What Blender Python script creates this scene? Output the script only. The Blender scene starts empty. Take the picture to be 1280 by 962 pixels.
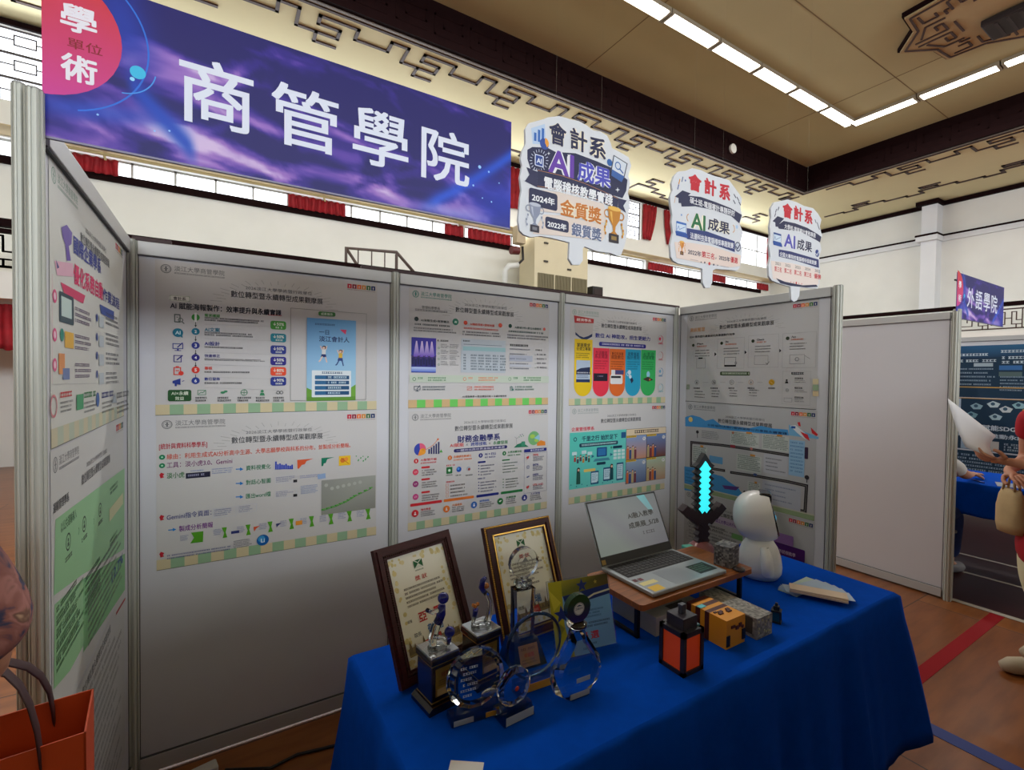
import bpy, bmesh, math, random
from mathutils import Vector, Matrix, Euler, noise as mnoise
PI = math.pi
rnd = random.Random(7)
S = bpy.context.scene
COL = S.collection

# ------------------------------------------------------------------ camera
cam_d = bpy.data.cameras.new('camera'); cam = bpy.data.objects.new('camera', cam_d); COL.objects.link(cam)
S.camera = cam
cam_d.sensor_fit = 'HORIZONTAL'; cam_d.sensor_width = 36.0; cam_d.lens = 595.57 / 1280 * 36.0
cam_d.clip_start = 0.02; cam_d.clip_end = 200
YAW, PITCH, ROLL = 0.54803, -0.02190, 0.01291
fw = Vector((math.sin(YAW) * math.cos(PITCH), math.cos(YAW) * math.cos(PITCH), math.sin(PITCH)))
rt = Vector((math.cos(YAW), -math.sin(YAW), 0)); up = rt.cross(fw)
rt2 = math.cos(ROLL) * rt + math.sin(ROLL) * up; up2 = -math.sin(ROLL) * rt + math.cos(ROLL) * up
M = Matrix((rt2, up2, -fw)).transposed().to_4x4(); M.translation = Vector((0.2875, -2.2463, 1.5601))
cam.matrix_world = M

# ------------------------------------------------------------------ light, world, exposure
S.view_settings.view_transform = 'Standard'; S.view_settings.look = 'None'
S.view_settings.exposure = 0.0; S.view_settings.gamma = 1.0; S.view_settings.use_curve_mapping = False
S.cycles.use_denoising = True
S.cycles.max_bounces = 10; S.cycles.transmission_bounces = 10; S.cycles.transparent_max_bounces = 12
S.cycles.sample_clamp_indirect = 4.0; S.cycles.caustics_reflective = False; S.cycles.caustics_refractive = True; S.cycles.blur_glossy = 1.0
W = bpy.data.worlds.new('world'); S.world = W; W.use_nodes = True
W.node_tree.nodes['Background'].inputs[0].default_value = (0.75, 0.85, 1.0, 1); W.node_tree.nodes['Background'].inputs[1].default_value = 1.0

def area(name, loc, rot, sx, sy, power, col=(1, 1, 1)):
    d = bpy.data.lights.new(name, 'AREA'); d.shape = 'RECTANGLE'; d.size = sx; d.size_y = sy; d.energy = power; d.color = col
    o = bpy.data.objects.new(name, d); o.location = loc; o.rotation_euler = rot; COL.objects.link(o); return o
WARM = (1.0, 0.975, 0.93); DAY = (0.88, 0.94, 1.0)
TUBE_E = 9.0          # emission of the ceiling tubes
WIN_E = 2.6           # emission of the daylit panes
# rows of ceiling tubes light the hall (a lamp runs under each row)
area('tube_light_back', (4.0, 3.13, 7.20), (0, 0, 0), 17.0, 0.25, 380, WARM)
area('tube_light_side', (12.5, -3.6, 7.20), (0, 0, 0), 0.25, 13.0, 280, WARM)
area('tube_light_front', (4.0, -9.5, 7.20), (0, 0, 0), 17.0, 0.25, 380, WARM)
# daylight through the tall windows of the wall behind the photographer and of the wall ahead
area('window_light_behind', (3.0, -12.8, 5.4), (math.radians(90), 0, 0), 20.0, 2.2, 1200, DAY)
area('window_light_ahead', (4.0, 7.60, 6.05), (math.radians(-90), 0, 0), 24.0, 1.0, 330, DAY)

# ------------------------------------------------------------------ helpers
def s2l(c):
    c = c / 255.0
    return c / 12.92 if c <= 0.04045 else ((c + 0.055) / 1.055) ** 2.4
def C3(c):
    return tuple(s2l(v) for v in c[:3])
MATS = {}
def mat(name, col, rough=0.5, metal=0.0, noise=0.0, nscale=20.0, spec=0.5, emit=None, estr=0.0, trans=0.0, ior=1.5, bump=0.0, stretch=None, coat=0.0):
    """col is sRGB 0-255"""
    if name in MATS: return MATS[name]
    m = bpy.data.materials.new(name); m.use_nodes = True
    nt = m.node_tree; b = nt.nodes['Principled BSDF']
    c = C3(col)
    b.inputs['Base Color'].default_value = (*c, 1); b.inputs['Roughness'].default_value = rough
    b.inputs['Metallic'].default_value = metal; b.inputs['Specular IOR Level'].default_value = spec
    b.inputs['IOR'].default_value = ior; b.inputs['Transmission Weight'].default_value = trans
    b.inputs['Coat Weight'].default_value = coat
    if emit is not None:
        b.inputs['Emission Color'].default_value = (*C3(emit), 1); b.inputs['Emission Strength'].default_value = estr
    if noise > 0 or bump > 0:
        tc = nt.nodes.new('ShaderNodeTexCoord'); mp = nt.nodes.new('ShaderNodeMapping')
        if stretch: mp.inputs['Scale'].default_value = stretch
        nz = nt.nodes.new('ShaderNodeTexNoise'); nz.inputs['Scale'].default_value = nscale; nz.inputs['Detail'].default_value = 4
        nt.links.new(tc.outputs['Object'], mp.inputs[0]); nt.links.new(mp.outputs[0], nz.inputs['Vector'])
        if noise > 0:
            rp = nt.nodes.new('ShaderNodeValToRGB')
            rp.color_ramp.elements[0].position = 0.3; rp.color_ramp.elements[1].position = 0.7
            rp.color_ramp.elements[0].color = (*[v * (1 - noise) for v in c], 1)
            rp.color_ramp.elements[1].color = (*[min(1, v * (1 + noise)) for v in c], 1)
            nt.links.new(nz.outputs['Fac'], rp.inputs[0]); nt.links.new(rp.outputs[0], b.inputs['Base Color'])
        if bump > 0:
            bp = nt.nodes.new('ShaderNodeBump'); bp.inputs['Strength'].default_value = bump; bp.inputs['Distance'].default_value = 0.01
            nt.links.new(nz.outputs['Fac'], bp.inputs['Height']); nt.links.new(bp.outputs[0], b.inputs['Normal'])
    MATS[name] = m
    return m
def glass_mix(name, tint, clear=.28, rough=.02, ior=1.46):
    """clear crystal: part bent, part passed straight through"""
    if name in MATS: return MATS[name]
    m = mat(name, tint, rough, trans=1.0, ior=ior); nt = m.node_tree; b = nt.nodes['Principled BSDF']; out = nt.nodes['Material Output']
    tr = nt.nodes.new('ShaderNodeBsdfTransparent'); tr.inputs[0].default_value = (*C3(tint), 1); mx = nt.nodes.new('ShaderNodeMixShader'); mx.inputs[0].default_value = clear
    nt.links.new(b.outputs[0], mx.inputs[1]); nt.links.new(tr.outputs[0], mx.inputs[2]); nt.links.new(mx.outputs[0], out.inputs[0]); return m
def print_mat():
    if 'print' in MATS: return MATS['print']
    m = bpy.data.materials.new('printed_ink'); m.use_nodes = True; nt = m.node_tree; b = nt.nodes['Principled BSDF']
    a = nt.nodes.new('ShaderNodeVertexColor'); a.layer_name = 'Col'
    nt.links.new(a.outputs[0], b.inputs['Base Color']); b.inputs['Roughness'].default_value = 0.45; b.inputs['Specular IOR Level'].default_value = 0.25
    MATS['print'] = m
    return m

def empty(name, loc=(0, 0, 0), rz=0.0, label=None, cat=None, group=None, kind=None, rot=None):
    o = bpy.data.objects.new(name, None); COL.objects.link(o); o.location = loc; o.empty_display_size = 0.1
    o.rotation_euler = rot if rot else (0, 0, rz)
    tag(o, label, cat, group, kind); return o
def tag(o, label=None, cat=None, group=None, kind=None):
    if label: o['label'] = label
    if cat: o['category'] = cat
    if group: o['group'] = group
    if kind: o['kind'] = kind
    return o

class MB:
    """collects shapes for ONE mesh"""
    def __init__(s): s.v = []; s.f = []; s.m = []; s.mats = []; s.smooth = []; s.mi = 0
    def use(s, m):
        if m not in s.mats: s.mats.append(m)
        s.mi = s.mats.index(m); return s
    def add(s, vs, fs, sm=False, T=None):
        n = len(s.v)
        for p in vs:
            s.v.append(tuple(T @ Vector(p)) if T is not None else tuple(p))
        for f in fs:
            s.f.append(tuple(i + n for i in f)); s.m.append(s.mi); s.smooth.append(sm)
        return s
    def box(s, x0, y0, z0, x1, y1, z1, T=None):
        vs = [(x0, y0, z0), (x1, y0, z0), (x1, y1, z0), (x0, y1, z0), (x0, y0, z1), (x1, y0, z1), (x1, y1, z1), (x0, y1, z1)]
        return s.add(vs, [(3, 2, 1, 0), (4, 5, 6, 7), (0, 1, 5, 4), (1, 2, 6, 5), (2, 3, 7, 6), (3, 0, 4, 7)], False, T)
    def cbox(s, x0, y0, z0, x1, y1, z1, c=0.004, T=None):
        """box with chamfered edges"""
        bm = bmesh.new(); bmesh.ops.create_cube(bm, size=1)
        for v in bm.verts:
            v.co = Vector((x0 + (v.co.x + .5) * (x1 - x0), y0 + (v.co.y + .5) * (y1 - y0), z0 + (v.co.z + .5) * (z1 - z0)))
        bmesh.ops.bevel(bm, geom=list(bm.edges), offset=c, segments=2, affect='EDGES', profile=0.5)
        bm.verts.ensure_lookup_table(); bm.verts.index_update()
        s.add([v.co.copy() for v in bm.verts], [[v.index for v in f.verts] for f in bm.faces], False, T); bm.free(); return s
    def prism(s, poly, d0, d1, axis='y', T=None, sm=False):
        """polygon in a plane, extruded from d0 to d1 along axis. poly coords: y->(x,z), z->(x,y), x->(y,z)"""
        def P(a, b, d): return {'y': (a, d, b), 'z': (a, b, d), 'x': (d, a, b)}[axis]
        n = len(poly)
        vs = [P(a, b, d0) for a, b in poly] + [P(a, b, d1) for a, b in poly]
        ar = sum(poly[i][0] * poly[(i + 1) % n][1] - poly[(i + 1) % n][0] * poly[i][1] for i in range(n))
        fl = (ar > 0) ^ (d1 < d0) ^ (axis == 'y')
        fs = []
        a, b = tuple(range(n)), tuple(range(n, 2 * n))
        if fl: fs += [a[::-1], b]
        else: fs += [a, b[::-1]]
        for i in range(n):
            j = (i + 1) % n
            fs.append((i, j, n + j, n + i) if fl else (j, i, n + i, n + j))
        return s.add(vs, fs, sm, T)
    def cyl(s, p0, p1, r0, r1=None, n=16, cap=True, sm=True, T=None):
        p0, p1 = Vector(p0), Vector(p1); r1 = r0 if r1 is None else r1
        d = (p1 - p0).normalized(); a = d.orthogonal().normalized(); b = d.cross(a)
        vs = []
        for p, r in ((p0, r0), (p1, r1)):
            for i in range(n):
                t = 2 * PI * i / n; vs.append(p + (a * math.cos(t) + b * math.sin(t)) * r)
        s.add(vs, [(i, (i + 1) % n, n + (i + 1) % n, n + i) for i in range(n)], sm, T)
        if cap: s.add(vs, [tuple(range(n))[::-1], tuple(range(n, 2 * n))], False, T)
        return s
    def lathe(s, prof, c=(0, 0, 0), n=24, sm=True, T=None):
        """profile [(r,z)] bottom to top around z"""
        vs = []; k = len(prof)
        for r, z in prof:
            for i in range(n):
                t = 2 * PI * i / n; vs.append((c[0] + r * math.cos(t), c[1] + r * math.sin(t), c[2] + z))
        fs = []
        for j in range(k - 1):
            for i in range(n):
                fs.append((j * n + i, j * n + (i + 1) % n, (j + 1) * n + (i + 1) % n, (j + 1) * n + i))
        fs.append(tuple(range(n))[::-1]); fs.append(tuple(range((k - 1) * n, k * n)))
        return s.add(vs, fs, sm, T)
    def ell(s, c, r, n=20, m=12, T=None):
        rx, ry, rz = r if isinstance(r, tuple) else (r, r, r)
        vs = [(c[0], c[1], c[2] - rz)]
        for j in range(1, m):
            ph = -PI / 2 + PI * j / m
            for i in range(n):
                t = 2 * PI * i / n; vs.append((c[0] + rx * math.cos(ph) * math.cos(t), c[1] + ry * math.cos(ph) * math.sin(t), c[2] + rz * math.sin(ph)))
        vs.append((c[0], c[1], c[2] + rz)); fs = []
        for i in range(n): fs.append((0, 1 + (i + 1) % n, 1 + i))
        for j in range(m - 2):
            for i in range(n):
                a = 1 + j * n + i; b = 1 + j * n + (i + 1) % n; fs.append((a, b, b + n, a + n))
        t = 1 + (m - 2) * n
        for i in range(n): fs.append((t + i, t + (i + 1) % n, len(vs) - 1))
        return s.add(vs, fs, True, T)
    def tube(s, pts, r, n=10, T=None):
        pts = [Vector(p) for p in pts]; k = len(pts); rs = r if isinstance(r, (list, tuple)) else [r] * k
        vs = []; ref = None
        for i, p in enumerate(pts):
            d = (pts[min(i + 1, k - 1)] - pts[max(i - 1, 0)]).normalized()
            if ref is None: ref = d.orthogonal().normalized()
            a = (ref - d * ref.dot(d)).normalized(); ref = a; b = d.cross(a)
            for j in range(n):
                t = 2 * PI * j / n; vs.append(p + (a * math.cos(t) + b * math.sin(t)) * rs[i])
        fs = [(i * n + j, i * n + (j + 1) % n, (i + 1) * n + (j + 1) % n, (i + 1) * n + j) for i in range(k - 1) for j in range(n)]
        fs += [tuple(range(n))[::-1], tuple(range((k - 1) * n, k * n))]
        return s.add(vs, fs, True, T)
    def sheet(s, rows, thick=0.0):
        """grid of points rows[j][i] (optionally thickened along its normal)"""
        nr, nc = len(rows), len(rows[0])
        s.add([p for r in rows for p in r], [(j * nc + i, j * nc + i + 1, (j + 1) * nc + i + 1, (j + 1) * nc + i) for j in range(nr - 1) for i in range(nc - 1)], True)
        return s
    def build(s, name, m=None, parent=None, loc=None, rot=None):
        me = bpy.data.meshes.new(name); me.from_pydata(s.v, [], s.f); me.update()
        ms = s.mats if s.mats else [m]
        for x in ms: me.materials.append(x)
        me.polygons.foreach_set('material_index', s.m); me.polygons.foreach_set('use_smooth', s.smooth)
        o = bpy.data.objects.new(name, me); COL.objects.link(o)
        if parent: o.parent = parent
        if loc: o.location = loc
        if rot: o.rotation_euler = rot
        return o
def solidify(o, t, offset=0):
    md = o.modifiers.new('thickness', 'SOLIDIFY'); md.thickness = t; md.offset = offset; return o
def subsurf(o, lv=1):
    md = o.modifiers.new('smooth', 'SUBSURF'); md.levels = lv; md.render_levels = lv; return o
def structure(o): o['kind'] = 'structure'; return o
def copy_tree(o, parent=None):
    c = o.copy(); COL.objects.link(c)
    if parent: c.parent = parent
    for ch in list(o.children): copy_tree(ch, c)
    return c

# ------------------------------------------------------------------ flat print work (lettering, posters, signs)
TXT = {}
def text_geo(s, bold=0.0):
    k = (s, bold)
    if k in TXT: return TXT[k]
    c = bpy.data.curves.new('lettering', 'FONT'); c.body = s; c.resolution_u = 3; c.fill_mode = 'FRONT'
    o = bpy.data.objects.new('lettering', c); COL.objects.link(o)
    dg = bpy.context.evaluated_depsgraph_get()
    me = bpy.data.meshes.new_from_object(o.evaluated_get(dg))
    vs = [(v.co.x, v.co.y) for v in me.vertices]; fs = [tuple(p.vertices) for p in me.polygons]
    bpy.data.objects.remove(o); bpy.data.curves.remove(c); bpy.data.meshes.remove(me)
    if bold > 0:            # heavier weight: the same glyphs laid again a hair's breadth aside
        v0, f0 = vs, fs; vs, fs = [], []
        for dx, dy in ((-1, -1), (1, -1), (1, 1), (-1, 1)) + (((0, 1.3), (0, -1.3), (1.3, 0), (-1.3, 0)) if bold >= 0.02 else ()):
            n = len(vs); vs += [(x + dx * bold, y + dy * bold) for x, y in v0]; fs += [tuple(i + n for i in f) for f in f0]
    xs = [v[0] for v in vs] or [0, 1]; ys = [v[1] for v in vs] or [0, 1]
    TXT[k] = (vs, fs, min(xs), max(xs), min(ys), max(ys)); return TXT[k]
def homography(quad, w, h):
    """maps the quad TL,TR,BR,BL onto (0,0)-(w,h), y down"""
    A = []; dst = [(0, 0), (w, 0), (w, h), (0, h)]
    for (x, y), (u, v) in zip(quad, dst):
        A.append([x, y, 1, 0, 0, 0, -u * x, -u * y, u]); A.append([0, 0, 0, x, y, 1, -v * x, -v * y, v])
    n = 8
    for i in range(n):
        p = max(range(i, n), key=lambda r: abs(A[r][i])); A[i], A[p] = A[p], A[i]
        pv = A[i][i]; A[i] = [a / pv for a in A[i]]
        for r in range(n):
            if r != i and A[r][i] != 0:
                f = A[r][i]; A[r] = [a - f * b for a, b in zip(A[r], A[i])]
    H = [A[i][8] for i in range(n)]
    def f(x, y):
        d = H[6] * x + H[7] * y + 1
        return ((H[0] * x + H[1] * y + H[2]) / d, (H[3] * x + H[4] * y + H[5]) / d)
    return f
class Art:
    """a flat print of w x h (mm), built in layers a few hundredths of a millimetre apart.
       quad+crop: reading frame on the photograph, rectified to the sheet."""
    def __init__(s, w, h, quad=None, crop=(0, 0, 1), step=2.0e-5):
        s.w, s.h = w, h; s.parts = {}; s.cur = 'print'; s.n = 0; s.step = step
        s.raw = False
        if quad:
            x0, y0, k = crop
            s.H = homography([((x - x0) * k, (y - y0) * k) for x, y in quad], w, h)
        else: s.H = lambda x, y: (x, y)
    def part(s, name, k=None): s.cur = name if k is None else '%s#%s' % (name, k); return s
    def box(s, x0, y0, x1, y1):
        """reading-frame box to sheet box, taken through its middle so slanted edges do not swell it"""
        if s.raw: return x0, y0, x1, y1
        xm, ym = (x0 + x1) / 2, (y0 + y1) / 2
        return s.c((x0, ym))[0], s.c((xm, y0))[1], s.c((x1, ym))[0], s.c((xm, y1))[1]
    def bar(s, x0, y0, x1, y1, t, col, r=0.0):
        (a, b), (c, d) = s.c((x0, y0)), s.c((x1, y1)); v = (b + d) / 2; s.mrect(a, v - t / 2, c, v + t / 2, col, r)
    def c(s, p): return p if s.raw else s.H(*p)
    def _add(s, vs, fs, cols, dz=None):
        d = s.parts.setdefault(s.cur, [[], [], []]); n = len(d[0]); s.n += 1; z = 0.0002 + s.n * s.step
        d[0] += [(p[0] / 1000, -p[1] / 1000, z + (dz[i] if dz else 0) * 2e-6) for i, p in enumerate(vs)]; d[1] += [tuple(i + n for i in f) for f in fs]
        for f in fs:
            for i in f: d[2].append(cols[i] if isinstance(cols, list) else cols)
    def poly(s, pts, col):
        P = [s.c(p) for p in pts]; s.mpoly(P, col)
    def mpoly(s, P, col):
        n = len(P)
        ar = sum(P[i][0] * P[(i + 1) % n][1] - P[(i + 1) % n][0] * P[i][1] for i in range(n))
        c = [C3(x) for x in col] if isinstance(col, list) else C3(col)
        if ar > 0: P = P[::-1]; c = c[::-1] if isinstance(c, list) else c
        s._add(P, [tuple(range(n))], c)
    def rect(s, x0, y0, x1, y1, col, r=0.0):
        s.mrect(*s.box(x0, y0, x1, y1), col, r)
    def mrect(s, a, b, c, d, col, r=0.0):
        if r <= 0: s.mpoly([(a, b), (c, b), (c, d), (a, d)], col); return
        r = min(r, abs(c - a) / 2, abs(d - b) / 2); P = []
        for cx, cy, t0 in ((c - r, b + r, -90), (c - r, d - r, 0), (a + r, d - r, 90), (a + r, b + r, 180)):
            for i in range(6):
                t = math.radians(t0 + 90 * i / 5); P.append((cx + r * math.cos(t), cy + r * math.sin(t)))
        s.mpoly(P, col)
    def frame(s, x0, y0, x1, y1, col, t=1.0, r=0.0):
        a, b, c, d = s.box(x0, y0, x1, y1)
        for q in ((a, b, c, b + t), (a, d - t, c, d), (a, b, a + t, d), (c - t, b, c, d)): s.mrect(*q, col)
    def circ(s, x, y, r, col, n=24, t0=0, t1=360, ry=None):
        a, b = s.c((x, y)); s.mcirc(a, b, r, col, n, t0, t1, ry)
    def mcirc(s, a, b, r, col, n=24, t0=0, t1=360, ry=None):
        ry = ry or r; full = t1 - t0 >= 360
        P = [(a + r * math.cos(math.radians(t0 + (t1 - t0) * i / n)), b + ry * math.sin(math.radians(t0 + (t1 - t0) * i / n))) for i in range(n if full else n + 1)]
        if not full: P = [(a, b)] + P
        s.mpoly(P, col)
    def ring(s, x, y, r, t, col, t0=0, t1=360, n=28, ry=None):
        a, b = s.c((x, y)); k = (ry or r) / r; vs = []; fs = []
        for i in range(n + 1):
            q = math.radians(t0 + (t1 - t0) * i / n)
            for rr in (r, r - t): vs.append((a + rr * math.cos(q), b + rr * k * math.sin(q)))
        for i in range(n): fs.append((2 * i, 2 * i + 1, 2 * i + 3, 2 * i + 2))
        s._add(vs, fs, C3(col))
    def line(s, pts, t, col):
        P = [Vector(s.c(p)) for p in pts]; vs = []; fs = []
        for a, b in zip(P[:-1], P[1:]):
            d = (b - a); L = d.length
            if L < 1e-6: continue
            d /= L; nrm = Vector((-d.y, d.x)) * t / 2; e = d * t / 2 * (1 if len(P) > 2 else 0); n = len(vs)
            vs += [tuple(a - e + nrm), tuple(b + e + nrm), tuple(b + e - nrm), tuple(a - e - nrm)]; fs.append((n, n + 1, n + 2, n + 3))
        if fs: s._add(vs, fs, C3(col), [(i // 4) % 3 for i in range(len(vs))])
    def text(s, t, x0, y0, x1, y1, col, bold=0.0, hk=1.0, h=None):
        """lettering between the middle-left and middle-right points; hk stretches its height, h fixes it (mm)"""
        a, b = s.c((x0, y0)), s.c((x1, y1)); s.mtext(t, a[0], (a[1] + b[1]) / 2, b[0], col, bold, hk, h)
    def mtext(s, t, u0, v, u1, col, bold=0.0, hk=1.0, h=None):
        vs, fs, xa, xb, ya, yb = text_geo(t, bold)
        if not fs: return
        k = (u1 - u0) / max(1e-6, xb - xa); kh = k * hk if h is None else h / max(1e-6, yb - ya); ym = (ya + yb) / 2
        nc = 1 if bold <= 0 else (8 if bold >= 0.02 else 4); per = len(vs) // nc
        s._add([(u0 + (x - xa) * k, v - (y - ym) * kh) for x, y in vs], fs, C3(col), [i // per for i in range(len(vs))])
    def greek(s, x0, y0, x1, y1, rows, col, fill=0.55, ragged=0.25, seed=0, cw=0.9):
        """rows of unreadably small text"""
        a, b, c, d = s.box(x0, y0, x1, y1); s.mgreek(a, b, c, d, rows, col, fill, ragged, seed, cw)
    def mgreek(s, a, b, c, d, rows, col, fill=0.55, ragged=0.25, seed=0, cw=0.9):
        a, c = min(a, c), max(a, c); b, d = min(b, d), max(b, d); d = max(d, b + 2.0 * rows)
        R = random.Random(seed + int(a * 7 + b * 13)); p = (d - b) / rows; vs = []; fs = []
        for j in range(rows):
            y = b + p * j; hh = p * fill; u = a; end = c - (c - a) * R.random() * ragged
            while u < end:
                w = hh * cw * (0.75 + 0.4 * R.random()); t = hh * 0.26
                n = len(vs)
                for (q0, q1, q2, q3) in ((0, 0.0, 1, t / hh), (0, 0.74, 1, 1.0), (0.1 + 0.3 * R.random(), 0, 0.45 + 0.3 * R.random(), 1)):
                    m_ = len(vs); vs += [(u + w * q0, y + hh * q1), (u + w * q2, y + hh * q1), (u + w * q2, y + hh * q3), (u + w * q0, y + hh * q3)]
                    fs.append((m_ + 3, m_ + 2, m_ + 1, m_))
                u += w * 1.18
                if R.random() < 0.06: u += w
        if fs: s._add(vs, fs, C3(col), [(i // 4) % 3 for i in range(len(vs))])
    def build(s, parent, names=None):
        out = []
        for nm, (vs, fs, cols) in s.parts.items():
            nm = nm.split('#')[0]
            me = bpy.data.meshes.new(nm); me.from_pydata(vs, [], fs); me.update(); me.materials.append(print_mat())
            ca = me.color_attributes.new('Col', 'FLOAT_COLOR', 'CORNER')
            flat = []
            for c in cols: flat += [c[0], c[1], c[2], 1.0]
            ca.data.foreach_set('color', flat)
            o = bpy.data.objects.new(nm, me); COL.objects.link(o); o.parent = parent; out.append(o)
        return out

# ================================================================== THE HALL
YW, XW, XL, YF = 7.86, 18.26, -9.0, -13.0     # inner faces of the hall walls
ZS, ZC = 6.76, 7.39                            # lower ceiling border, raised middle
WALLC = mat('wall_paint', (226, 226, 222), 0.7, noise=0.03, nscale=1.5)
DARKW = mat('dark_wood', (26, 11, 12), 0.7, noise=0.15, nscale=12, spec=.05)
CEILC = mat('ceiling_paint', (182, 172, 130), 0.8, noise=0.03, nscale=0.8)
SOFFC = mat('border_paint', (216, 206, 164), 0.8, noise=0.03, nscale=0.8)
TRIMC = mat('border_line', (62, 40, 34), 0.6)

def floor_mat():
    m = bpy.data.materials.new('floor_boards'); m.use_nodes = True; nt = m.node_tree; b = nt.nodes['Principled BSDF']
    tc = nt.nodes.new('ShaderNodeTexCoord'); br = nt.nodes.new('ShaderNodeTexBrick')
    br.inputs['Scale'].default_value = 1.0; br.inputs['Brick Width'].default_value = 1.8; br.inputs['Row Height'].default_value = 0.9
    br.inputs['Mortar Size'].default_value = 0.004
    br.inputs['Color1'].default_value = (*C3((156, 96, 48)), 1); br.inputs['Color2'].default_value = (*C3((142, 84, 42)), 1); br.inputs['Mortar'].default_value = (*C3((70, 40, 26)), 1)
    nt.links.new(tc.outputs['Object'], br.inputs['Vector'])
    nz = nt.nodes.new('ShaderNodeTexNoise'); nz.inputs['Scale'].default_value = 3.0; nz.inputs['Detail'].default_value = 6
    mp = nt.nodes.new('ShaderNodeMapping'); mp.inputs['Scale'].default_value = (1, 6, 1)
    nt.links.new(tc.outputs['Object'], mp.inputs[0]); nt.links.new(mp.outputs[0], nz.inputs['Vector'])
    mx = nt.nodes.new('ShaderNodeMixRGB'); mx.blend_type = 'MULTIPLY'; mx.inputs[0].default_value = 0.55
    rp = nt.nodes.new('ShaderNodeValToRGB'); rp.color_ramp.elements[0].color = (0.45, 0.4, 0.38, 1); rp.color_ramp.elements[1].color = (1, 1, 1, 1)
    rp.color_ramp.elements[0].position = 0.35; rp.color_ramp.elements[1].position = 0.6
    nt.links.new(nz.outputs['Fac'], rp.inputs[0]); nt.links.new(br.outputs['Color'], mx.inputs[1]); nt.links.new(rp.outputs[0], mx.inputs[2])
    nt.links.new(mx.outputs[0], b.inputs['Base Color']); b.inputs['Roughness'].default_value = 0.28; b.inputs['Specular IOR Level'].default_value = 0.5
    return m
structure(MB().box(XL - .2, YF - .2, -0.1, XW + .2, YW + .7, 0).build('floor', floor_mat()))
# raised ceiling, border soffit, dark fascia
IX0, IX1, IY0, IY1 = -4.6, 14.15, -9.0, 4.95
structure(MB().box(IX0 - .1, IY0 - .1, ZC, IX1 + .1, IY1 + .1, ZC + .1).build('ceiling', CEILC))
b = MB()
for q in ((XL - .2, IY1, XW + .2, YW + .7), (XL - .2, YF - .2, XW + .2, IY0), (XL - .2, IY0, IX0, IY1), (IX1, IY0, XW + .2, IY1)):
    b.box(q[0], q[1], ZS, q[2], q[3], ZC + .1)
so = structure(b.build('ceiling_border', SOFFC))
b = MB().use(DARKW); t = 0.05
b.box(IX0, IY1 - t, ZS - .02, IX1, IY1 + .03, ZC); b.box(IX0, IY0 - .03, ZS - .02, IX1, IY0 + t, ZC)
b.box(IX0 - .03, IY0 + t, ZS - .02, IX0 + t, IY1 - t, ZC); b.box(IX1 - t, IY0 + t, ZS - .02, IX1 + .03, IY1 - t, ZC)
# low relief fret carved into the fascia
x = IX0 + .3
while x < IX1 - .5:
    for (a, c, d, e) in ((0, .12, .5, .15), (0, .42, .5, .45), (0, .12, .03, .45), (.47, .25, .5, .45), (.15, .25, .5, .28), (.15, .25, .18, .36)):
        b.box(x + a, IY1 - t - .004, ZS + c, x + d, IY1 - t, ZS + e)
    x += .62
y = IY0 + .3
while y < IY1 - .6:
    for (a, c, d, e) in ((0, .12, .5, .15), (0, .42, .5, .45), (0, .12, .03, .45), (.47, .25, .5, .45), (.15, .25, .5, .28), (.15, .25, .18, .36)):
        b.box(IX1 - t - .004, y + a, ZS + c, IX1 - t, y + d, ZS + e)
    y += .62
structure(b.build('trim_1', None))
LIPC = mat('fascia_lip', (112, 102, 94), 0.5)
b = MB().use(LIPC)
b.box(IX0, IY1 + .03, ZS - .035, IX1 + .07, IY1 + .07, ZS); b.box(IX1 + .03, IY0, ZS - .035, IX1 + .07, IY1 + .03, ZS)
structure(b.build('trim_2', None))

# fretwork lines on the border: a meander and a straight line
def strip(b, pts, w, z0, z1):
    for (x0, y0), (x1, y1) in zip(pts[:-1], pts[1:]):
        b.box(min(x0, x1) - w / 2, min(y0, y1) - w / 2, z0, max(x0, x1) + w / 2, max(y0, y1) + w / 2, z1)
PER = 1.61
UNIT = [[(0, 0), (.545, 0), (.545, .24), (1.06, .24), (1.06, 0), (1.33, 0), (1.33, .38), (1.92, .38), (1.92, .18), (1.61, .18), (1.61, 0)], [(1.61, .38), (1.61, .61), (1.92, .61)]]
b = MB().use(TRIMC); z0, z1 = ZS - .02, ZS
strip(b, [(IX0, 5.10), (14.33, 5.10), (14.33, IY0)], .045, z0, z1)
for k in range(-4, 8):
    for ln in UNIT: strip(b, [(1.524 + PER * k + u, 5.27 + v) for u, v in ln if 1.524 + PER * k + u < 14.6], .05, z0, z1)
for k in range(0, 9):
    for ln in UNIT: strip(b, [(14.50 + v, 4.55 - PER * k - u) for u, v in ln], .05, z0, z1)
UO = [[(0, 0), (.5, 0), (.5, .14), (.85, .14), (.85, -.2), (1.25, -.2), (1.25, -.42), (.95, -.42), (.95, -.62), (1.35, -.62)], [(1.25, -.2), (1.61, -.2), (1.61, 0)]]
for k in range(-3, 9):
    for ln in UO: strip(b, [(1.0 + PER * k + u, 7.3 + v) for u, v in ln], .06, z0, z1)
for k in range(0, 9):
    for ln in UO: strip(b, [(16.85 - v * -.7, 5.7 - PER * k - u) for u, v in ln], .065, z0, z1)
structure(b.build('trim_3', None))

# ceiling seams
b = MB().use(mat('seam', (120, 102, 70), 0.8))
for x in (1.0, 6.2, 11.4): b.box(x - .008, IY0, ZC - .003, x + .008, IY1, ZC)
for y in (-6.0, -2.1, 1.9): b.box(IX0, y - .008, ZC - .003, IX1, y + .008, ZC)
structure(b.build('trim_4', None))

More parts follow.
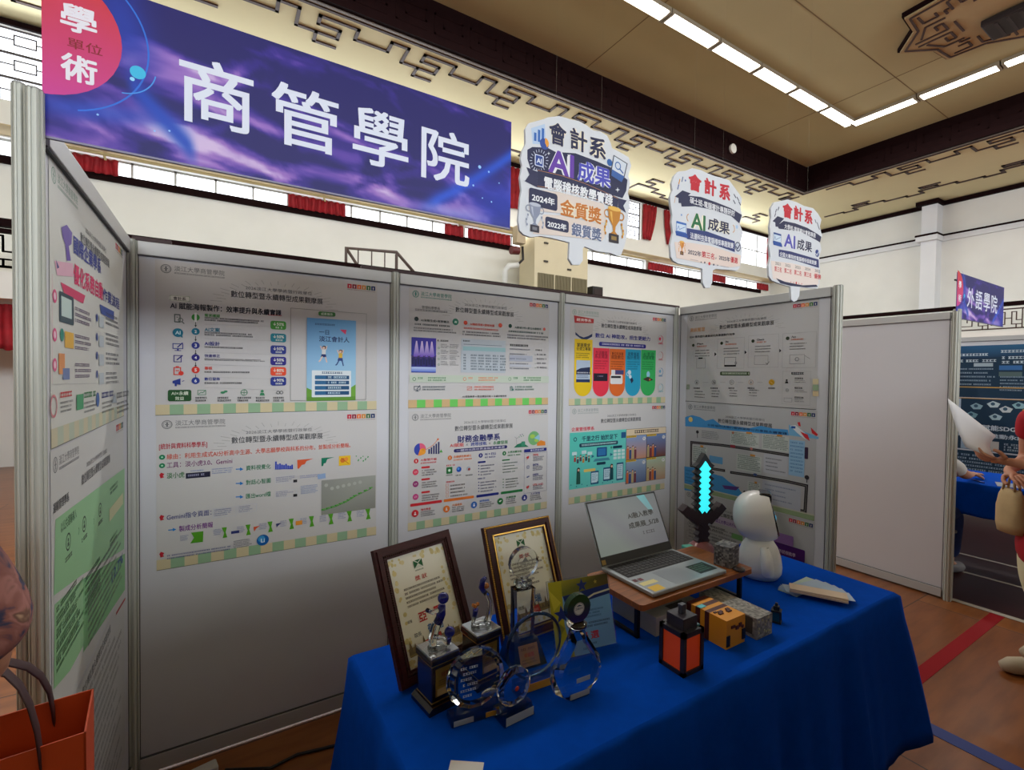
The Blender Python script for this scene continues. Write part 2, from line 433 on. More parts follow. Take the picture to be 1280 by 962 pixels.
# ceiling tube fixtures: one thing each, 1.22 m pitch
TUBE = mat('tube_glow', (255, 255, 250), 0.4, emit=(255, 252, 240), estr=TUBE_E)
HOUS = mat('fixture_metal', (150, 140, 120), 0.45)
def make_fixture():
    r = empty('ceiling_light', (0, 0, 0), label='x', cat='ceiling light', group='fluorescent lights round the raised ceiling')
    h = MB().use(HOUS); h.box(-.60, -.12, .06, .60, .12, .09); h.box(-.60, -.12, 0, -.56, .12, .06); h.box(.56, -.12, 0, .60, .12, .06)
    h.box(-.56, -.12, .02, .56, -.112, .06); h.box(-.56, .112, .02, .56, .12, .06); h.build('housing', None, r)
    g = MB().use(TUBE); g.prism([(-.105, .03), (-.09, .004), (.09, .004), (.105, .03), (.105, .055), (-.105, .055)], -.555, .555, 'x'); g.build('diffuser', None, r)
    return r
fx = make_fixture(); first = True
def put_fixture(x, y, rz, lab):
    global first
    o = fx if first else copy_tree(fx); first = False
    o.location = (x, y, ZC - .093); o.rotation_euler = (0, 0, rz); o['label'] = lab
nx = [11.89 - 1.225 * k for k in range(0, 7)]
words = ['nearest the ceiling corner', 'second from the ceiling corner', 'third from the ceiling corner', 'fourth from the ceiling corner', 'fifth from the ceiling corner', 'sixth from the corner', 'seventh from the corner']
for k, x in enumerate(nx): put_fixture(x, 3.13, 0, 'white glowing tube light in the long left row, ' + words[k])
for k in range(5): put_fixture(12.5, 3.13 - .62 - 1.225 * k, PI / 2, 'white glowing tube light in the right hand row, ' + words[k])

# medallion with fret lines and a dark fan hub
mc = Vector((10.48, 0.21))
r = empty('ceiling_medallion', (mc.x, mc.y, ZC), label='tan carved ceiling medallion with dark fret lines and pointed corners', cat='ceiling ornament')
sh = [(.43, .955), (.91, .91), (.955, .43), (1.29, 0)]
out = []
for q in range(4):
    a = -PI / 2 * q
    for (x, y) in [(0, 1.29), (.43, .955), (.91, .91), (.955, .43)]:
        out.append((x * math.cos(a) - y * math.sin(a), x * math.sin(a) + y * math.cos(a)))
MEDF = mat('medallion_face', (178, 156, 116), 0.8, noise=0.04, nscale=3)
MB().use(MEDF).prism(out, -.10, -.04, 'z').build('face_panel', None, r)
big = [(x * 1.03, y * 1.03) for x, y in out]
MB().use(DARKW).prism(big, -.07, 0, 'z').build('backing', None, r)
b = MB().use(TRIMC)
def bar2(p, q, w=.03, z0=-.115, z1=-.10):
    p, q = Vector(p), Vector(q); d = (q - p).normalized(); n_ = Vector((-d.y, d.x)) * w / 2
    b.prism([tuple(p + n_), tuple(q + n_), tuple(q - n_), tuple(p - n_)], z0, z1, 'z')
sc = [(x * .94, y * .94) for x, y in out]
for i in range(len(sc)): bar2(sc[i], sc[(i + 1) % len(sc)])
for q in range(4):
    a = -PI / 2 * q + 0.0
    R2 = lambda x, y: (x * math.cos(a) - y * math.sin(a), x * math.sin(a) + y * math.cos(a))
    for seg in ([(-.06, 1.05), (-.06, .62), (-.30, .62), (-.30, .72), (-.16, .72)], [(.06, 1.05), (.06, .62), (.30, .62), (.30, .72), (.16, .72)],
                [(-.12, .95), (-.42, .80), (-.42, .55)], [(.12, .95), (.42, .80), (.42, .55)], [(-.78, .78), (-.55, .78), (-.55, .60), (-.68, .60)], [(-.2, .5), (.2, .5)], [(-.62, .45), (-.62, .5), (-.5, .5)]):
        for p, q_ in zip(seg[:-1], seg[1:]): bar2(R2(*p), R2(*q_))
b.build('fret_lines', None, r)
hub = empty('ceiling_vent', (mc.x + .42, mc.y - .02, ZC - .116), label='dark square vent box under the carved ceiling medallion', cat='vent')
MB().use(mat('vent_dark', (30, 20, 22), 0.6)).cbox(-.30, -.30, -.10, .30, .30, 0, .02).build('box', None, hub)
MB().use(mat('vent_slat', (46, 34, 34), 0.6)).box(-.24, -.02, -.112, .24, .02, -.10).box(-.24, .12, -.112, .24, .16, -.10).box(-.24, -.16, -.112, .24, -.12, -.10).build('slats', None, hub)

# smoke detector on the fascia
MB().use(mat('off_white', (222, 222, 214), 0.5)).cyl((10.74, IY1 - t, 7.03), (10.74, IY1 - t - .05, 7.03), .11).build('smoke_detector', None)
tag(bpy.data.objects['smoke_detector'], 'round white detector on the dark wooden ceiling fascia', 'detector')

# ---------------- wall ahead (Y = YW): windows above a white band, a window strip and white wall below
YR = YW + .44         # lower wall stands back
b = MB().use(WALLC)
UWIN = [(-4.9, -0.2), (0.75, 5.15), (6.65, 10.84), (12.05, 17.35)]
zA, zB = 5.56, 6.66
b.box(XL, YW, zB, XW, YW + .5, ZS); b.box(XL, YW, 5.2, XW, YW + .2, zA)
xs = [XL] + [v for w in UWIN for v in w] + [XW]
for i in range(0, len(xs), 2): b.box(xs[i], YW, zA, xs[i + 1], YW + .2, zB)
b.box(XL, YR, 5.20, XW, YR + .25, 5.56)
LS = (-2.9, 17.6); lz0, lz1 = 4.86, 5.16
b.box(XL, YR, 0, XW, YR + .25, lz0); b.box(XL, YR, lz0, LS[0], YR + .25, 5.2); b.box(LS[1], YR, lz0, XW, YR + .25, 5.2); b.box(LS[0], YR, lz1, LS[1], YR + .25, 5.2)
for x in (5.25, 11.62): b.box(x - .09, YR, lz0, x + .09, YR + .25, lz1)
structure(b.build('wall_back', None))
structure(MB().use(mat('band_underside', (196, 176, 138), 0.8)).box(XL, YW, 5.185, XW, YR, 5.20).build('trim_5', None))
b = MB().use(DARKW); b.box(XL, YW - .05, 6.66, XW, YW, 6.74)
b.box(LS[0], YR - .05, lz0 - .12, LS[1], YR, lz0)
structure(b.build('trim_6', None))
PANE = mat('daylit_pane', (235, 240, 245), 0.3, emit=(240, 246, 255), estr=WIN_E)
MUNT = mat('lattice_dark', (58, 50, 50), 0.6); MUNL = mat('mullion_pale', (180, 180, 176), 0.6)
n = 1
for (x0, x1), k in zip(UWIN, range(4)):
    w = structure(empty('window_%d' % n, (x0, YW + .06, zA))); n += 1
    MB().use(PANE).box(0, .03, 0, x1 - x0, .04, zB - zA).build('pane', None, w)
    g = MB().use(MUNT if k < 3 else MUNL)
    st = .55; c = int((x1 - x0) / st); st = (x1 - x0) / c; H = zB - zA
    if k < 3:
        for i in range(c + 1): g.box(i * st - .016, 0, 0, i * st + .016, .03, H)
        for z in (0, H * .34, H * .67, H): g.box(0, 0, max(0, z - .014), x1 - x0, .03, min(H, z + .014))
        for i in range(c):      # fret of small squares
            for z in (.17, .52, .86):
                a = i * st + st * .28; d = i * st + st * .72
                g.box(a, .005, H * z - .08, d, .022, H * z - .064); g.box(a, .005, H * z + .064, d, .022, H * z + .08)
                g.box(a, .005, H * z - .08, a + .014, .022, H * z + .08); g.box(d - .014, .005, H * z - .08, d, .022, H * z + .08)
                g.box(i * st, .005, H * z - .007, a, .022, H * z + .007); g.box(d, .005, H * z - .007, (i + 1) * st, .022, H * z + .007)
    else:
        for i in range(0, c + 1, 2): g.box(i * st - .02, 0, 0, i * st + .02, .03, H)
        g.box(0, 0, H * .5 - .015, x1 - x0, .03, H * .5 + .015)
    g.build('lattice', None, w)
for (x0, x1) in ((LS[0], 5.16), (5.34, 11.53), (11.71, LS[1])):
    w = structure(empty('window_%d' % n, (x0, YR + .1, lz0))); n += 1
    MB().use(PANE).box(0, .03, 0, x1 - x0, .04, lz1 - lz0).build('pane', None, w)
    g = MB().use(MUNL); c = int((x1 - x0) / .62); st = (x1 - x0) / c
    for i in range(c + 1): g.box(i * st - .018, 0, 0, i * st + .018, .03, lz1 - lz0)
    g.box(0, 0, lz1 - lz0 - .03, x1 - x0, .03, lz1 - lz0)
    g.build('mullions', None, w)
RED = mat('red_curtain', (150, 16, 30), 0.75, noise=0.25, nscale=8)
def curtain(name, x0, x1, y, z0, z1, label, group, folds=None, gather=None):
    folds = folds or max(3, int((x1 - x0) / .12)); nx_ = folds * 6; rows = []
    for j in range(7):
        v = j / 6; r_ = []
        for i in range(nx_ + 1):
            u = i / nx_; a = .035 * math.sin(u * folds * 2 * PI + .6 * math.sin(v * 3 + u * 9))
            xx = x0 + (x1 - x0) * u
            if gather: xx = xx + (gather - xx) * .45 * v ** 1.5
            r_.append((xx, y - .06 + a, z1 + (z0 - z1) * v + (.015 * math.sin(u * folds * 2 * PI) if j == 6 else 0)))
        rows.append(r_)
    o = MB().sheet(rows).build(name, RED); solidify(o, .012); tag(o, label, 'curtain', group); return o
gU = 'red curtains beside the upper windows'; gL = 'short red curtains over the lower window strip'
curtain('curtain', 6.28, 6.66, YW, 5.63, 6.62, 'narrow red curtain showing between the big banner and first award sign', gU)
curtain('curtain', 10.86, 11.42, YW, 5.60, 6.62, 'tall red curtain on the left of the pale pier beyond award sign', gU, gather=10.86)
curtain('curtain', 11.76, 12.08, YW, 5.60, 6.62, 'tall red curtain on the right of the pale pier, behind middle sign', gU, gather=12.08)
curtain('curtain', 17.22, 17.36, YW, 5.60, 6.62, 'thin red curtain edge at the far right of the upper windows', gU)
def lx(x): return 0.2875 + (x - 0.2875) * 1.0435
for (a, c, z0, z1, lb) in ((-1.74, -1.14, 4.83, 5.09, 'short red curtain under the left end of the big banner'), (1.38, 2.42, 4.83, 5.09, 'wide short red curtain under the middle of the big banner'),
                           (4.59, 5.04, 4.84, 5.09, 'small red curtain left of the pier under the banner'), (5.17, 6.30, 4.84, 5.09, 'short red curtain under the right end of the big banner'),
                           (11.10, 12.15, 4.86, 5.09, 'short red curtain between the first and middle award signs'), (13.9, 14.75, 4.86, 5.09, 'short red curtain seen just right of the middle sign handle'), (16.6, 17.25, 4.86, 5.09, 'short red curtain left of the third sign handle')):
    curtain('curtain', lx(a), lx(c), YR - .02, z0, z1, lb, gL)
POLE = mat('rod_beige', (196, 178, 130), 0.5)
for (a, c, lb) in ((-2.2, 5.1, 'beige curtain rod under the white band below the big banner'), (5.4, 11.4, 'beige curtain rod under the white band behind first award sign')):
    r = empty('curtain_rod', (lx(a), YR - .18, 5.13), label=lb, cat='curtain rod', group='curtain rods')
    MB().use(POLE).cyl((0, 0, 0), (lx(c) - lx(a), 0, 0), .025).build('rod', None, r)
    for x in (lx(2.0) - lx(a), lx(-1.3) - lx(a)) if a < 0 else (1.0, 4.0):
        MB().use(POLE).tube([(x, .18, .05), (x, .08, .03), (x, 0, -.03), (x + .02, -.02, -.1)], .018).build('bracket', None, r)

# right hand wall (X = XW) with piers, ledge and top moulding
b = MB().use(WALLC); b.box(XW, YF, 0, XW + .2, YW + .5, ZS)
structure(b.build('wall_right', None))
PIER = mat('pier_paint', (222, 224, 228), 0.7, noise=0.02, nscale=2)
b = MB().use(PIER)
for y in (3.2, -.6, -4.4, -8.2): b.box(XW - .40, y, 0, XW, y + .36, ZS - .02)
structure(b.build('trim_7', None))
b = MB().use(DARKW); b.box(XW - .10, YF, ZS - .12, XW, YW, ZS - .01)
for y in (3.2, -.6, -4.4): b.box(XW - .55, y - .06, ZS - .12, XW - .10, y + .46, ZS - .01)
b.box(XW - .10, YF, 5.74, XW, YW, 5.79)
for y in (3.2, -.6, -4.4): b.box(XW - .55, y - .06, 5.74, XW - .1, y + .46, 5.79)
structure(b.build('trim_8', None))
b = MB().use(PIER); b.box(XW - .08, YF, 5.60, XW, YW, 5.74)
for y in (3.2, -.6, -4.4): b.box(XW - .52, y - .05, 5.60, XW - .08, y + .45, 5.74)
structure(b.build('trim_9', None))
structure(MB().use(WALLC).box(XL - .2, YF, 0, XL, YW + .5, ZS).build('wall_left', None))
b = MB().use(WALLC); b.box(XL, YF - .2, 0, XW, YF, 4.2); b.box(XL, YF - .2, 6.6, XW, YF, ZS)
for x in range(-9, 19, 4): b.box(x - .3, YF - .2, 4.2, x + .3, YF, 6.6)
structure(b.build('wall_front', None))
structure(MB().use(PANE).box(XL, YF - .15, 4.2, XW, YF - .12, 6.6).build('window_%d' % n, None)); n += 1

# gallery round the hall: slab, lattice balustrade with a dark handrail
YG, XG, zg0, zg1 = 6.36, 16.76, 2.45, 2.80
b = MB().use(WALLC); b.box(XL, YG, zg0, XG, YR, zg1); b.box(XG, YF, zg0, XW, YR, zg1)
structure(b.build('gallery_slab', None))
b = MB().use(TRIMC)
def lattice(L, put):
    """Chinese fret panel of length L between z 2.84 and 3.34; put(u0,z0,u1,z1)"""
    z0, z1 = 2.84, 3.34; t = .018; u = 0
    put(0, z0, L, z0 + .03); put(0, z1 - .03, L, z1)
    while u < L - .6:
        put(u, z0, u + t, z1)
        for (a, c, d, e) in ((.06, .1, .3, .118), (.06, .1, .078, .32), (.06, .30, .22, .318), (.204, .2, .222, .318), (.3, .1, .318, .4), (.06, .4, .318, .418), (.318, .25, .42, .268), (.42, .1, .438, .42), (.42, .1, .6, .118), (.5, .2, .518, .4), (.5, .2, .6, .218), (.42, .4, .518, .418), (.15, .418, .168, .5), (.5, 0, .518, .1)):
            put(u + a, z0 + c, u + d, z0 + e)
        u += .6
lattice(3.2, lambda a, c, d, e: b.box(-5.0 + a, YG, c, -5.0 + d, YG + .03, e))
lattice(3.6, lambda a, c, d, e: b.box(-2.6 + a, YG, c, -2.6 + d, YG + .03, e))
lattice(11.0, lambda a, c, d, e: b.box(XG, 4.2 - d, c, XG + .03, 4.2 - a, e))
b.use(DARKW); b.box(XL, YG - .04, 3.36, 8.0, YG + .08, 3.46); b.box(XG - .04, YF, 3.40, XG + .08, 5.5, 3.50); b.box(XL, YG - .03, 3.28, 8.0, YG + .05, 3.33)
structure(b.build('gallery_balustrade', None))
# dark red drapes under the gallery on the left
r_ = curtain('curtain', -4.4, -1.2, YG + .3, 1.80, 2.40, 'dark red drape hanging under the gallery at the left edge', None, folds=22)
r_['category'] = 'curtain'
# brown stair railing on the gallery
r = empty('stair_railing', (2.25, 6.9, 2.80), label='brown metal stair railing rising behind the long display wall', cat='railing')
RAILM = mat('brown_metal', (78, 62, 56), 0.5)
MB().use(RAILM).tube([(.0, 0, 0), (0, 0, 1.05), (.95, 0, 1.11), (1.35, 0, .72)], .032, 8).build('handrail', None, r)
MB().use(RAILM).tube([(.0, 0, 1.05), (.25, 0, .7), (.5, 0, .0)], .028, 8).build('brace', None, r)
for x in (.22, .47, .72, .95):
    MB().use(RAILM).cyl((x, 0, 0), (x, 0, 1.07), .012 if x < .9 else .03, n=8).build('baluster', None, r)
# air conditioner cabinet
r = empty('air_conditioner', (6.95, 7.05, 2.80), label='large beige air conditioning cabinet with slatted lower grille behind the booth', cat='air conditioner')
BEI = mat('beige_metal', (204, 194, 164), 0.5, noise=0.03, nscale=3)
MB().use(BEI).cbox(-.36, 0, 0, 1.20, .75, 1.99, .012).build('cabinet', None, r)
b = MB().use(mat('grille_olive', (126, 118, 92), 0.55))
for k in range(3):
    x0 = -.32 + k * .51; b.box(x0, -.012, .15, x0 + .47, 0, 1.16)
    for i in range(14): b.box(x0 + .01 + i * .033, -.03, .15, x0 + .026 + i * .033, -.012, 1.16)
b.build('grille', None, r)
for x, z in ((-.1, 1.88), (-.1, 1.45), (.6, 1.34)): MB().use(mat('latch_dark', (50, 46, 40), .5)).cbox(x - .06, -.03, z - .02, x + .06, 0, z + .02, .006).build('latch', None, r)
MB().use(BEI).box(-.43, -.02, 0, -.36, .6, 2.1).build('side_panel', None, r)
# small loudspeaker beside it, wall spotlights
r = empty('loudspeaker', (8.42, 7.0, 2.80), label='small black loudspeaker box beside the beige air conditioner', cat='loudspeaker')
BLK = mat('black_plastic', (22, 20, 22), 0.5)
MB().use(BLK).cbox(-.14, 0, 0, .20, .25, 1.02, .01).build('case', None, r); MB().use(mat('speaker_cloth', (46, 34, 34), .8)).box(-.1, -.01, .1, .16, 0, .95).build('grille', None, r)
r = empty('wall_pipes', (5.85, 7.25, 2.80), label='white wall pipes and valve beside the air conditioner under the banner end', cat='pipes')
PIPE = mat('pipe_white', (206, 208, 206), .4)
MB().use(PIPE).tube([(0, 0, 0), (0, 0, 1.15), (.08, -.05, 1.25), (.32, -.05, 1.3)], .07, 10).build('pipe', None, r)
MB().use(mat('valve_red', (90, 24, 28), .5)).cyl((.1, -.1, 1.6), (.3, -.1, 1.62), .09).build('valve', None, r)
MB().use(mat('valve_box', (176, 160, 132), .5)).cbox(.25, -.12, 1.8, .48, .1, 2.2, .01).build('valve_box', None, r)
MB().use(BLK).tube([(.3, -.05, 1.3), (.46, -.05, 1.45), (.44, -.05, 1.75)], .03, 8).build('hose', None, r)
r = empty('wall_spotlight', (6.35, 7.45, 4.98), label='bright round spotlight below the right end of the big banner', cat='spotlight')
MB().use(PIPE).cyl((0, .2, .03), (0, 0, 0), .03).build('bracket', None, r)
MB().use(mat('spot_glow', (255, 255, 255), .3, emit=(255, 250, 240), estr=8)).ell((0, -.05, 0), .12).build('lamp', None, r)

# ---------------- floor markings
b = MB().use(mat('red_tape', (150, 12, 24), .7, spec=.2)); b.box(2.2, -1.295, 0, 5.6, -1.225, .002); structure(b.build('trim_10', None))
b = MB().use(mat('blue_tape', (40, 60, 130), .5)); b.box(2.96, -2.6, 0, 3.04, -1.33, .002); structure(b.build('trim_11', None))
b = MB().use(mat('line_white', (190, 182, 172), .5)); b.box(4.70, -4.0, 0.003, 4.75, 1.0, .005); b.box(5.43, -4.0, .003, 5.46, 1.0, .005); b.box(5.95, -4.0, .003, 5.98, 1.0, .005); b.box(-8, 1.45, 0, -0.2, 1.50, .002); structure(b.build('trim_12', None))
structure(MB().use(mat('maroon_floor', (58, 24, 24), .35, noise=.15, nscale=5)).box(4.75, -4.0, 0, 9.5, 1.5, .003).build('floor_mat', None))
b = MB().use(BLK)
o = b.tube([(.30, -.12, .008), (.45, -.20, .008), (.55, -.18, .008), (.75, -.22, .008), (1.0, -.15, .008), (1.3, -.2, .008)], .006, 8).build('power_cable', None)
tag(o, 'thin black power cable lying on the floor beside the blue tablecloth', 'cable')
o = MB().use(mat('adapter_white', (214, 214, 210), .5)).cbox(-.06, -.025, 0, .06, .025, .03, .006).build('power_strip', None, None, (.215, -.10, .0), (0, 0, .2))
tag(o, 'small white plug block on the floor at the foot of display wall', 'plug')
# ---------------- unseen panel row added behind the camera to shade the lower booth
OPP = mat('shading_board', (46, 50, 66), .6)
for k in range(10):
    e = empty('display_panel', (-4.0 + k * 1.0, -3.35, 0), 0, 'added dark panel behind the camera, out of view, shading the booth', 'display panel', 'added shading panels behind the camera')
    MB().use(OPP).box(.01, -.01, .05, .99, .01, 1.99).build('board', None, e)
    MB().use(MATS['fixture_metal']).box(0, -.018, 1.99, 1, .018, 2.04).build('top_rail', None, e); MB().use(MATS['fixture_metal']).box(0, -.018, 0, 1, .018, .05).build('bottom_rail', None, e)

# ================================================================== THE BOOTH
HP = 2.04                                        # height of the panels
ALU = mat('aluminium', (188, 190, 182), 0.45, metal=0.1)
RAIL = mat('rail_grey', (190, 190, 190), 0.42, metal=0.15)
BOARD = mat('board_white', (206, 206, 212), 0.6, noise=0.015, nscale=2)
GROOVE = mat('groove_dark', (70, 70, 72), 0.6)
def oct_post(h, r=.022):
    """octagonal exhibition post with a groove along every flat"""
    P = []
    for i in range(8):
        a = PI / 4 * i; c, s = math.cos(a), math.sin(a); f = r * math.tan(PI / 8)
        for (d, t_) in ((r, -f * .95), (r, -f * .35), (r * .8, -f * .35), (r * .8, f * .35), (r, f * .35), (r, f * .95)):
            P.append((d * c - t_ * s, d * s + t_ * c))
    return MB().use(ALU).prism(P, 0, h, 'z')
def post(x, y, h, label, r=.022):
    e = empty('aluminium_post', (x, y, 0), label=label, cat='post', group='aluminium posts of the display walls')
    oct_post(h, r).build('shaft', None, e)
    MB().use(mat('cap_grey', (150, 150, 146), .5)).prism([(r * .95 * math.cos(PI / 8 + PI / 4 * i), r * .95 * math.sin(PI / 8 + PI / 4 * i)) for i in range(8)], h, h + .004, 'z').build('cap', None, e)
    MB().use(BLK).cyl((0, 0, -.0), (0, 0, .012), r * .7, n=12).build('foot', None, e)
    return e
def panel(x, y, rz, L, label, h=HP):
    """display panel, local x along the panel, front faces local -y"""
    e = empty('display_panel', (x, y, 0), rz, label, 'display panel', 'white display panels of the booths')
    MB().use(BOARD).box(.004, -.004, .06, L - .004, .004, h - .05).build('board', None, e)
    for nm, z0, z1 in (('top_rail', h - .05, h), ('bottom_rail', .015, .075)):
        g = MB().use(RAIL); g.cbox(.022, -.016, z0, L - .022, .016, z1, .002)
        g.use(GROOVE); zz = z0 if nm == 'top_rail' else z1
        g.box(.022, -.0125, zz - .003, L - .022, .0125, zz + .003)  # dark strip puts the groove's shadow along the rail into colour
        g.build(nm, None, e)
    g = MB().use(GROOVE); g.box(.0215, -.006, .07, .0245, .006, h - .05); g.box(L - .0245, -.006, .07, L - .0215, .006, h - .05); g.build('edge_seal', None, e)
    return e
for k, lb in enumerate(('left', 'middle', 'right')):
    panel(k * 1.0, 0.016, 0, 1.0, 'white display panel of the long wall, the %s one of three' % lb)
panel(-.012, -1.0, PI / 2, 1.0, 'white side display panel at far left seen at a sharp angle')
panel(3.016, 0, -PI / 2, 1.0, 'white side display panel at the right end behind the toy robot')
for x, lb in ((0, 'aluminium post in the left inner corner of the booth'), (1, 'aluminium post between the left and middle panels of long wall'), (2, 'aluminium post between the middle and right panels of long wall'), (3, 'aluminium post in the right inner corner of the booth')):
    post(x, .016, HP, lb)
post(-.009, -1.015, HP + .035, 'aluminium post nearest the camera, carrying the big purple banner', .0135)
post(-.033, -1.0, HP + .045, 'aluminium post doubled up beside the banner post at far left', .0105)
post(3.016, -1.007, HP, 'aluminium post at the free end of the right side panel')
# dark strips lying along the panel tops
DST = mat('maroon_strip', (52, 24, 28), .55)
o = MB().use(DST).cbox(.84, .004, HP, 3.03, .028, HP + .016, .002).build('dark_strip', None); tag(o, 'long dark maroon strip lying along the top of the display wall', 'strip', 'dark strips on the wall top')
o = MB().use(DST).cbox(.005, .004, HP, .125, .028, HP + .016, .002).build('dark_strip', None); tag(o, 'short dark strip on the wall top at the left inner corner', 'strip', 'dark strips on the wall top')
# next booth
X2 = 4.68
panel(X2, 0, -PI / 2, 1.0, 'blank white display panel standing alone right of the booth'); panel(X2, 1.0, -PI / 2, 1.0, 'blank white display panel half hidden behind the right side wall')
for k, lb in enumerate(('left', 'middle', 'right')): panel(X2 + k, .016, 0, 1.0, 'rear display panel of the neighbouring booth, %s section' % lb)
panel(X2 + 3.0, 0, -PI / 2, 1.0, 'side display panel carrying the dark teal posters in neighbouring booth', h=2.06)
post(X2, -1.007, HP, 'aluminium post at the free end of the lone blank panel'); post(X2, .016, HP, 'aluminium post behind the lone blank panel')
post(X2 + .045, -1.0, HP + .02, 'aluminium post holding the smaller blue banner on the right')
for k in (1, 2): post(X2 + k, .016, HP, 'rear aluminium post of the neighbouring booth, %s one' % ('left' if k == 1 else 'right'))
post(X2 + 3.0, .016, HP, 'far corner aluminium post of the neighbouring booth'); post(X2 + 3.0, -1.007, HP, 'front aluminium post of the neighbouring booth beyond the red shirt')

# ------------------------------------------------------------------ banners
def lerp3(a, c, t): t = max(0.0, min(1.0, t)); return tuple(p + (q - p) * t for p, q in zip(a, c))
def smooth(a, c, x): t = max(0.0, min(1.0, (x - a) / (c - a))); return t * t * (3 - 2 * t)
def blob(u, v, cu, cv, ru, rv, rot=0.0):
    du, dv = u - cu, v - cv; c, s_ = math.cos(rot), math.sin(rot); p, q = (du * c + dv * s_) / ru, (-du * s_ + dv * c) / rv
    return math.exp(-(p * p + q * q))
def nebula(u, v):
    """printed purple sky of the banners, u 0-1030, v 0-316"""
    k = mnoise.noise(Vector((u * .008, v * .012, 1.3))); w = mnoise.noise(Vector((u * .006 + 7, v * .014, 4.1)))
    n = mnoise.fractal(Vector((u * .0055 + v * .004 + k * .7, v * .016 - u * .004 + w * .6, .7)), 1.0, 2.1, 4) * .5 + .42
    n += .34 * blob(u, v, 250, 120, 120, 26, .35) + .34 * blob(u, v, 300, 190, 170, 12, .12) + .50 * blob(u, v, 210, 262, 60, 34, .5) + .34 * blob(u, v, 330, 290, 110, 26, .1) + .26 * blob(u, v, 620, 180, 200, 12, .1) + .30 * blob(u, v, 560, 290, 180, 22, .05) + .34 * blob(u, v, 800, 300, 110, 20, -.1)
    n -= .34 * blob(u, v, 480, 250, 110, 34, .15) + .32 * blob(u, v, 200, 60, 90, 40, .4) + .30 * blob(u, v, 700, 100, 240, 46, .1) + .3 * blob(u, v, 320, 150, 120, 16, .25) + .3 * blob(u, v, 960, 60, 110, 90, 0)
    c = (28, 22, 104)
    for p, q, col in ((.30, .46, (46, 32, 134)), (.46, .58, (88, 60, 168)), (.58, .74, (152, 110, 198)), (.74, .95, (214, 190, 232))): c = lerp3(c, col, smooth(p, q, n))
    bl = .95 * math.exp(-((v - (175 + (u - 130) * 1.05)) / 26) ** 2) * smooth(118, 140, u) * (1 - smooth(225, 250, u))
    c = lerp3(c, (22, 70, 190), bl); c = lerp3(c, (26, 60, 178), .8 * blob(u, v, 120, 60, 40, 90, -.3)); c = lerp3(c, (26, 70, 190), .75 * blob(u, v, 70, 250, 120, 20, -.1))
    st = math.exp(-((v - (300 - (u - 760) * .62 - ((u - 760) / 200) ** 2 * 18)) / 20) ** 2) * smooth(730, 800, u); c = lerp3(c, (28, 92, 226), .85 * st)
    c = lerp3(c, (24, 56, 190), .75 * blob(u, v, 1000, 250, 120, 80, 0)); c = lerp3(c, (150, 160, 232), .6 * blob(u, v, 840, 306, 120, 16, 0))
    return c
BANW = mat('banner_cloth', (90, 70, 150), .45)
def banner(x, label, chars, pos, with_unit):
    e = empty('banner', (x, -1.007, 2.316), 0, label, 'banner', 'hanging college banners', rot=(PI / 2, 0, 0))
    w, h = 1030, 316
    MB().use(BANW).box(0, -.316, -.004, 1.03, 0, 0).build('sheet', None, e)
    g = MB().use(mat('banner_rail', (96, 92, 112), .4, metal=.4)); g.box(0, -.320, -.006, 1.03, -.316, .001); g.build('bottom_rail', None, e)
    MB().use(BLK).box(-.02, -.06, -.012, .03, -.05, -.004).build('clamp', None, e)
    a = Art(w, h, step=2.0e-5)
    a.part('artwork')
    nu, nv = 170, 54; vs = [(w * i / nu, h * j / nv) for j in range(nv + 1) for i in range(nu + 1)]
    a._add(vs, [(j * (nu + 1) + i, (j + 1) * (nu + 1) + i, (j + 1) * (nu + 1) + i + 1, j * (nu + 1) + i + 1) for j in range(nv) for i in range(nu)], [C3(nebula(*p)) for p in vs])
    a.part('badge'); cx, cy, R_ = -8, 112, 126
    a.ring(cx + 20, cy, 150, 3, (40, 110, 220), -60, 75)
    n_ = 40; P = []; cc = []
    for i in range(n_):
        t_ = 2 * PI * i / n_; px_, py_ = cx + R_ * math.cos(t_), cy + R_ * math.sin(t_)
        P.append((max(0, px_), py_)); k = (py_ - cy + R_) / (2 * R_); cc.append((206 - 0 * k, 52 + 8 * k, 52 + 100 * k))
    a.mpoly(P, cc)
    a.part('blue_dot'); a.mcirc(143, 152, 13, (60, 190, 235)); a.mcirc(134, 168, 4, (150, 220, 255)); a.ring(112, 140, 62, 2.2, (70, 150, 235), 10, 85)
    for (sx, sy, sr) in ((170, 262, 2), (925, 158, 5), (955, 165, 3), (860, 170, 2), (905, 215, 3), (935, 245, 2), (965, 250, 2.5), (80, 255, 2), (195, 255, 2), (990, 190, 2), (870, 130, 2)):
        a.part('star', sx); a.mcirc(sx, sy, sr, (150, 200, 255), 10)
    a.part('badge_lettering')
    if with_unit: a.mtext('單位', 36, 130, 88, (140, 26, 40), .006, 1, 20)
    a.mtext('學', 26, 82, 80, (236, 232, 244), .02, 1, 52); a.mtext('術', 26, 176, 80, (236, 232, 244), .02, 1, 52)
    a.part('title_lettering')
    for ch, (u0, u1) in zip(chars, pos): a.mtext(ch, u0, 155, u1, (226, 232, 250), .011, 1, 142)
    a.build(e)
    return e
banner(0, 'large purple banner with white lettering hung above the booth front', '商管學院', ((212, 350), (386, 534), (568, 712), (748, 892)), True)
banner(X2, 'small dark blue banner with white lettering over the neighbouring booth', '外語學院', ((200, 345), (375, 520), (550, 695), (725, 870)), False)

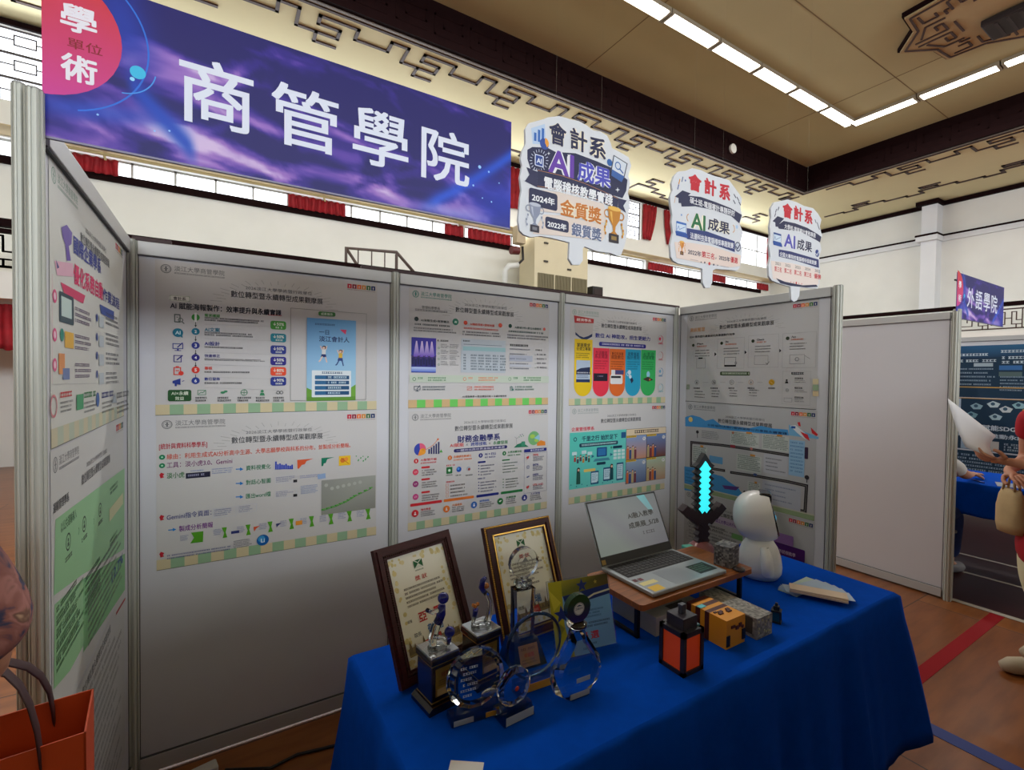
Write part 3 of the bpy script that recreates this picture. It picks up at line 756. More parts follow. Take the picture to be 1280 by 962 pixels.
# ================================================================== POSTERS (prints 842 x 594 mm)
PW, PH = 842, 594
Q = {}
Q['P1'] = [(193.2, 322.9), (472.5, 353.8), (471.4, 511.9), (193.9, 519.5)]; Q['P2'] = [(194.7, 520.8), (471.9, 513.0), (470.9, 669.2), (195.4, 714.5)]
Q['P3'] = [(512.3, 357.5), (688.1, 377.2), (686.2, 507.8), (511.1, 512.9)]; Q['P4'] = [(511.8, 513.9), (686.7, 508.6), (684.9, 635.6), (510.6, 664.6)]
Q['P5'] = [(714.2, 382.3), (835.1, 395.5), (832.9, 503.5), (712.2, 507.0)]; Q['P6'] = [(713.9, 507.8), (834.1, 504.2), (832.0, 611.1), (711.9, 631.1)]
Q['P7'] = [(858.2, 392.8), (1023.0, 372.8), (1019.2, 512.2), (855.9, 501.4)]; Q['P8'] = [(856.5, 502.2), (1020.2, 513.2), (1016.5, 651.2), (854.2, 610.0)]
Q['P9'] = [(854.7, 610.9), (1017.2, 652.4), (1013.5, 789.2), (852.4, 717.9)]; Q['P10'] = [(66.5, 192.5), (156.7, 308.7), (157.7, 519.7), (69.5, 561.6)]
Q['P11'] = [(68.6, 564.5), (157.4, 521.2), (158.4, 729.5), (71.6, 925.2)]
Q['N1'] = [(1182.9, 433.1), (1313.6, 428.8), (1310.9, 499.8), (1180.9, 495.2)]; Q['N2'] = [(1180.9, 495.8), (1310.9, 500.5), (1308.2, 571.2), (1178.9, 557.7)]
BACK, RIGHT, LEFT = (PI / 2, 0, 0), (PI / 2, 0, -PI / 2), (PI / 2, 0, PI / 2)
PAPER = (204, 201, 200)
GY, DK, NV, GN, OR, RD, TL, PU = (120, 120, 122), (40, 40, 44), (38, 46, 128), (44, 122, 66), (226, 120, 48), (206, 44, 52), (24, 128, 146), (98, 52, 140)
SDG = [(200, 30, 60), (140, 30, 60), (232, 110, 46), (210, 140, 60), (60, 110, 60), (30, 54, 104)]
def poster(key, loc, rot, crop, label, name='poster', w=PW, h=PH, paper=PAPER, cat='poster', group='exhibition posters on the display walls'):
    e = empty(name, loc, 0, label, cat, group, rot=rot)
    a = Art(w, h, Q.get(key), crop); a.raw = True
    a.part('sheet'); a.mrect(0, 0, w, h, paper)
    a.raw = False
    return e, a
def header(a, logo=GY, dy=0, checker=True, cg=(150, 184, 148), cb=(212, 198, 160), sun=True, title=(70, 70, 74), ty=106):
    a.raw = True
    a.part('emblem')
    a.ring(34, 32, 17, 3.0, logo); a.ring(34, 32, 12, 1.4, logo); a.mrect(31, 23, 37, 41, logo); a.mrect(27, 30, 41, 33, logo)
    a.part('college_name'); a.mtext('淡江大學商管學院', 60, 27, 226, logo, .006, 1, 21); a.mgreek(60, 42, 228, 49, 1, logo, .8, .05, 3, .5)
    a.part('goal_icons')
    for i, c in enumerate(SDG):
        x = 706 + i * 21.5; a.mrect(x, 15, x + 19, 35, c); a.mcirc(x + 9.5, 24, 2.8, (226, 216, 210), 10); a.mrect(x + 8, 27, x + 11, 32, (226, 216, 210))
    a.mgreek(706, 39, 832, 43, 1, (150, 120, 120), .8, .0, 5, .6)
    if sun:
        a.part('sunburst')
        for i in range(25):
            t = math.radians(180 + 7.5 * i); r0, r1 = (96, 112) if i % 2 else (102, 122)
            a.line([(421 + 2.0 * r0 * math.cos(t), ty + 34 + r0 * .86 * math.sin(t)), (421 + 2.0 * r1 * math.cos(t), ty + 34 + r1 * .86 * math.sin(t))], 1.2, (150, 150, 148))
    a.part('title')
    a.mtext('2026淡江大學學術暨行政單位', 300, ty - 30, 556, (104, 104, 108), 0, 1, 15)
    a.mtext('數位轉型暨永續轉型成果觀摩展', 248, ty, 600, title, .008, 1, 27)
    if checker:
        a.part('checker_border')
        a.mrect(0, 553, 842, 594, cb)
        n = 19
        for i in range(n):
            if i % 2: a.mrect(842 * i / n, 553, 842 * (i + 1) / n, 594, cg)
        a.mrect(0, 592, 842, 594, (110, 110, 100))
    a.raw = False
def icon(a, x, y, r, c, kind=0):
    """small pictogram around a point of the reading frame; r in mm"""
    u, v = a.c((x, y)); a0, a.raw = a.raw, True
    if kind == 0: a.mrect(u - r * .7, v - r, u + r * .5, v + r * .9, c, 2); a.mrect(u - r * .5, v - r * .75, u + r * .3, v + r * .65, PAPER); a.ring(u + r * .5, v + r * .3, r * .5, r * .16, c); a.line([(u + r * .8, v + r * .7), (u + r * 1.2, v + r * 1.1)], r * .2, c); a.mrect(u - r * .3, v - r * .4, u + r * .1, v - r * .25, c)
    elif kind == 1: a.mcirc(u, v, r, c); a.mpoly([(u + r * .3, v + r * .7), (u + r * .9, v + r * 1.2), (u + r * .8, v + r * .3)], c); a.mtext('AI', u - r * .5, v, u + r * .5, (200, 230, 235), .02)
    elif kind == 2: a.frame(u - r, v - r * .7, u + r, v + r * .55, c, r * .16); a.mrect(u - r * .15, v + r * .5, u + r * .15, v + r * .9, c); a.mrect(u - r * .6, v + r * .85, u + r * .6, v + r, c); a.line([(u - r * .1, v + r * .2), (u + r * .9, v - r * .9)], r * .22, c)
    elif kind == 3: a.frame(u - r * .8, v - r * .8, u + r * .7, v + r * .8, c, r * .16); a.line([(u - r * .2, v + r * .3), (u + r * .9, v - r * .8)], r * .25, c)
    elif kind == 4: a.frame(u - r * .8, v - r * .9, u + r * .6, v + r * .9, c, r * .18); a.mrect(u - r * .4, v - r * 1.1, u + r * .2, v - r * .75, c); a.mcirc(u + r * .6, v + r * .5, r * .5, c); a.mrect(u - r * .4, v - r * .2, u + r * .2, v, c)
    elif kind == 5: a.mpoly([(u - r, v - r * .2), (u + r * .5, v - r * .8), (u + r * .5, v + r * .7), (u - r, v + r * .3)], c); a.mrect(u - r * .6, v + r * .2, u - r * .2, v + r, c); a.line([(u + r * .8, v - r * .1), (u + r * 1.2, v - r * .3)], r * .15, c)
    elif kind == 6: a.frame(u - r, v - r * .7, u + r, v + r * .7, c, r * .12); a.line([(u - r * .7, v + r * .4), (u - r * .1, v - r * .1), (u + r * .2, v + r * .1), (u + r * .8, v - r * .5)], r * .14, c)
    elif kind == 7: a.ring(u, v, r * .9, r * .16, c); a.line([(u - r * .9, v), (u + r * .9, v)], r * .12, c); a.line([(u, v - r * .9), (u, v + r * .9)], r * .12, c)
    elif kind == 8: a.mcirc(u - r * .3, v, r * .6, c, 16, 0, 360, r * .35); a.mcirc(u + r * .4, v - r * .3, r * .5, c, 16, 0, 360, r * .3)
    elif kind == 9: a.ring(u - r * .45, v, r * .5, r * .16, c); a.ring(u + r * .45, v, r * .5, r * .16, c)
    elif kind == 10: a.mcirc(u, v - r * .4, r * .4, c); a.mpoly([(u - r * .7, v + r * .9), (u - r * .45, v + r * .1), (u + r * .45, v + r * .1), (u + r * .7, v + r * .9)], c)
    a.raw = a0

# ---- poster: making a flyer with AI (top left of the long wall)
e, a = poster('P1', (.073, .0112, 1.98), BACK, (180, 310, 4.129), 'poster on upper left of long wall with numbered steps and blue flyer picture')
header(a)
a.part('department_tag'); a.rect(128, 243, 238, 274, (236, 234, 228), 12); a.frame(133, 245, 235, 270, (110, 140, 90), 1.2); a.text('會計系', 150, 257, 216, 260, DK, .012)
a.part('headline'); a.text('AI 賦能海報製作：效率提升與永續實踐', 134, 296, 710, 331, (34, 40, 52), .016, h=26); a.line([(640, 344), (712, 347)], 2, (220, 90, 90))
rows = [(356, (58, 150, 60), '需求確認', 0, '↓50%', (70, 152, 56)), (429, (22, 118, 146), 'AI文案', 1, '↓50%', (24, 128, 146)), (501, (38, 48, 140), 'AI設計', 2, '↓50%', (34, 50, 140)), (564, (40, 34, 124), '快速修正', 3, '↓50%', (42, 32, 132)), (628, (222, 56, 40), '審核', 4, '↓80%', (232, 74, 40)), (684, (36, 56, 142), '數位發佈', 5, '↓90%', (32, 50, 140))]
for i, (y, c, t, k, pc, pcol) in enumerate(rows):
    a.part('step_icon', i); icon(a, 174, y + 6, 17, (90, 100, 96) if i == 0 else c, k)
    a.part('step_number', i); a.circ(266, y, 13.5, c); a.text(str(i + 1), 260, y, 272, y + 1, (232, 232, 232), .02)
    if i < 5: a.line([(266, y + 24), (266, y + 44)], 2.2, DK); a.poly([(260, y + 40), (272, y + 40), (266, y + 52)], DK)
    a.part('step_text', i); a.text(t, 312, y - 10, 312 + 20 * len(t), y - 8, c, .014); a.greek(312, y + 8, 630 - (i % 3) * 50, y + 24 + (6 if i < 2 else -4), 2 if i in (0, 1, 3) else 1, (60, 60, 66), .62, .15, i)
    a.line([(312, y + 36), (735, y + 50)], .8, (180, 180, 180))
    yy = 397 + (462 - 397) * i if i < 2 else [0, 0, 524, 582, 636, 687][i]
    a.part('saving_tag', i); a.rect(654, yy - 22, 735, yy + 22, pcol, 9); a.text(pc, 668, yy - 7, 724, yy - 5, (235, 235, 220), .012); a.greek(680, yy + 8, 712, yy + 18, 1, (220, 225, 210), .8, 0)
a.part('benefit_box'); a.rect(122, 731, 244, 790, (34, 84, 40), 7); a.text('AI×永續', 140, 748, 228, 750, (220, 232, 210), .012); a.text('效益', 160, 775, 206, 776, (220, 232, 210), .012)
for i, x in enumerate((298, 413, 517, 611, 702)):
    a.part('benefit_icon', i); icon(a, x, 745, 14, (58, 140, 96) if i < 4 else (50, 54, 60), (6, 8, 7, 10, 9)[i]); a.greek(x - 34, 768, x + 34, 796, 2, (60, 60, 64), .6, .25, i)
a.part('flyer_frame'); a.frame(757, 322, 1150, 785, (130, 134, 130), 1.5); a.rect(902, 328, 990, 350, (70, 130, 70), 7); a.text('成果展示', 915, 338, 976, 341, (225, 232, 215), .01)
a.part('flyer'); u0, v0 = a.c((842, 357)); u1, v1 = a.c((1094, 785)); a.raw = True
a.mpoly([(u0, v0), (u1, v0), (u1, v1), (u0, v1)], [(98, 160, 214), (116, 176, 224), (178, 214, 230), (168, 206, 228)])
H_ = v1 - v0; W_ = u1 - u0
a.mpoly([(u0, v1), (u0, v0 + H_ * .84), (u0 + W_ * .22, v0 + H_ * .90), (u0 + W_ * .3, v1)], (104, 160, 56)); a.mpoly([(u1, v1), (u1, v0 + H_ * .80), (u0 + W_ * .82, v0 + H_ * .87), (u0 + W_ * .7, v1)], (112, 168, 60)); a.mrect(u0, v0 + H_ * .95, u1, v1, (96, 150, 52))
a.mtext('一日', u0 + W_ * .24, v0 + H_ * .165, u0 + W_ * .44, (30, 48, 104), .016); a.mtext('淡江會計人', u0 + W_ * .24, v0 + H_ * .245, u0 + W_ * .86, (30, 48, 104), .016)
a.mpoly([(u0 + W_ * .66, v0 + H_ * .12), (u0 + W_ * .8, v0 + H_ * .12), (u0 + W_ * .78, v0 + H_ * .18)], (230, 70, 110)); a.mgreek(u0 + W_ * .16, v0 + H_ * .06, u0 + W_ * .6, v0 + H_ * .085, 1, (60, 90, 140), .8)
for fx_, fy, hair, top, leg in ((.34, .35, (74, 44, 36), (226, 226, 226), (36, 50, 110)), (.68, .39, (110, 66, 44), (226, 182, 66), (40, 66, 130))):
    X, Y = u0 + W_ * fx_, v0 + H_ * fy
    a.mcirc(X, Y, 8, hair); a.mcirc(X - 1, Y + 2, 5.5, (238, 200, 176)); a.mpoly([(X - 9, Y + 8), (X + 8, Y + 8), (X + 7, Y + 30), (X - 9, Y + 30)], top); a.line([(X - 8, Y + 10), (X - 15, Y - 6)], 4, (238, 200, 176)); a.line([(X + 8, Y + 10), (X + 12, Y - 8)], 4, (238, 200, 176))
    a.mpoly([(X - 10, Y + 30), (X + 8, Y + 30), (X + 10, Y + 44), (X - 14, Y + 42)], leg); a.line([(X - 8, Y + 42), (X - 16, Y + 58), (X - 20, Y + 62)], 5, leg if fx_ > .5 else (238, 200, 176)); a.line([(X + 6, Y + 42), (X + 12, Y + 66)], 5, leg if fx_ > .5 else (238, 200, 176))
a.mrect(u0 + W_ * .10, v0 + H_ * .63, u1 - W_ * .10, v0 + H_ * .955, (224, 232, 236), 3)
for i in range(4):
    y = v0 + H_ * (.69 + .064 * i); a.mrect(u0 + W_ * .16, y, u1 - W_ * .14, y + H_ * .047, (44, 104, 150), 2); a.mrect(u0 + W_ * .38, y + 1, u1 - W_ * .14, y + H_ * .045, (30, 78, 122), 2); a.mgreek(u0 + W_ * .42, y + 4, u1 - W_ * .2, y + H_ * .036, 1, (190, 214, 226), .9, .4, i)
a.mgreek(u0 + W_ * .3, v0 + H_ * .645, u1 - W_ * .3, v0 + H_ * .675, 1, (50, 80, 120), .8, 0)
a.raw = False
a.build(e)

# ---- poster: statistics and data science (lower left of the long wall)
e, a = poster('P2', (.075, .0112, 1.382), BACK, (180, 500, 4.129), 'poster on lower left of long wall with red bracketed heading and small charts')
header(a)
MG = (140, 30, 90)
a.part('heading'); a.text('[統計與資料科學學系]', 76, 244, 326, 230, (190, 30, 50), .008, h=26)
for y, c in ((296, (20, 128, 84)), (340, (20, 128, 84))): a.circ(92, y, 9.5, c); a.circ(92, y, 3.5, (170, 220, 190))
for y in (392, 611, 802): a.poly([(86, y - 16), (104, y - 10), (96, y + 2), (104, y + 8), (84, y + 14), (78, y - 4)], (190, 34, 50))
a.part('lines'); a.text('緣由：利用生成式AI分析高中生源、大學志願學校與科系的分布，並製成分析簡報。', 116, 294, 1068, 234, (214, 84, 60), .008, h=22)
a.text('工具：淡小虎3.0、Gemini', 116, 338, 456, 314, (120, 40, 110), .006, h=23); a.text('淡小虎', 116, 392, 208, 386, (44, 120, 60), .008, h=23)
a.text('Gemini指令頁面：', 116, 607, 348, 582, (54, 56, 130), .006, h=23); a.text('製成分析簡報', 180, 667, 356, 645, (120, 40, 140), .008, h=23)
for y, t in ((358, '資料視覺化'), (432, '對話心智圖'), (502, '匯出word檔')):
    a.line([(474, y), (500, y - 1)], 4, (40, 130, 210)); a.poly([(496, y - 10), (514, y), (496, y + 9)], (40, 130, 210)); a.text(t, 527, y - 8, 655, y - 13, (44, 130, 90), .008, h=21)
a.line([(124, 674), (152, 671)], 4, (40, 130, 210)); a.poly([(148, 662), (166, 670), (148, 680)], (40, 130, 210))
a.part('black_strip'); a.rect(215, 374, 342, 402, (34, 34, 60)); a.greek(225, 382, 330, 394, 1, (160, 160, 190), .8); a.greek(350, 352, 462, 384, 3, (120, 140, 190), .4, .3); a.greek(240, 362, 316, 370, 1, (120, 140, 190), .7)
a.part('charts')
for i in range(9):
    h_ = [40, 26, 30, 24, 22, 28, 20, 18, 24][i]; a.rect(678 + i * 10.5, 358 - h_, 686 + i * 10.5, 358, (40, 70, 190))
a.line([(676, 360), (772, 354)], 1.2, (40, 60, 150))
a.poly([(792, 310), (876, 303), (840, 316), (832, 332), (816, 336), (800, 356), (794, 354)], (222, 92, 50)); a.poly([(918, 300), (985, 295), (948, 306), (940, 326), (930, 328), (926, 342), (918, 342)], (20, 126, 96))
a.rect(1008, 288, 1068, 338, (242, 196, 40)); a.circ(1028, 312, 11, (220, 120, 40)); a.circ(1046, 306, 9, (240, 150, 60)); a.line([(1020, 300), (1060, 330)], 2.5, (190, 90, 30))
for i in range(14): a.circ(1098 + (i * 37 % 62), 290 + (i * 23 % 28), 2.6, (50, 160, 80))
for y0, x1 in ((392, 790), (466, 790)): a.frame(678, y0, x1, y0 + 36, (200, 204, 220), .8); a.greek(682, y0 + 4, x1 - 8, y0 + 34, 4, (110, 120, 170), .4, .5); a.rect(772, y0 + 20, 792, y0 + 34, DK)
a.greek(806, 386, 936, 404, 2, (120, 130, 190), .4, .2); a.greek(810, 440, 900, 486, 6, (110, 140, 190), .45, .2, 4); a.poly([(896, 386), (938, 378), (940, 404), (900, 410)], (150, 176, 214))
a.part('seedling_photo'); u0, v0 = a.c((918, 425)); u1, v1 = a.c((1197, 545)); v1 += 12; v0 -= 8; a.raw = True
a.mpoly([(u0, v0), (u1, v0), (u1, v1), (u0, v1)], [(150, 152, 146), (166, 168, 160), (138, 138, 130), (144, 146, 136)])
for i in range(7): a.mcirc(u0 + 20 + i * 25, v0 + 24 + (i * 17 % 20), 8, (178, 180, 172), 14)
P = [(u0 + 8, v1 - 20), (u0 + 60, v1 - 30), (u0 + 110, v1 - 46), (u0 + 150, v1 - 68), (u1 - 22, v1 - 94)]
a.line(P, 2.4, (70, 140, 50))
for i in range(12):
    t = i / 11 * 3.999; k = int(t); f = t - k; X = P[k][0] + (P[k + 1][0] - P[k][0]) * f; Y = P[k][1] + (P[k + 1][1] - P[k][1]) * f; a.mcirc(X - 4, Y - 4, 5.5, (60, 150, 50), 10, 0, 360, 3.4); a.mcirc(X + 4, Y - 6, 5, (90, 176, 60), 10, 0, 360, 3)
a.raw = False
a.part('thumbnails')
a.frame(356, 556, 476, 604, (190, 196, 214), .8); a.greek(362, 562, 470, 600, 4, (110, 120, 170), .4, .4); a.frame(484, 540, 582, 580, (190, 196, 214), .8); a.greek(490, 546, 576, 580, 4, (110, 120, 170), .4, .4, 3)
GR = (84, 160, 36)
a.poly([(242, 686), (306, 678), (304, 734), (238, 742), (258, 712)], GR)
for x, y in ((402, 660), (524, 646), (638, 630), (748, 615), (852, 602), (952, 590), (1048, 575), (1144, 564)): a.part('thumbnail', x); a.poly([(x, y), (x + 26, y - 3), (x + 20, y + 24), (x + 28, y + 50), (x + 4, y + 54), (x + 12, y + 28)], GR); a.greek(x - 44, y + 8, x - 4, y + 42, 4, (120, 130, 176), .45, .3, x)
a.greek(186, 700, 232, 730, 4, (120, 130, 176), .45, .3); a.poly([(566, 656), (600, 650), (580, 664), (570, 680)], (222, 90, 50)); a.poly([(682, 640), (712, 634), (692, 650), (686, 660)], (60, 66, 120)); a.rect(784, 624, 818, 646, (232, 150, 50)); a.rect(450, 676, 492, 690, (50, 60, 120))
a.circ(614, 724, 23, (20, 96, 170)); a.circ(608, 718, 13, (60, 150, 210)); a.text('Li', 604, 726, 624, 726, (220, 236, 246), .02)
a.greek(118, 778, 450, 806, 2, (90, 100, 150), .45, .1); a.greek(462, 722, 560, 764, 5, (60, 60, 80), .4, .2)
a.build(e)

# ---- poster: management sciences (upper middle)
e, a = poster('P3', (1.07, .0112, 1.982), BACK, (490, 340, 5.3455), 'poster on upper middle panel with blue stage photo and three columns', h=604)
header(a, ty=90, logo=(40, 130, 116), cg=(112, 206, 98), cb=(212, 180, 132))
a.part('department'); a.text('管理科學學系', 204, 232, 326, 240, GY, .006); a.greek(160, 250, 370, 270, 1, GY, .6, 0, 1, .6)
for x, y, c, t, xe in ((168, 310, (44, 60, 60), 'AI海報生成×客群觸及', 388, ), (497, 336, (224, 80, 58), 'AI職能探索×課程地圖', 690), (796, 358, (40, 80, 70), 'AI數據分析×數位永續應用', 1002)):
    a.part('column_head', x); a.circ(x, y, 11, c); a.text(t, x + 30, y + 12, xe, y + 18, c, .01, h=13); a.greek(x - 12, y + 38, xe + 28, y + 52, 1, c, .7, .1); a.greek(x - 20, y + 64, xe + 50, y + 98, 2, (90, 90, 94), .5, .12, int(x))
a.circ(430, 330, 17, (60, 140, 116)); a.text('AI', 422, 330, 438, 331, (220, 236, 230), .02); a.circ(730, 354, 12, (226, 90, 70)); a.circ(1024, 380, 9, (226, 110, 100))
a.part('stage_photo'); u0, v0 = a.c((135, 432)); u1, v1 = a.c((298, 672)); a.raw = True
a.mpoly([(u0, v0), (u1, v0), (u1, v1), (u0, v1)], [(50, 46, 150), (70, 50, 170), (60, 60, 160), (40, 56, 150)])
w_, h_ = u1 - u0, v1 - v0
for t in (.2, .42, .62, .82): a.mpoly([(u0 + w_ * t - 3, v0 + h_ * .1), (u0 + w_ * t + 3, v0 + h_ * .1), (u0 + w_ * t + 16, v0 + h_ * .55), (u0 + w_ * t - 16, v0 + h_ * .55)], [(226, 206, 240), (226, 206, 240), (110, 76, 190), (110, 76, 190)])
a.mrect(u0, v0 + h_ * .55, u1, v0 + h_ * .82, (38, 34, 110)); a.mpoly([(u0, v1 - 4), (u1, v1 - 4), (u1, v0 + h_ * .84), (u0, v0 + h_ * .84)], [(90, 120, 210), (90, 120, 210), (190, 206, 240), (190, 206, 240)])
for i in range(9):
    X = u0 + w_ * (.06 + .11 * i); Y = v0 + h_ * (.58 if i % 2 else .54); a.mcirc(X, Y, 4.5, (70, 50, 90), 10); a.mpoly([(X - 6, Y + 4), (X + 6, Y + 4), (X + 5, Y + 40), (X - 5, Y + 40)], (24, 22, 80)); a.line([(X, Y + 8), (X + (9 if i % 3 else -9), Y - 6)], 3, (60, 46, 120))
a.raw = False
a.part('tables'); a.rect(466, 450, 764, 672, (188, 196, 204)); a.greek(480, 454, 520, 468, 1, DK, .6, 0); a.line([(484, 480), (740, 492)], 2.0, (90, 110, 120)); a.rect(478, 500, 764, 528, (158, 196, 200))
for j in range(6):
    for i in range(6): a.greek(482 + i * 49, 548 + j * 18.5 + i * 1.6, 482 + i * 49 + (14 if i == 0 else 38), 561 + j * 18.5 + i * 1.6, 1, (56, 76, 90), .7, .2, i + j)
a.greek(308, 452, 380, 466, 1, DK, .7, 0)
for j in range(4): a.ring(316, 506 + j * 37, 5, 1.4, GN); a.greek(330, 480 + j * 38, 382, 512 + j * 38, 3, (100, 100, 104), .4, .4, j); a.greek(390, 482 + j * 38, 452, 514 + j * 38, 3, (100, 100, 104), .4, .4, j + 5)
a.greek(794, 482, 920, 500, 1, DK, .7, 0); a.rect(790, 556, 944, 596, (178, 182, 196)); a.rect(790, 616, 936, 634, (196, 198, 206))
for j in range(5): a.greek(792, 512 + j * 32, 940, 526 + j * 32, 1, (100, 104, 120), .5, .3, j)
a.greek(964, 516, 1002, 528, 1, DK, .7, 0)
for j in range(4): a.circ(962, 552 + j * 29, 2, GN); a.greek(972, 546 + j * 29, 1038, 560 + j * 29, 1, (70, 70, 76), .6, .1, j)
a.part('result_band'); a.rect(122, 690, 1052, 738, (196, 206, 190))
for x, c in ((152, GN), (490, OR), (792, GN)): a.ring(x, 714, 9, 2.4, c); a.greek(x + 24, 702, x + 50, 716, 1, c, .8, 0); a.greek(x + 92, 702, x + 222, 732, 2, c, .6, .15, int(x))
a.part('link_row'); icon(a, 172, 776, 16, (60, 80, 96), 2); icon(a, 522, 776, 14, (224, 90, 64), 6); icon(a, 804, 778, 12, (60, 120, 110), 4)
for x, c in ((208, (70, 90, 100)), (556, (224, 90, 64)), (828, (50, 110, 90))): a.greek(x, 762, x + 150 - (x > 500) * 20, 796, 2, c, .5, .1, x)
a.text('AI 賦能教學 × 數位轉型升級 × 永續共榮未來', 474, 830, 770, 829, DK, .008, h=11)
a.build(e)

# ---- poster: banking and finance (lower middle)
e, a = poster('P4', (1.073, .0112, 1.374), BACK, (490, 490, 5.3455), 'poster on lower middle panel with pie chart, bar chart and green globe')
header(a, ty=98, sun=False)
a.part('headline'); a.text('財務金融學系', 442, 312, 728, 302, (34, 40, 110), .02, h=38); a.text('AI賦能', 392, 358, 486, 352, (206, 52, 52), .014, h=20); a.text('×', 500, 352, 514, 352, GY); a.text('跨際接軌', 532, 350, 640, 342, (40, 60, 150), .014, h=20); a.text('×', 652, 343, 666, 343, GY); a.text('永續發展', 682, 340, 780, 334, (44, 122, 66), .014, h=20)
a.part('slogan_pill'); u0, v0 = a.c((418, 394)); u1, v1 = a.c((776, 370)); a.raw = True; a.mrect(u0, v0 - 9, u1, v0 + 9, (42, 40, 104), 9); a.mtext('一體跨出與世界金融未來產業', u0 + 16, v0, u1 - 16, (214, 210, 226), .006, 1, 11); a.raw = False
a.part('pie_chart'); a.circ(192, 384, 31, (58, 76, 176)); a.circ(192, 384, 31, (230, 96, 130), 12, -95, 20); a.circ(192, 384, 31, (246, 150, 60), 12, 20, 110); a.circ(210, 398, 16, (240, 160, 50)); a.circ(214, 386, 8, (230, 150, 40))
a.part('bar_chart')
for i in range(5): a.rect(248 + i * 16, 382 - i * 12, 258 + i * 16, 414, (40, 44, 100))
a.line([(232, 384), (264, 366), (284, 350), (312, 316)], 2.4, (230, 110, 50)); a.circ(312, 316, 5, (230, 110, 50)); a.poly([(320, 404), (334, 384), (344, 404)], (90, 170, 80))
a.part('globe'); a.circ(955, 308, 40, (120, 180, 120)); a.circ(945, 296, 17, (170, 206, 90), 16, 0, 360, 12); a.circ(972, 322, 15, (170, 206, 90), 16, 0, 360, 10); a.circ(955, 308, 40, (150, 200, 220), 20, -30, 20)
a.poly([(820, 372), (842, 350), (870, 340), (900, 352), (920, 366)], (40, 120, 90)); a.rect(870, 330, 896, 362, (60, 140, 110), 6); a.poly([(975, 340), (1000, 322), (1030, 330), (1032, 356), (975, 360)], (232, 140, 50)); a.line([(838, 350), (838, 310)], 1.4, GY); a.line([(838, 310), (826, 300)], 1.6, GY); a.line([(838, 310), (850, 304)], 1.6, GY)
for i in range(5): a.circ(856 + i * 7, 300 - (i * 13 % 22), 3, (70, 70, 110) if i % 2 else (50, 140, 100))
heads = [(166, 462, RD, 'AI智慧升級', 196, 304), (392, 440, OR, '永續績效數據化', 416, 536), (598, 424, NV, 'AI × ESG', 626, 700), (756, 410, GN, '大學永續治理', 778, 872)]
for i, (x, y, c, t, xa, xb) in enumerate(heads):
    a.part('column_head', i); a.circ(x, y, 12, c); a.text(str(i + 1), x - 3, y, x + 3, y, (236, 230, 226), .02, h=11); a.text(t, xa, y - 8, xb, y - 14, c, .012, h=13); a.greek(xa, y + 6, xb, y + 18, 1, c, .7, .1)
a.part('red_column')
for y, c in ((536, (222, 60, 90)), (616, (150, 30, 110)), (702, (200, 60, 130))): a.circ(162, y, 15, c); icon(a, 162, y, 7, (236, 220, 220), 6); a.bar(200, y - 29, 258, y - 36, 10, RD, 5); a.greek(204, y - 18, 320 - (y % 3) * 12, y + 28, 3, (70, 60, 60), .5, .15, y)
a.bar(126, 756, 338, 733, 14, RD, 5); a.part('orange_column'); a.greek(368, 486, 418, 498, 1, RD, .7, 0)
a.rect(368, 502, 408, 546, (46, 120, 66), 4); a.circ(388, 524, 7, (200, 220, 200)); a.circ(452, 517, 14, (40, 90, 190)); a.circ(448, 512, 7, (90, 150, 220)); a.circ(516, 512, 12, (170, 180, 190)); a.circ(520, 516, 7, (190, 80, 70))
for x in (366, 430, 496): a.greek(x, 552, x + 44, 562, 1, (70, 80, 70), .7, .1)
a.greek(366, 596, 418, 608, 1, RD, .7, 0)
for j in range(4): a.frame(364, 616 + j * 24, 382, 632 + j * 24, OR, 1.2); a.greek(394, 616 + j * 23, 510, 630 + j * 23, 1, (80, 70, 66), .6, .3, j)
a.bar(350, 726, 552, 702, 14, OR, 5); a.part('blue_column'); a.rect(578, 462, 630, 474, NV, 3)
for j in range(4): a.circ(584, 492 + j * 20, 3, NV); a.greek(596, 486 + j * 20, 690 - (j % 2) * 24, 498 + j * 20, 1, (60, 64, 100), .6, .1, j)
for j in range(4): a.circ(584, 604 + j * 20, 3, NV); a.greek(596, 596 + j * 20, 700 - (j % 2) * 14, 608 + j * 20, 1, (60, 64, 100), .6, .1, j)
a.greek(578, 574, 620, 586, 1, NV, .7, 0); a.bar(568, 696, 718, 680, 14, NV, 5); a.part('green_column'); a.rect(740, 450, 792, 458, GN, 3)
for j in range(4): a.greek(744, 470 + j * 20, 842 - (j % 2) * 14, 480 + j * 20, 1, (50, 90, 66), .6, .1, j)
for j in range(4): a.circ(748, 584 + j * 18, 3, GN); a.greek(764, 576 + j * 18, 856 - (j % 2) * 14, 588 + j * 18, 1, (60, 80, 66), .6, .1, j)
a.bar(732, 676, 878, 656, 14, GN, 5); a.part('results_panel'); a.bar(888, 393, 1038, 382, 18, NV); a.text('量化效益成果', 930, 390, 1020, 382, (225, 225, 236), .008, h=10); a.frame(888, 404, 1040, 668, NV, 1)
for j, (t, c) in enumerate((('70%', RD), ('80%', NV), ('100%', NV), ('17%→42', RD))): icon(a, 914, 436 + j * 66, 11, c if j in (0, 3) else (90, 100, 150), (5, 7, 8, 5)[j]); a.text(t, 946, 420 + j * 66, 984 + (j == 3) * 30, 418 + j * 66, c, .014, h=12); a.greek(946, 430 + j * 64, 1020, 462 + j * 64, 3, (60, 60, 90), .5, .2, j)
a.part('footer_badges')
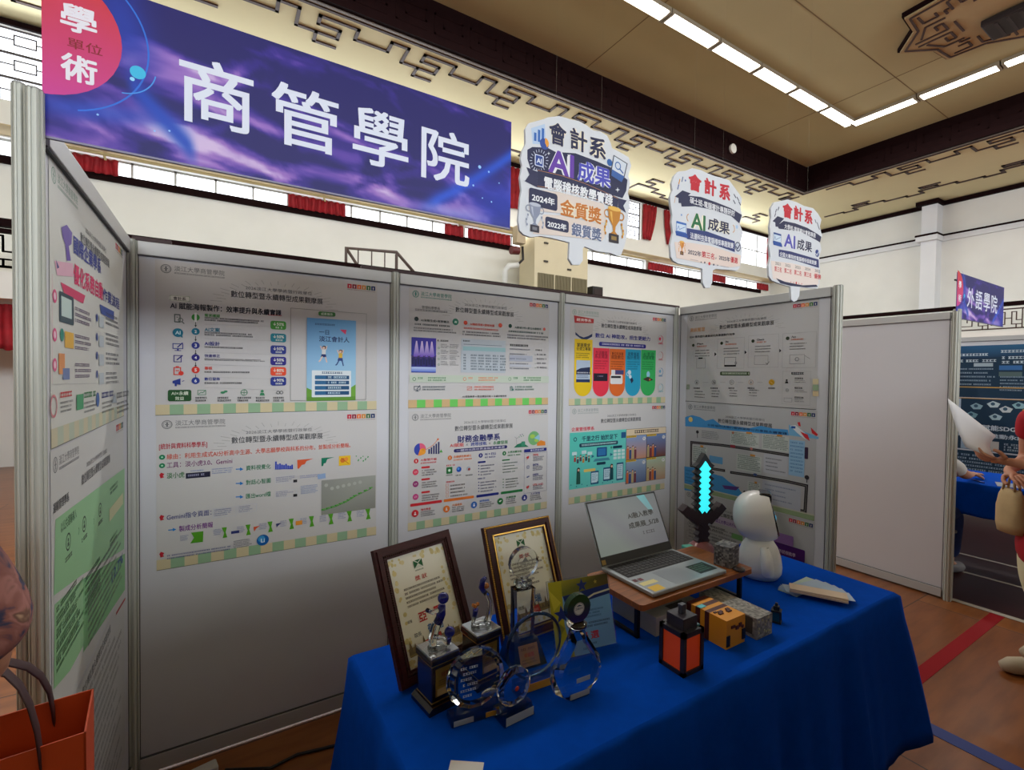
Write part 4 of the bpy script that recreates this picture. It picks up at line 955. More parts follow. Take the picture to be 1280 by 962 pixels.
for x, y, c, t in ((158, 812, RD, '強化學習'), (368, 782, OR, '升值成長'), (552, 754, (60, 110, 190), '國際接軌'), (728, 730, GN, '永續發展'), (890, 706, (60, 66, 140), '人才培育')): a.part('footer_badge', x); a.circ(x, y, 18, c); icon(a, x, y, 9, (232, 228, 224), 10 if c != GN else 8); a.text(t, x + 38, y - 26, x + 104, y - 32, c, .012, h=12); a.greek(x + 38, y - 18, x + 134 - (x > 700) * 20, y + 20, 3, (60, 60, 66), .5, .25, x)
a.build(e)

# ---- poster: five coloured columns (upper right)
e, a = poster('P5', (2.065, .0112, 1.972), BACK, (690, 370, 6.412), 'poster on upper right panel with five tall rounded colour columns')
header(a, ty=98, logo=(150, 170, 160))
a.part('crest'); a.poly([(184, 152), (344, 182), (342, 216), (190, 212)], (182, 44, 44)); a.text('經濟學系', 206, 182, 324, 200, (236, 220, 214), .014, h=18); a.poly([(190, 212), (340, 216), (332, 320), (266, 358), (196, 306)], (196, 188, 184)); a.poly([(196, 286), (230, 318), (262, 330), (300, 318), (332, 300), (330, 324), (266, 358), (196, 308)], (34, 50, 96))
a.part('headline'); a.text('數位 AI 神助攻，招生更給力', 356, 316, 796, 340, (50, 52, 150), .016, h=30)
u0, v0 = a.c((386, 380)); u1, v1 = a.c((762, 400)); a.raw = True; a.mrect(u0, v0 - 12, u1, v0 + 14, (46, 46, 140), 10); a.mgreek(u0 + 24, v0 - 5, u1 - 24, v0 + 6, 1, (206, 206, 230), .9, 0); a.raw = False
cols = [(190, 326, 340, 802, (232, 194, 24), (90, 60, 20)), (340, 462, 412, 804, (232, 54, 76), (150, 20, 50)), (472, 590, 420, 802, (226, 108, 44), (120, 50, 20)), (600, 714, 424, 800, (44, 160, 196), (20, 90, 120)), (724, 834, 428, 798, (58, 178, 96), (20, 110, 60))]
for i, (x0, x1, y0, y1, c, d) in enumerate(cols):
    a.part('colour_column', i); u0, v0 = a.c((x0, y0)); u1, v1 = a.c((x1, y1)); a.raw = True
    r = (u1 - u0) / 2; a.mpoly([(u0, v0), (u1, v0)] + [(u0 + r + r * math.cos(math.radians(t)), v1 - r + r * math.sin(math.radians(t))) for t in range(0, 181, 15)], c)
    a.part('column_text', i); dk = (50, 40, 20) if i == 0 else d
    yt = v0 + (30 if i else 36); a.mtext(('掌握需求', '生活職涯', '數位科技展', '視覺傳達', 'AI 影音')[i], u0 + 18, yt, u1 - 18, dk, .014); a.mtext(('全速立專案', '系友職涯', '賦能數位', '設計應用', '校園導覽')[i], u0 + 14, yt + 22, u1 - 14, dk, .014)
    a.mgreek(u0 + 12, yt + 48, u1 - 12, yt + 48 + (36 if i == 0 else 60), 3 if i == 0 else 4, dk, .45, .25, i)
    a.part('column_picture', i)
    if i == 0: a.mrect(u0 + 16, v0 + 128, u1 - 16, v0 + 262, (176, 192, 212)); a.mpoly([(u0 + 16, v0 + 190), (u0 + 50, v0 + 176), (u1 - 16, v0 + 168), (u1 - 16, v0 + 214), (u0 + 16, v0 + 214)], (28, 40, 76)); a.mrect(u0 + 16, v0 + 244, u1 - 16, v0 + 262, (30, 50, 96)); a.mgreek(u0 + 24, v0 + 200, u1 - 24, v0 + 208, 1, (226, 226, 236), .8, 0); a.mgreek(u0 + 24, v0 + 220, u1 - 24, v0 + 240, 2, (60, 70, 100), .5, .1)
    if i == 1: a.mrect(u0 + 6, v0 + 158, u1 - 12, v0 + 206, (30, 24, 44)); a.mgreek(u0 + 40, v0 + 172, u1 - 50, v0 + 180, 1, (150, 140, 170), .9, 0)
    if i == 2: a.mrect(u0 + 16, v0 + 134, u0 + 48, v0 + 170, (222, 222, 222)); a.mrect(u0 + 50, v0 + 134, u1 - 12, v0 + 162, (70, 70, 120)); a.mrect(u0 + 8, v0 + 164, u1 - 20, v0 + 224, (226, 226, 226), 12); a.mrect(u0 + 14, v0 + 172, u1 - 36, v0 + 186, DK)
    if i == 3: a.mcirc(u0 + 36, v0 + 150, 15, (206, 222, 232)); a.ring(u0 + 24, v0 + 160, 14, 4, (206, 222, 232)); a.mcirc(u0 + 44, v0 + 178, 12, (206, 222, 232)); a.mpoly([(u0 + 44, v0 + 196), (u0 + 62, v0 + 182), (u0 + 74, v0 + 204), (u0 + 56, v0 + 222)], (40, 40, 70))
    if i == 4: a.mcirc(u0 + r, v0 + 164, 16, (150, 206, 226), 18, 0, 360, 22); a.mpoly([(u0 + 20, v0 + 196), (u0 + r, v0 + 178), (u1 - 20, v0 + 200), (u0 + r, v0 + 212)], (70, 60, 50)); a.mcirc(u0 + r + 16, v0 + 198, 7, (210, 110, 70))
    a.raw = False
for y, c, c2 in ((346, (226, 60, 100), (226, 60, 100)), (476, (200, 90, 90), (206, 196, 194)), (606, (40, 130, 180), (120, 170, 200)), (732, (90, 170, 180), (190, 210, 212))): a.part('side_badge', y); a.ring(878, y, 27, 3.5, c, -80, 110); a.ring(878, y, 27, 2, (170, 170, 180), 110, 280); a.circ(874, y - 4, 11, c2); a.greek(860, y + 30, 894, y + 40, 1, c, .8, 0)
a.build(e)

# ---- poster: business administration (lower right)
e, a = poster('P6', (2.075, .0112, 1.374), BACK, (690, 490, 6.012), 'poster on lower right panel with turquoise infographic beside comic style pictures')
header(a, ty=98, logo=(150, 160, 160), sun=False)
a.part('heading'); a.text('企業管理學系', 154, 282, 326, 272, (206, 34, 60), .014, h=24)
a.part('infographic'); u0, v0 = a.c((142, 308)); u1, v1 = a.c((562, 675)); v1 = a.c((142, 736))[1]; a.raw = True; w_, h_ = u1 - u0, v1 - v0
a.mpoly([(u0, v0), (u1, v0), (u1, v1), (u0, v1)], [(86, 196, 182), (100, 206, 196), (120, 210, 206), (96, 200, 190)])
DT = (22, 60, 84)
a.mtext('千里之行 始於足下', u0 + w_ * .2, v0 + h_ * .12, u0 + w_ * .83, DT, .022, 1, 34); a.mrect(u0 + w_ * .16, v0 + h_ * .2, u0 + w_ * .84, v0 + h_ * .27, DT, 9); a.mgreek(u0 + w_ * .2, v0 + h_ * .22, u0 + w_ * .8, v0 + h_ * .25, 1, (190, 226, 226), .9, 0)
a.mcirc(u0 + w_ * .09, v0 + h_ * .12, 13, DT); a.mcirc(u0 + w_ * .09, v0 + h_ * .12, 8, (96, 200, 186)); a.mrect(u0 + w_ * .9, v0 + h_ * .05, u1 - 6, v0 + h_ * .16, (40, 90, 140), 4); a.mrect(u0 + w_ * .75, v0 + h_ * .295, u0 + w_ * .92, v0 + h_ * .345, DT, 6); a.mcirc(u0 + w_ * .72, v0 + h_ * .32, 8, (60, 150, 110))
for i in range(6): X = u0 + w_ * (.09 + .047 * i); Y = v0 + h_ * (.42 + .03 * (i % 2)); a.mcirc(X, Y, 7, (60, 34, 40)); a.mcirc(X, Y + 3, 5, (226, 180, 150)); a.mrect(X - 8, Y + 8, X + 8, Y + 34, [(180, 60, 60), (60, 70, 90), (90, 60, 80), (200, 130, 60), (50, 60, 80), (70, 90, 80)][i], 4)
for (x, y) in ((.04, .34), (.2, .33), (.3, .36)): a.mrect(u0 + w_ * x, v0 + h_ * y, u0 + w_ * (x + .08), v0 + h_ * (y + .06), (200, 226, 230), 4)
a.mrect(u0 + w_ * .46, v0 + h_ * .30, u0 + w_ * .64, v0 + h_ * .47, (24, 70, 130), 4); a.mrect(u0 + w_ * .48, v0 + h_ * .32, u0 + w_ * .62, v0 + h_ * .45, (50, 120, 180)); a.mpoly([(u0 + w_ * .43, v0 + h_ * .50), (u0 + w_ * .67, v0 + h_ * .50), (u0 + w_ * .70, v0 + h_ * .55), (u0 + w_ * .40, v0 + h_ * .55)], (70, 140, 160)); a.mrect(u0 + w_ * .46, v0 + h_ * .57, u0 + w_ * .62, v0 + h_ * .62, DT, 6)
for X in (.37, .70): a.mpoly([(u0 + w_ * X, v0 + h_ * .42), (u0 + w_ * (X + .05), v0 + h_ * .45), (u0 + w_ * X, v0 + h_ * .48)], (30, 110, 140))
for j in range(3):
    for i in range(3): a.mrect(u0 + w_ * (.76 + .075 * i), v0 + h_ * (.37 + .065 * j), u0 + w_ * (.82 + .075 * i), v0 + h_ * (.42 + .065 * j), (206, 232, 232), 3)
for (x, y, w2, h2) in ((.58, .68, .15, .25), (.82, .62, .13, .33), (.36, .72, .14, .24)): a.mrect(u0 + w_ * x, v0 + h_ * y, u0 + w_ * (x + w2), v0 + h_ * (y + h2), (40, 90, 130), 5); a.mrect(u0 + w_ * (x + .012), v0 + h_ * (y + .03), u0 + w_ * (x + w2 - .012), v0 + h_ * (y + h2 - .03), (196, 224, 234)); a.mgreek(u0 + w_ * (x + .025), v0 + h_ * (y + .05), u0 + w_ * (x + w2 - .02), v0 + h_ * (y + h2 - .06), 6, (60, 120, 160), .5, .3)
for X, c in ((.15, (40, 90, 80)), (.73, (30, 80, 90))): Y = v0 + h_ * .66; X = u0 + w_ * X; a.mcirc(X, Y, 12, (50, 30, 34)); a.mrect(X - 12, Y, X + 10, Y + 34, (50, 30, 34), 6); a.mcirc(X + 1, Y + 4, 8, (232, 188, 160)); a.mpoly([(X - 14, Y + 18), (X + 14, Y + 18), (X + 16, Y + 90), (X - 16, Y + 90)], c)
a.mrect(u0 + w_ * .24, v0 + h_ * .67, u0 + w_ * .44, v0 + h_ * .72, (226, 200, 110), 4)
for i in range(10): a.mcirc(u0 + w_ * (.03 + .09 * (i * 7 % 10)), v0 + h_ * (.92 + .012 * (i % 5)), 4, (40, 120, 140), 10)
a.raw = False
a.part('comic'); u0, v0 = a.c((566, 280)); u1, v1 = a.c((858, 634)); v1 += 14; a.raw = True; w_, h_ = u1 - u0, v1 - v0
a.mrect(u0, v0, u1, v1, (60, 50, 54)); a.mrect(u0 + 2, v0 + 2, u1 - 2, v0 + h_ * .12, (226, 206, 176)); a.mgreek(u0 + w_ * .2, v0 + h_ * .03, u0 + w_ * .85, v0 + h_ * .09, 1, (60, 40, 40), .9, 0)
for (x, y, c, c2) in ((0, .12, (130, 160, 206), (206, 150, 120)), (.5, .12, (110, 140, 190), (120, 70, 50)), (0, .56, (150, 170, 196), (96, 110, 150)), (.5, .56, (176, 196, 170), (190, 150, 120))):
    X0, Y0, X1, Y1 = u0 + w_ * x + 2, v0 + h_ * y + 2, u0 + w_ * (x + .5) - 2, v0 + h_ * (y + .44) - 2
    a.mpoly([(X0, Y0), (X1, Y0), (X1, Y1), (X0, Y1)], [c, c, c2, c2]); a.mrect(X0, Y0, X0 + w_ * .24, Y0 + 12, (240, 196, 60)); a.mgreek(X0 + 4, Y0 + 3, X0 + w_ * .22, Y0 + 10, 1, DK, .9, 0)
    for i in range(4): xx = X0 + 14 + i * 23; yy = Y0 + h_ * (.2 + .03 * (i % 2)); a.mcirc(xx, yy, 8, (56, 36, 34)); a.mcirc(xx + 1, yy + 3, 6, (230, 184, 150)); a.mrect(xx - 10, yy + 9, xx + 10, Y1 - 2, [(206, 110, 60), (60, 80, 130), (190, 170, 120), (120, 60, 70)][(i + int(x * 4)) % 4], 5)
    a.mcirc(X1 - 22, Y0 + 24, 15, (226, 226, 226), 18, 0, 360, 12); a.mgreek(X1 - 32, Y0 + 18, X1 - 12, Y0 + 30, 3, DK, .5, .2)
a.raw = False
a.build(e)

# ---- right side wall: upper
e, a = poster('P7', (3.0112, -.078, 1.986), RIGHT, (840, 360, 5.818), 'upper poster on right side wall with four outlined steps and golden circle', paper=(190, 188, 188))
header(a, checker=False)
a.part('department'); a.text('資訊管理', 126, 304, 232, 298, (202, 146, 92), .012); a.text('以AI 應用提升產業研究與專題製作效率', 122, 356, 450, 333, DK, .012, h=16)
a.part('step_boxes')
for x0, y0, x1, y1, cx, cy, t in ((120, 390, 290, 590, 148, 415, 'Plan'), (322, 362, 518, 584, 354, 400, 'Do'), (548, 338, 768, 576, 582, 384, 'Check'), (796, 322, 1042, 578, 834, 364, 'Act')):
    a.part('step_box', cx)
    if x0 > 200: a.frame(x0, y0, x1, y1, (150, 150, 150), 1.0)
    a.part('step_head', cx); a.circ(cx, cy, 10, (54, 66, 50)); a.text(t, cx + 28, cy - 10, cx + 28 + len(t) * 11, cy - 12, DK, .014, h=11); a.greek(cx + 26, cy + 2, cx + 110, cy + 16, 1, (190, 110, 80), .7, .2); a.greek(cx + 14, cy + 34, cx + 140, cy + 94, 3, (80, 80, 80), .3, .3, cx)
for x, y in ((308, 480), (527, 466), (779, 454)): a.poly([(x - 5, y - 14), (x + 9, y), (x - 5, y + 14)], DK)
a.part('step_icons'); a.frame(172, 510, 236, 582, GY, 1.5); a.rect(186, 504, 216, 514, DK); a.frame(374, 502, 458, 566, DK, 1.6); a.rect(374, 558, 458, 570, DK); a.ring(456, 544, 8, 1.8, DK); a.frame(592, 490, 692, 556, GY, 1.4); a.line([(676, 544), (684, 554), (700, 534)], 2, DK); a.frame(848, 482, 958, 550, GY, 1.6); a.ring(902, 516, 11, 3, GY); a.line([(960, 490), (998, 514)], 2, GY)
a.part('green_title'); a.rect(344, 607, 560, 634, (62, 82, 50), 5); a.greek(356, 614, 548, 628, 1, (206, 214, 196), .8, 0)
a.part('flow_circles')
for i, (x, c) in enumerate(((174, GY), (298, GY), (428, GY), (568, (190, 150, 110)), (718, (206, 160, 40)))):
    a.part('flow_circle', i)
    if i < 4: a.ring(x, 684, 15, 2.2, c); icon(a, x, 684, 7, DK if i < 2 else GY, (10, 4, 7, 10)[i]); a.line([(x + 46, 685), (x + 84, 686)], 1.2, GY)
    else: a.circ(x, 684, 17, c); a.circ(x, 684, 12, (190, 138, 30)); a.line([(x - 8, 680), (x, 688), (x + 8, 692)], 2, (226, 196, 120))
    a.greek(x - 24, 722, x + 28, 736, 1, DK, .7, .1)
    if i < 4: a.greek(x - 16, 748 - i * 3, x + 56, 810 - i * 4, 3, (80, 80, 80), .3, .3, i)
a.part('side_panel'); a.frame(796, 604, 1000, 848, (160, 160, 158), 1); a.greek(862, 612, 938, 630, 1, DK, .8, 0); icon(a, 828, 676, 13, DK, 10); icon(a, 832, 742, 10, GY, 7); a.frame(808, 798, 866, 828, GY, 1.3)
for y in (650, 720, 790): a.greek(886, y, 950, y + 16, 1, DK, .7, .1); a.greek(886, y + 20, 980, y + 44, 2, GY, .4, .4, y)
a.part('side_checks'); a.rect(1018, 660, 1060, 700, (212, 198, 160)); a.rect(1018, 704, 1060, 744, (150, 174, 140)); a.rect(1018, 748, 1060, 786, (212, 190, 150)); a.rect(100, 700, 122, 736, (150, 160, 140))
a.part('edge'); a.raw = True; a.mrect(0, 591, 842, 594, (70, 72, 66)); a.raw = False
a.build(e)

# ---- right side wall: middle (route map)
e, a = poster('P8', (3.0112, -.082, 1.388), RIGHT, (840, 490, 4.1818), 'middle poster on right side wall with looping black road and small aeroplane', paper=(186, 186, 188))
header(a, checker=False, sun=False)
SK = (70, 150, 210)
a.part('sky'); a.poly([(64, 130), (100, 120), (140, 130), (170, 150), (210, 140), (250, 172), (330, 180), (400, 188), (460, 176), (520, 190), (600, 196), (606, 226), (460, 216), (300, 200), (180, 186), (64, 178)], SK)
a.circ(92, 143, 17, (238, 206, 120)); a.poly([(606, 170), (660, 196), (762, 236), (760, 246), (606, 226)], (120, 180, 220))
a.poly([(612, 176), (640, 172), (690, 214), (718, 250), (690, 246), (650, 214)], (226, 228, 232)); a.poly([(664, 206), (704, 222), (716, 256), (690, 240)], (206, 44, 50)); a.poly([(720, 184), (758, 222), (750, 230), (726, 214)], (206, 44, 50)); a.poly([(650, 158), (664, 156), (668, 180), (656, 176)], (206, 44, 50)); a.rect(618, 178, 640, 190, (40, 90, 170))
a.part('banner_words'); a.text('公民協同決策行動與國際公共事務永續實踐', 180, 176, 596, 212, (26, 52, 96), .014, h=15)
a.part('road')
def road(pts):
    a.line(pts, 17, (44, 40, 46)); a.line(pts, 2, (150, 146, 140))
road([(604, 330), (440, 304), (260, 278), (96, 262), (94, 384), (180, 396), (266, 410)]); road([(305, 420), (440, 440), (600, 468), (698, 490), (690, 624), (600, 608), (480, 582)])
a.part('text_cards')
for x0, y0, x1, y1, n in ((300, 212, 450, 282, 7), (466, 226, 606, 306, 8), (332, 330, 462, 416, 8), (100, 282, 178, 372, 8), (390, 472, 456, 536, 6)):
    a.part('text_card', x0); a.rect(x0, y0, x1, y1, (196, 202, 198)); a.greek(x0 + 5, y0 + 4, x1 - 5, y1 - 4, n, (70, 96, 86), .5, .15, x0); a.rect(x0 + (x1 - x0) * .55, y0 - 4, x0 + (x1 - x0) * .75, y0 + 6, (206, 140, 60))
a.rect(606, 252, 688, 440, (150, 190, 222)); a.greek(612, 262, 682, 430, 9, (80, 130, 180), .4, .2); a.rect(190, 336, 260, 372, (100, 160, 206)); a.rect(474, 330, 600, 432, (190, 192, 200)); a.rect(466, 480, 668, 600, (182, 186, 198))
for j in range(4): a.greek(484, 350 + j * 20, 590, 360 + j * 20, 1, (60, 60, 70), .5, .5, j); a.greek(480, 496 + j * 24, 650, 508 + j * 24, 1, (110, 120, 150), .5, .4, j)
a.greek(150, 206, 250, 250, 5, (100, 100, 110), .4, .3)
a.part('markers'); a.circ(128, 208, 11, (50, 46, 52)); a.line([(128, 212), (128, 240)], 4, (50, 46, 52)); a.rect(688, 288, 707, 350, (60, 40, 66), 4); a.circ(700, 446, 12, (50, 46, 52)); a.line([(700, 450), (700, 474)], 4, (50, 46, 52)); a.circ(374, 522, 8, (50, 46, 52))
a.circ(314, 212, 7, (200, 120, 90)); a.circ(410, 296, 8, (200, 120, 110)); a.rect(300, 276, 326, 290, (150, 50, 60)); a.circ(430, 432, 13, (60, 80, 130), 16, 0, 360, 8)
a.part('sea'); a.poly([(60, 388), (120, 396), (180, 420), (260, 440), (290, 466), (340, 500), (370, 540), (356, 574), (280, 556), (190, 530), (60, 512)], SK); a.greek(66, 410, 120, 500, 5, (40, 100, 160), .3, .2); a.poly([(256, 486), (348, 496), (330, 514), (270, 506)], (90, 60, 130)); a.poly([(256, 532), (320, 540), (300, 562), (264, 552)], (200, 60, 60))
a.part('ground'); a.raw = True; a.mrect(0, 566, 842, 594, (150, 170, 130)); a.mrect(0, 560, 842, 567, (196, 196, 180)); a.raw = False
a.build(e)

# ---- right side wall: lower, mostly behind the things on the table
e, a = poster('P9', (3.0112, -.085, .79), RIGHT, (840, 490, 4.1818), 'lowest poster on right side wall with purple headings behind white robot', paper=(186, 186, 188))
header(a, checker=True)
a.part('purple_headings'); a.rect(216, 660, 340, 700, (196, 180, 206)); a.text('淡江大學公共行政', 222, 672, 336, 700, (96, 50, 140), .014, h=24); a.rect(306, 744, 364, 772, (120, 176, 110), 4); a.rect(500, 738, 630, 790, (160, 120, 190), 4); a.rect(500, 800, 690, 876, (86, 36, 120), 6); a.text('校外訪視教學', 536, 828, 640, 850, (220, 200, 230), .014, h=22)
a.part('texts'); a.greek(190, 706, 270, 740, 2, DK, .5, .1); a.greek(204, 770, 300, 800, 2, DK, .5, .1)
a.ring(86, 688, 15, 2, GY); a.frame(68, 726, 104, 768, GY, 1.4)
a.raw = True; a.mgreek(40, 200, 400, 330, 6, GY, .4, .2); a.mgreek(460, 330, 800, 520, 8, GY, .4, .2, 3); a.mrect(60, 380, 380, 520, (176, 160, 190)); a.raw = False
a.build(e)

# ---- left side wall: upper
e, a = poster('P10', (-.0072, -.94, 1.99), LEFT, (0, 160, 2.4056), 'upper poster on left side wall with purple figure and pink heading', paper=(214, 214, 208))
header(a, logo=(130, 160, 140), checker=True, cg=(186, 196, 176), cb=(206, 198, 168), sun=False)
a.part('figure'); a.poly([(196, 300), (212, 292), (228, 316), (226, 350), (218, 356), (224, 400), (212, 400), (208, 352), (200, 330)], (110, 84, 170)); a.poly([(176, 400), (230, 408), (232, 448), (184, 444)], (230, 180, 200)); a.poly([(180, 396), (190, 420), (184, 424)], (70, 70, 130))
a.part('headline'); a.text('國際企業學系', 232, 352, 312, 416, (56, 66, 150), .02, h=44); a.text('優化系務自動', 232, 434, 318, 496, (220, 60, 110), .02, h=50); a.text('作業流程', 318, 500, 366, 530, (70, 80, 150), .014, h=38)
a.part('left_column'); a.poly([(194, 464), (266, 504), (260, 528), (204, 498)], (214, 70, 110))
for y in (506, 622, 712): a.circ(177, y, 14, (222, 90, 140)); a.circ(177, y, 8, (236, 200, 214))
a.rect(190, 500, 232, 588, (60, 80, 90), 6); a.rect(196, 512, 226, 570, (200, 220, 214)); a.circ(198, 622, 14, (40, 140, 120)); a.rect(206, 614, 232, 662, (230, 180, 70)); a.rect(188, 678, 206, 740, (226, 150, 90)); a.rect(200, 722, 220, 756, (110, 130, 180))
for y in (548, 626, 708): a.greek(236, y, 284, y + 50, 3, (96, 70, 110), .5, .2, y)
a.part('right_column'); a.poly([(308, 530), (350, 552), (350, 578), (312, 558)], (70, 90, 160))
for y in (570, 628, 684, 740): a.circ(300, y, 11, (60, 80, 150)); a.greek(326, y - 6, 366, y + 34, 3, (70, 70, 80), .45, .3, y); a.rect(306, y - 4, 320, y + 30, (190, 200, 206))
a.line([(168, 440), (168, 768)], 1.2, (220, 150, 170)); a.line([(168, 770), (366, 766)], 1.4, (190, 190, 190))
a.part('bottom_row'); a.ring(173, 836, 24, 5, (214, 130, 140)); a.rect(240, 800, 260, 846, (70, 160, 110)); a.circ(302, 816, 20, (60, 100, 170)); a.poly([(342, 826), (352, 796), (358, 826)], (170, 180, 190))
for x, c in ((192, RD), (262, GN), (314, NV), (358, GY)): a.greek(x, 792, x + 34, 812, 1, c, .8, 0); a.greek(x, 820, x + 38, 858, 3, (90, 90, 96), .4, .3, x)
a.build(e)
# ---- left side wall: lower
e, a = poster('P11', (-.0072, -.945, 1.392), LEFT, (0, 520, 2.175), 'lower poster on left side wall with pale green boxes', paper=(206, 206, 204))
header(a, checker=False, sun=False)
G1, G2 = (150, 200, 150), (130, 190, 132)
a.part('green_boxes'); a.poly([(162, 280), (345, 140), (344, 360), (232, 430), (158, 486)], G1); a.poly([(160, 510), (232, 444), (300, 400), (300, 500), (200, 690), (158, 740)], G1); a.poly([(236, 440), (300, 400), (346, 372), (346, 470), (236, 640)], G2)
a.part('texts'); a.text('運輸管理學系', 156, 246, 198, 222, DK, .012, h=22); a.text('以公共運輸導入', 176, 296, 218, 268, (40, 90, 50), .012, h=24)
for x, y in ((196, 340), (238, 292), (280, 254)):
    a.ring(x, y, 20, 4, (40, 60, 46)); icon(a, x, y, 11, (40, 60, 46), 10); u_, v_ = a.c((x, y)); a.raw = True; a.mgreek(u_ - 26, v_ + 30, u_ + 30, v_ + 42, 1, DK, .8, 0); a.raw = False
for x, y in ((222, 312), (262, 286)): a.ring(x, y, 9, 2, GN, -80, 80)
for x, y, n in ((164, 520, 5), (240, 440, 3)):
    for j in range(n):
        u_, v_ = a.c((x, y + j * 36)); a.raw = True; a.mgreek(u_, v_, u_ + 190, v_ + 13, 1, (40, 80, 50), .8, .3, j); a.mgreek(u_, v_ + 18, u_ + 230, v_ + 27, 1, (60, 110, 70), .8, .3, j + 4); a.raw = False
for j in range(3):
    u_, v_ = a.c((306, 196 + j * 70)); a.raw = True; a.mgreek(u_, v_, u_ + 130, v_ + 26, 2, (60, 100, 70), .55, .2, j); a.raw = False
a.text('12.7%', 310, 420, 340, 398, (70, 100, 160), .014, h=34); a.line([(322, 536), (346, 494)], 8, (190, 60, 60)); a.rect(304, 230, 340, 262, (206, 206, 160))
a.raw = True; a.mgreek(300, 380, 800, 560, 9, (110, 110, 110), .35, .3, 5); a.raw = False
a.build(e)
# lower still: a third sheet with a text table
e, a = poster('P12', (-.0072, -.95, .79), LEFT, (0, 520, 2.175), 'bottom poster low on left side wall with grey text rows', paper=(200, 200, 200))
a.raw = True; a.part('texts'); a.mgreek(40, 60, 800, 560, 16, (120, 120, 120), .4, .3, 9); a.part('title'); a.mtext('數位轉型暨永續轉型成果觀摩展', 248, 34, 600, DK, .008, 1, 27); a.raw = False
a.build(e)

# ---- neighbouring booth: dark teal posters
TEA = (30, 56, 78)
for key, z, nm in (('N1', 1.96, 'upper'), ('N2', 1.36, 'lower')):
    e, a = poster(key, (7.6752, -.08, z), RIGHT, (1170, 320, 6.009), 'dark teal poster on far neighbouring booth wall, the %s one' % nm, paper=TEA)
    a.raw = True
    if nm == 'upper':
        a.part('glow'); a.mpoly([(0, 0), (842, 0), (842, 120), (0, 150)], [(40, 90, 130), (50, 100, 140), (34, 60, 90), (30, 60, 90)])
        a.part('texts')
        for i, (x, y, w_) in enumerate(((120, 90, 250), (60, 160, 190), (260, 160, 160), (470, 60, 300), (480, 130, 320), (480, 180, 300))): a.mgreek(x, y, x + w_, y + 34, 1, (196, 210, 220), .8, 0, i)
        for i in range(5): a.mgreek(20, 260 + i * 44, 420, 284 + i * 44, 1, (150, 170, 186), .6, .1, i); a.mgreek(470, 350 + i * 36, 820, 372 + i * 36, 1, (150, 170, 186), .6, .1, i + 9)
        a.mrect(250, 200, 410, 240, (170, 186, 196)); a.mrect(460, 230, 640, 280, (60, 110, 170)); a.mrect(460, 300, 640, 350, (90, 110, 110)); a.mrect(0, 470, 842, 482, (190, 150, 80))
    else:
        a.part('pictures'); a.mrect(20, 10, 150, 200, (176, 190, 206)); a.mrect(20, 210, 100, 330, (120, 150, 190)); a.mrect(20, 0, 842, 8, (200, 150, 70))
        for x, y, c in ((280, 90, (150, 180, 190)), (420, 60, (190, 206, 210)), (520, 110, (200, 206, 210)), (620, 60, (150, 190, 200)), (700, 110, (220, 180, 70)), (240, 190, (120, 160, 170)), (440, 200, (170, 196, 206))): a.mpoly([(x - 50, y), (x, y - 34), (x + 60, y - 6), (x + 40, y + 36), (x - 20, y + 40)], c); a.mcirc(x, y, 18, (60, 90, 110))
        a.part('lettering'); a.mtext('AI 賦能SDGs', 250, 330, 640, (206, 216, 226), .02, 1, 60); a.mtext('以日文學習推動永續目標', 60, 420, 830, (190, 204, 216), .02, 1, 52)
        a.part('texts'); a.mrect(160, 480, 300, 590, (150, 170, 190)); a.mrect(320, 480, 480, 590, (196, 190, 184)); a.mgreek(520, 490, 820, 580, 3, (170, 186, 200), .6, .1)
    a.raw = False; a.build(e)
e, a = poster('N3', (7.6752, -.08, .75), RIGHT, (0, 0, 1), 'dark teal poster on far neighbouring booth wall, lowest of three', paper=TEA)
a.raw = True; a.part('texts'); a.mgreek(40, 40, 800, 400, 9, (150, 170, 190), .5, .2, 2); a.mrect(420, 60, 470, 110, (190, 120, 70)); a.raw = False; a.build(e)

# ================================================================== AWARD SIGNS held on fine threads
BOARDW = mat('foam_board', (216, 220, 228), 0.55)
NVY, CRM, GLD, SLV = (38, 42, 78), (226, 212, 204), (206, 140, 40), (120, 128, 150)
def sign(key, x, z, quad, crop, outline, label):
    Q[key] = quad
    e = empty('award_sign', (x, -1.0, z), 0, label, 'sign', 'cut-out award signs above the booth', rot=BACK)
    a = Art(600, 600, quad, crop)
    P = [a.c(p) for p in outline]; P = [(u / 1000, -v / 1000) for u, v in P]
    MB().use(BOARDW).prism(P, -.009, 0, 'z').build('board', None, e)
    us = [p[0] for p in P]; top = max(p[1] for p in P)
    t = MB().use(mat('nylon', (150, 140, 120), .4))
    for u in (min(us) + .14, max(us) - .14): t.cyl((u, top - .03, -.004), (u, ZC - z, -.004), .00015, n=5)
    t.build('nylon_thread', None, e)
    return e, a
def outlined(a, ch, x0, y0, x1, y1, col, out=(232, 234, 240), b=.02, ob=.075, h=None):
    a.text(ch, x0, y0, x1, y1, out, ob, h=h); a.text(ch, x0, y0, x1, y1, col, b, h=h)
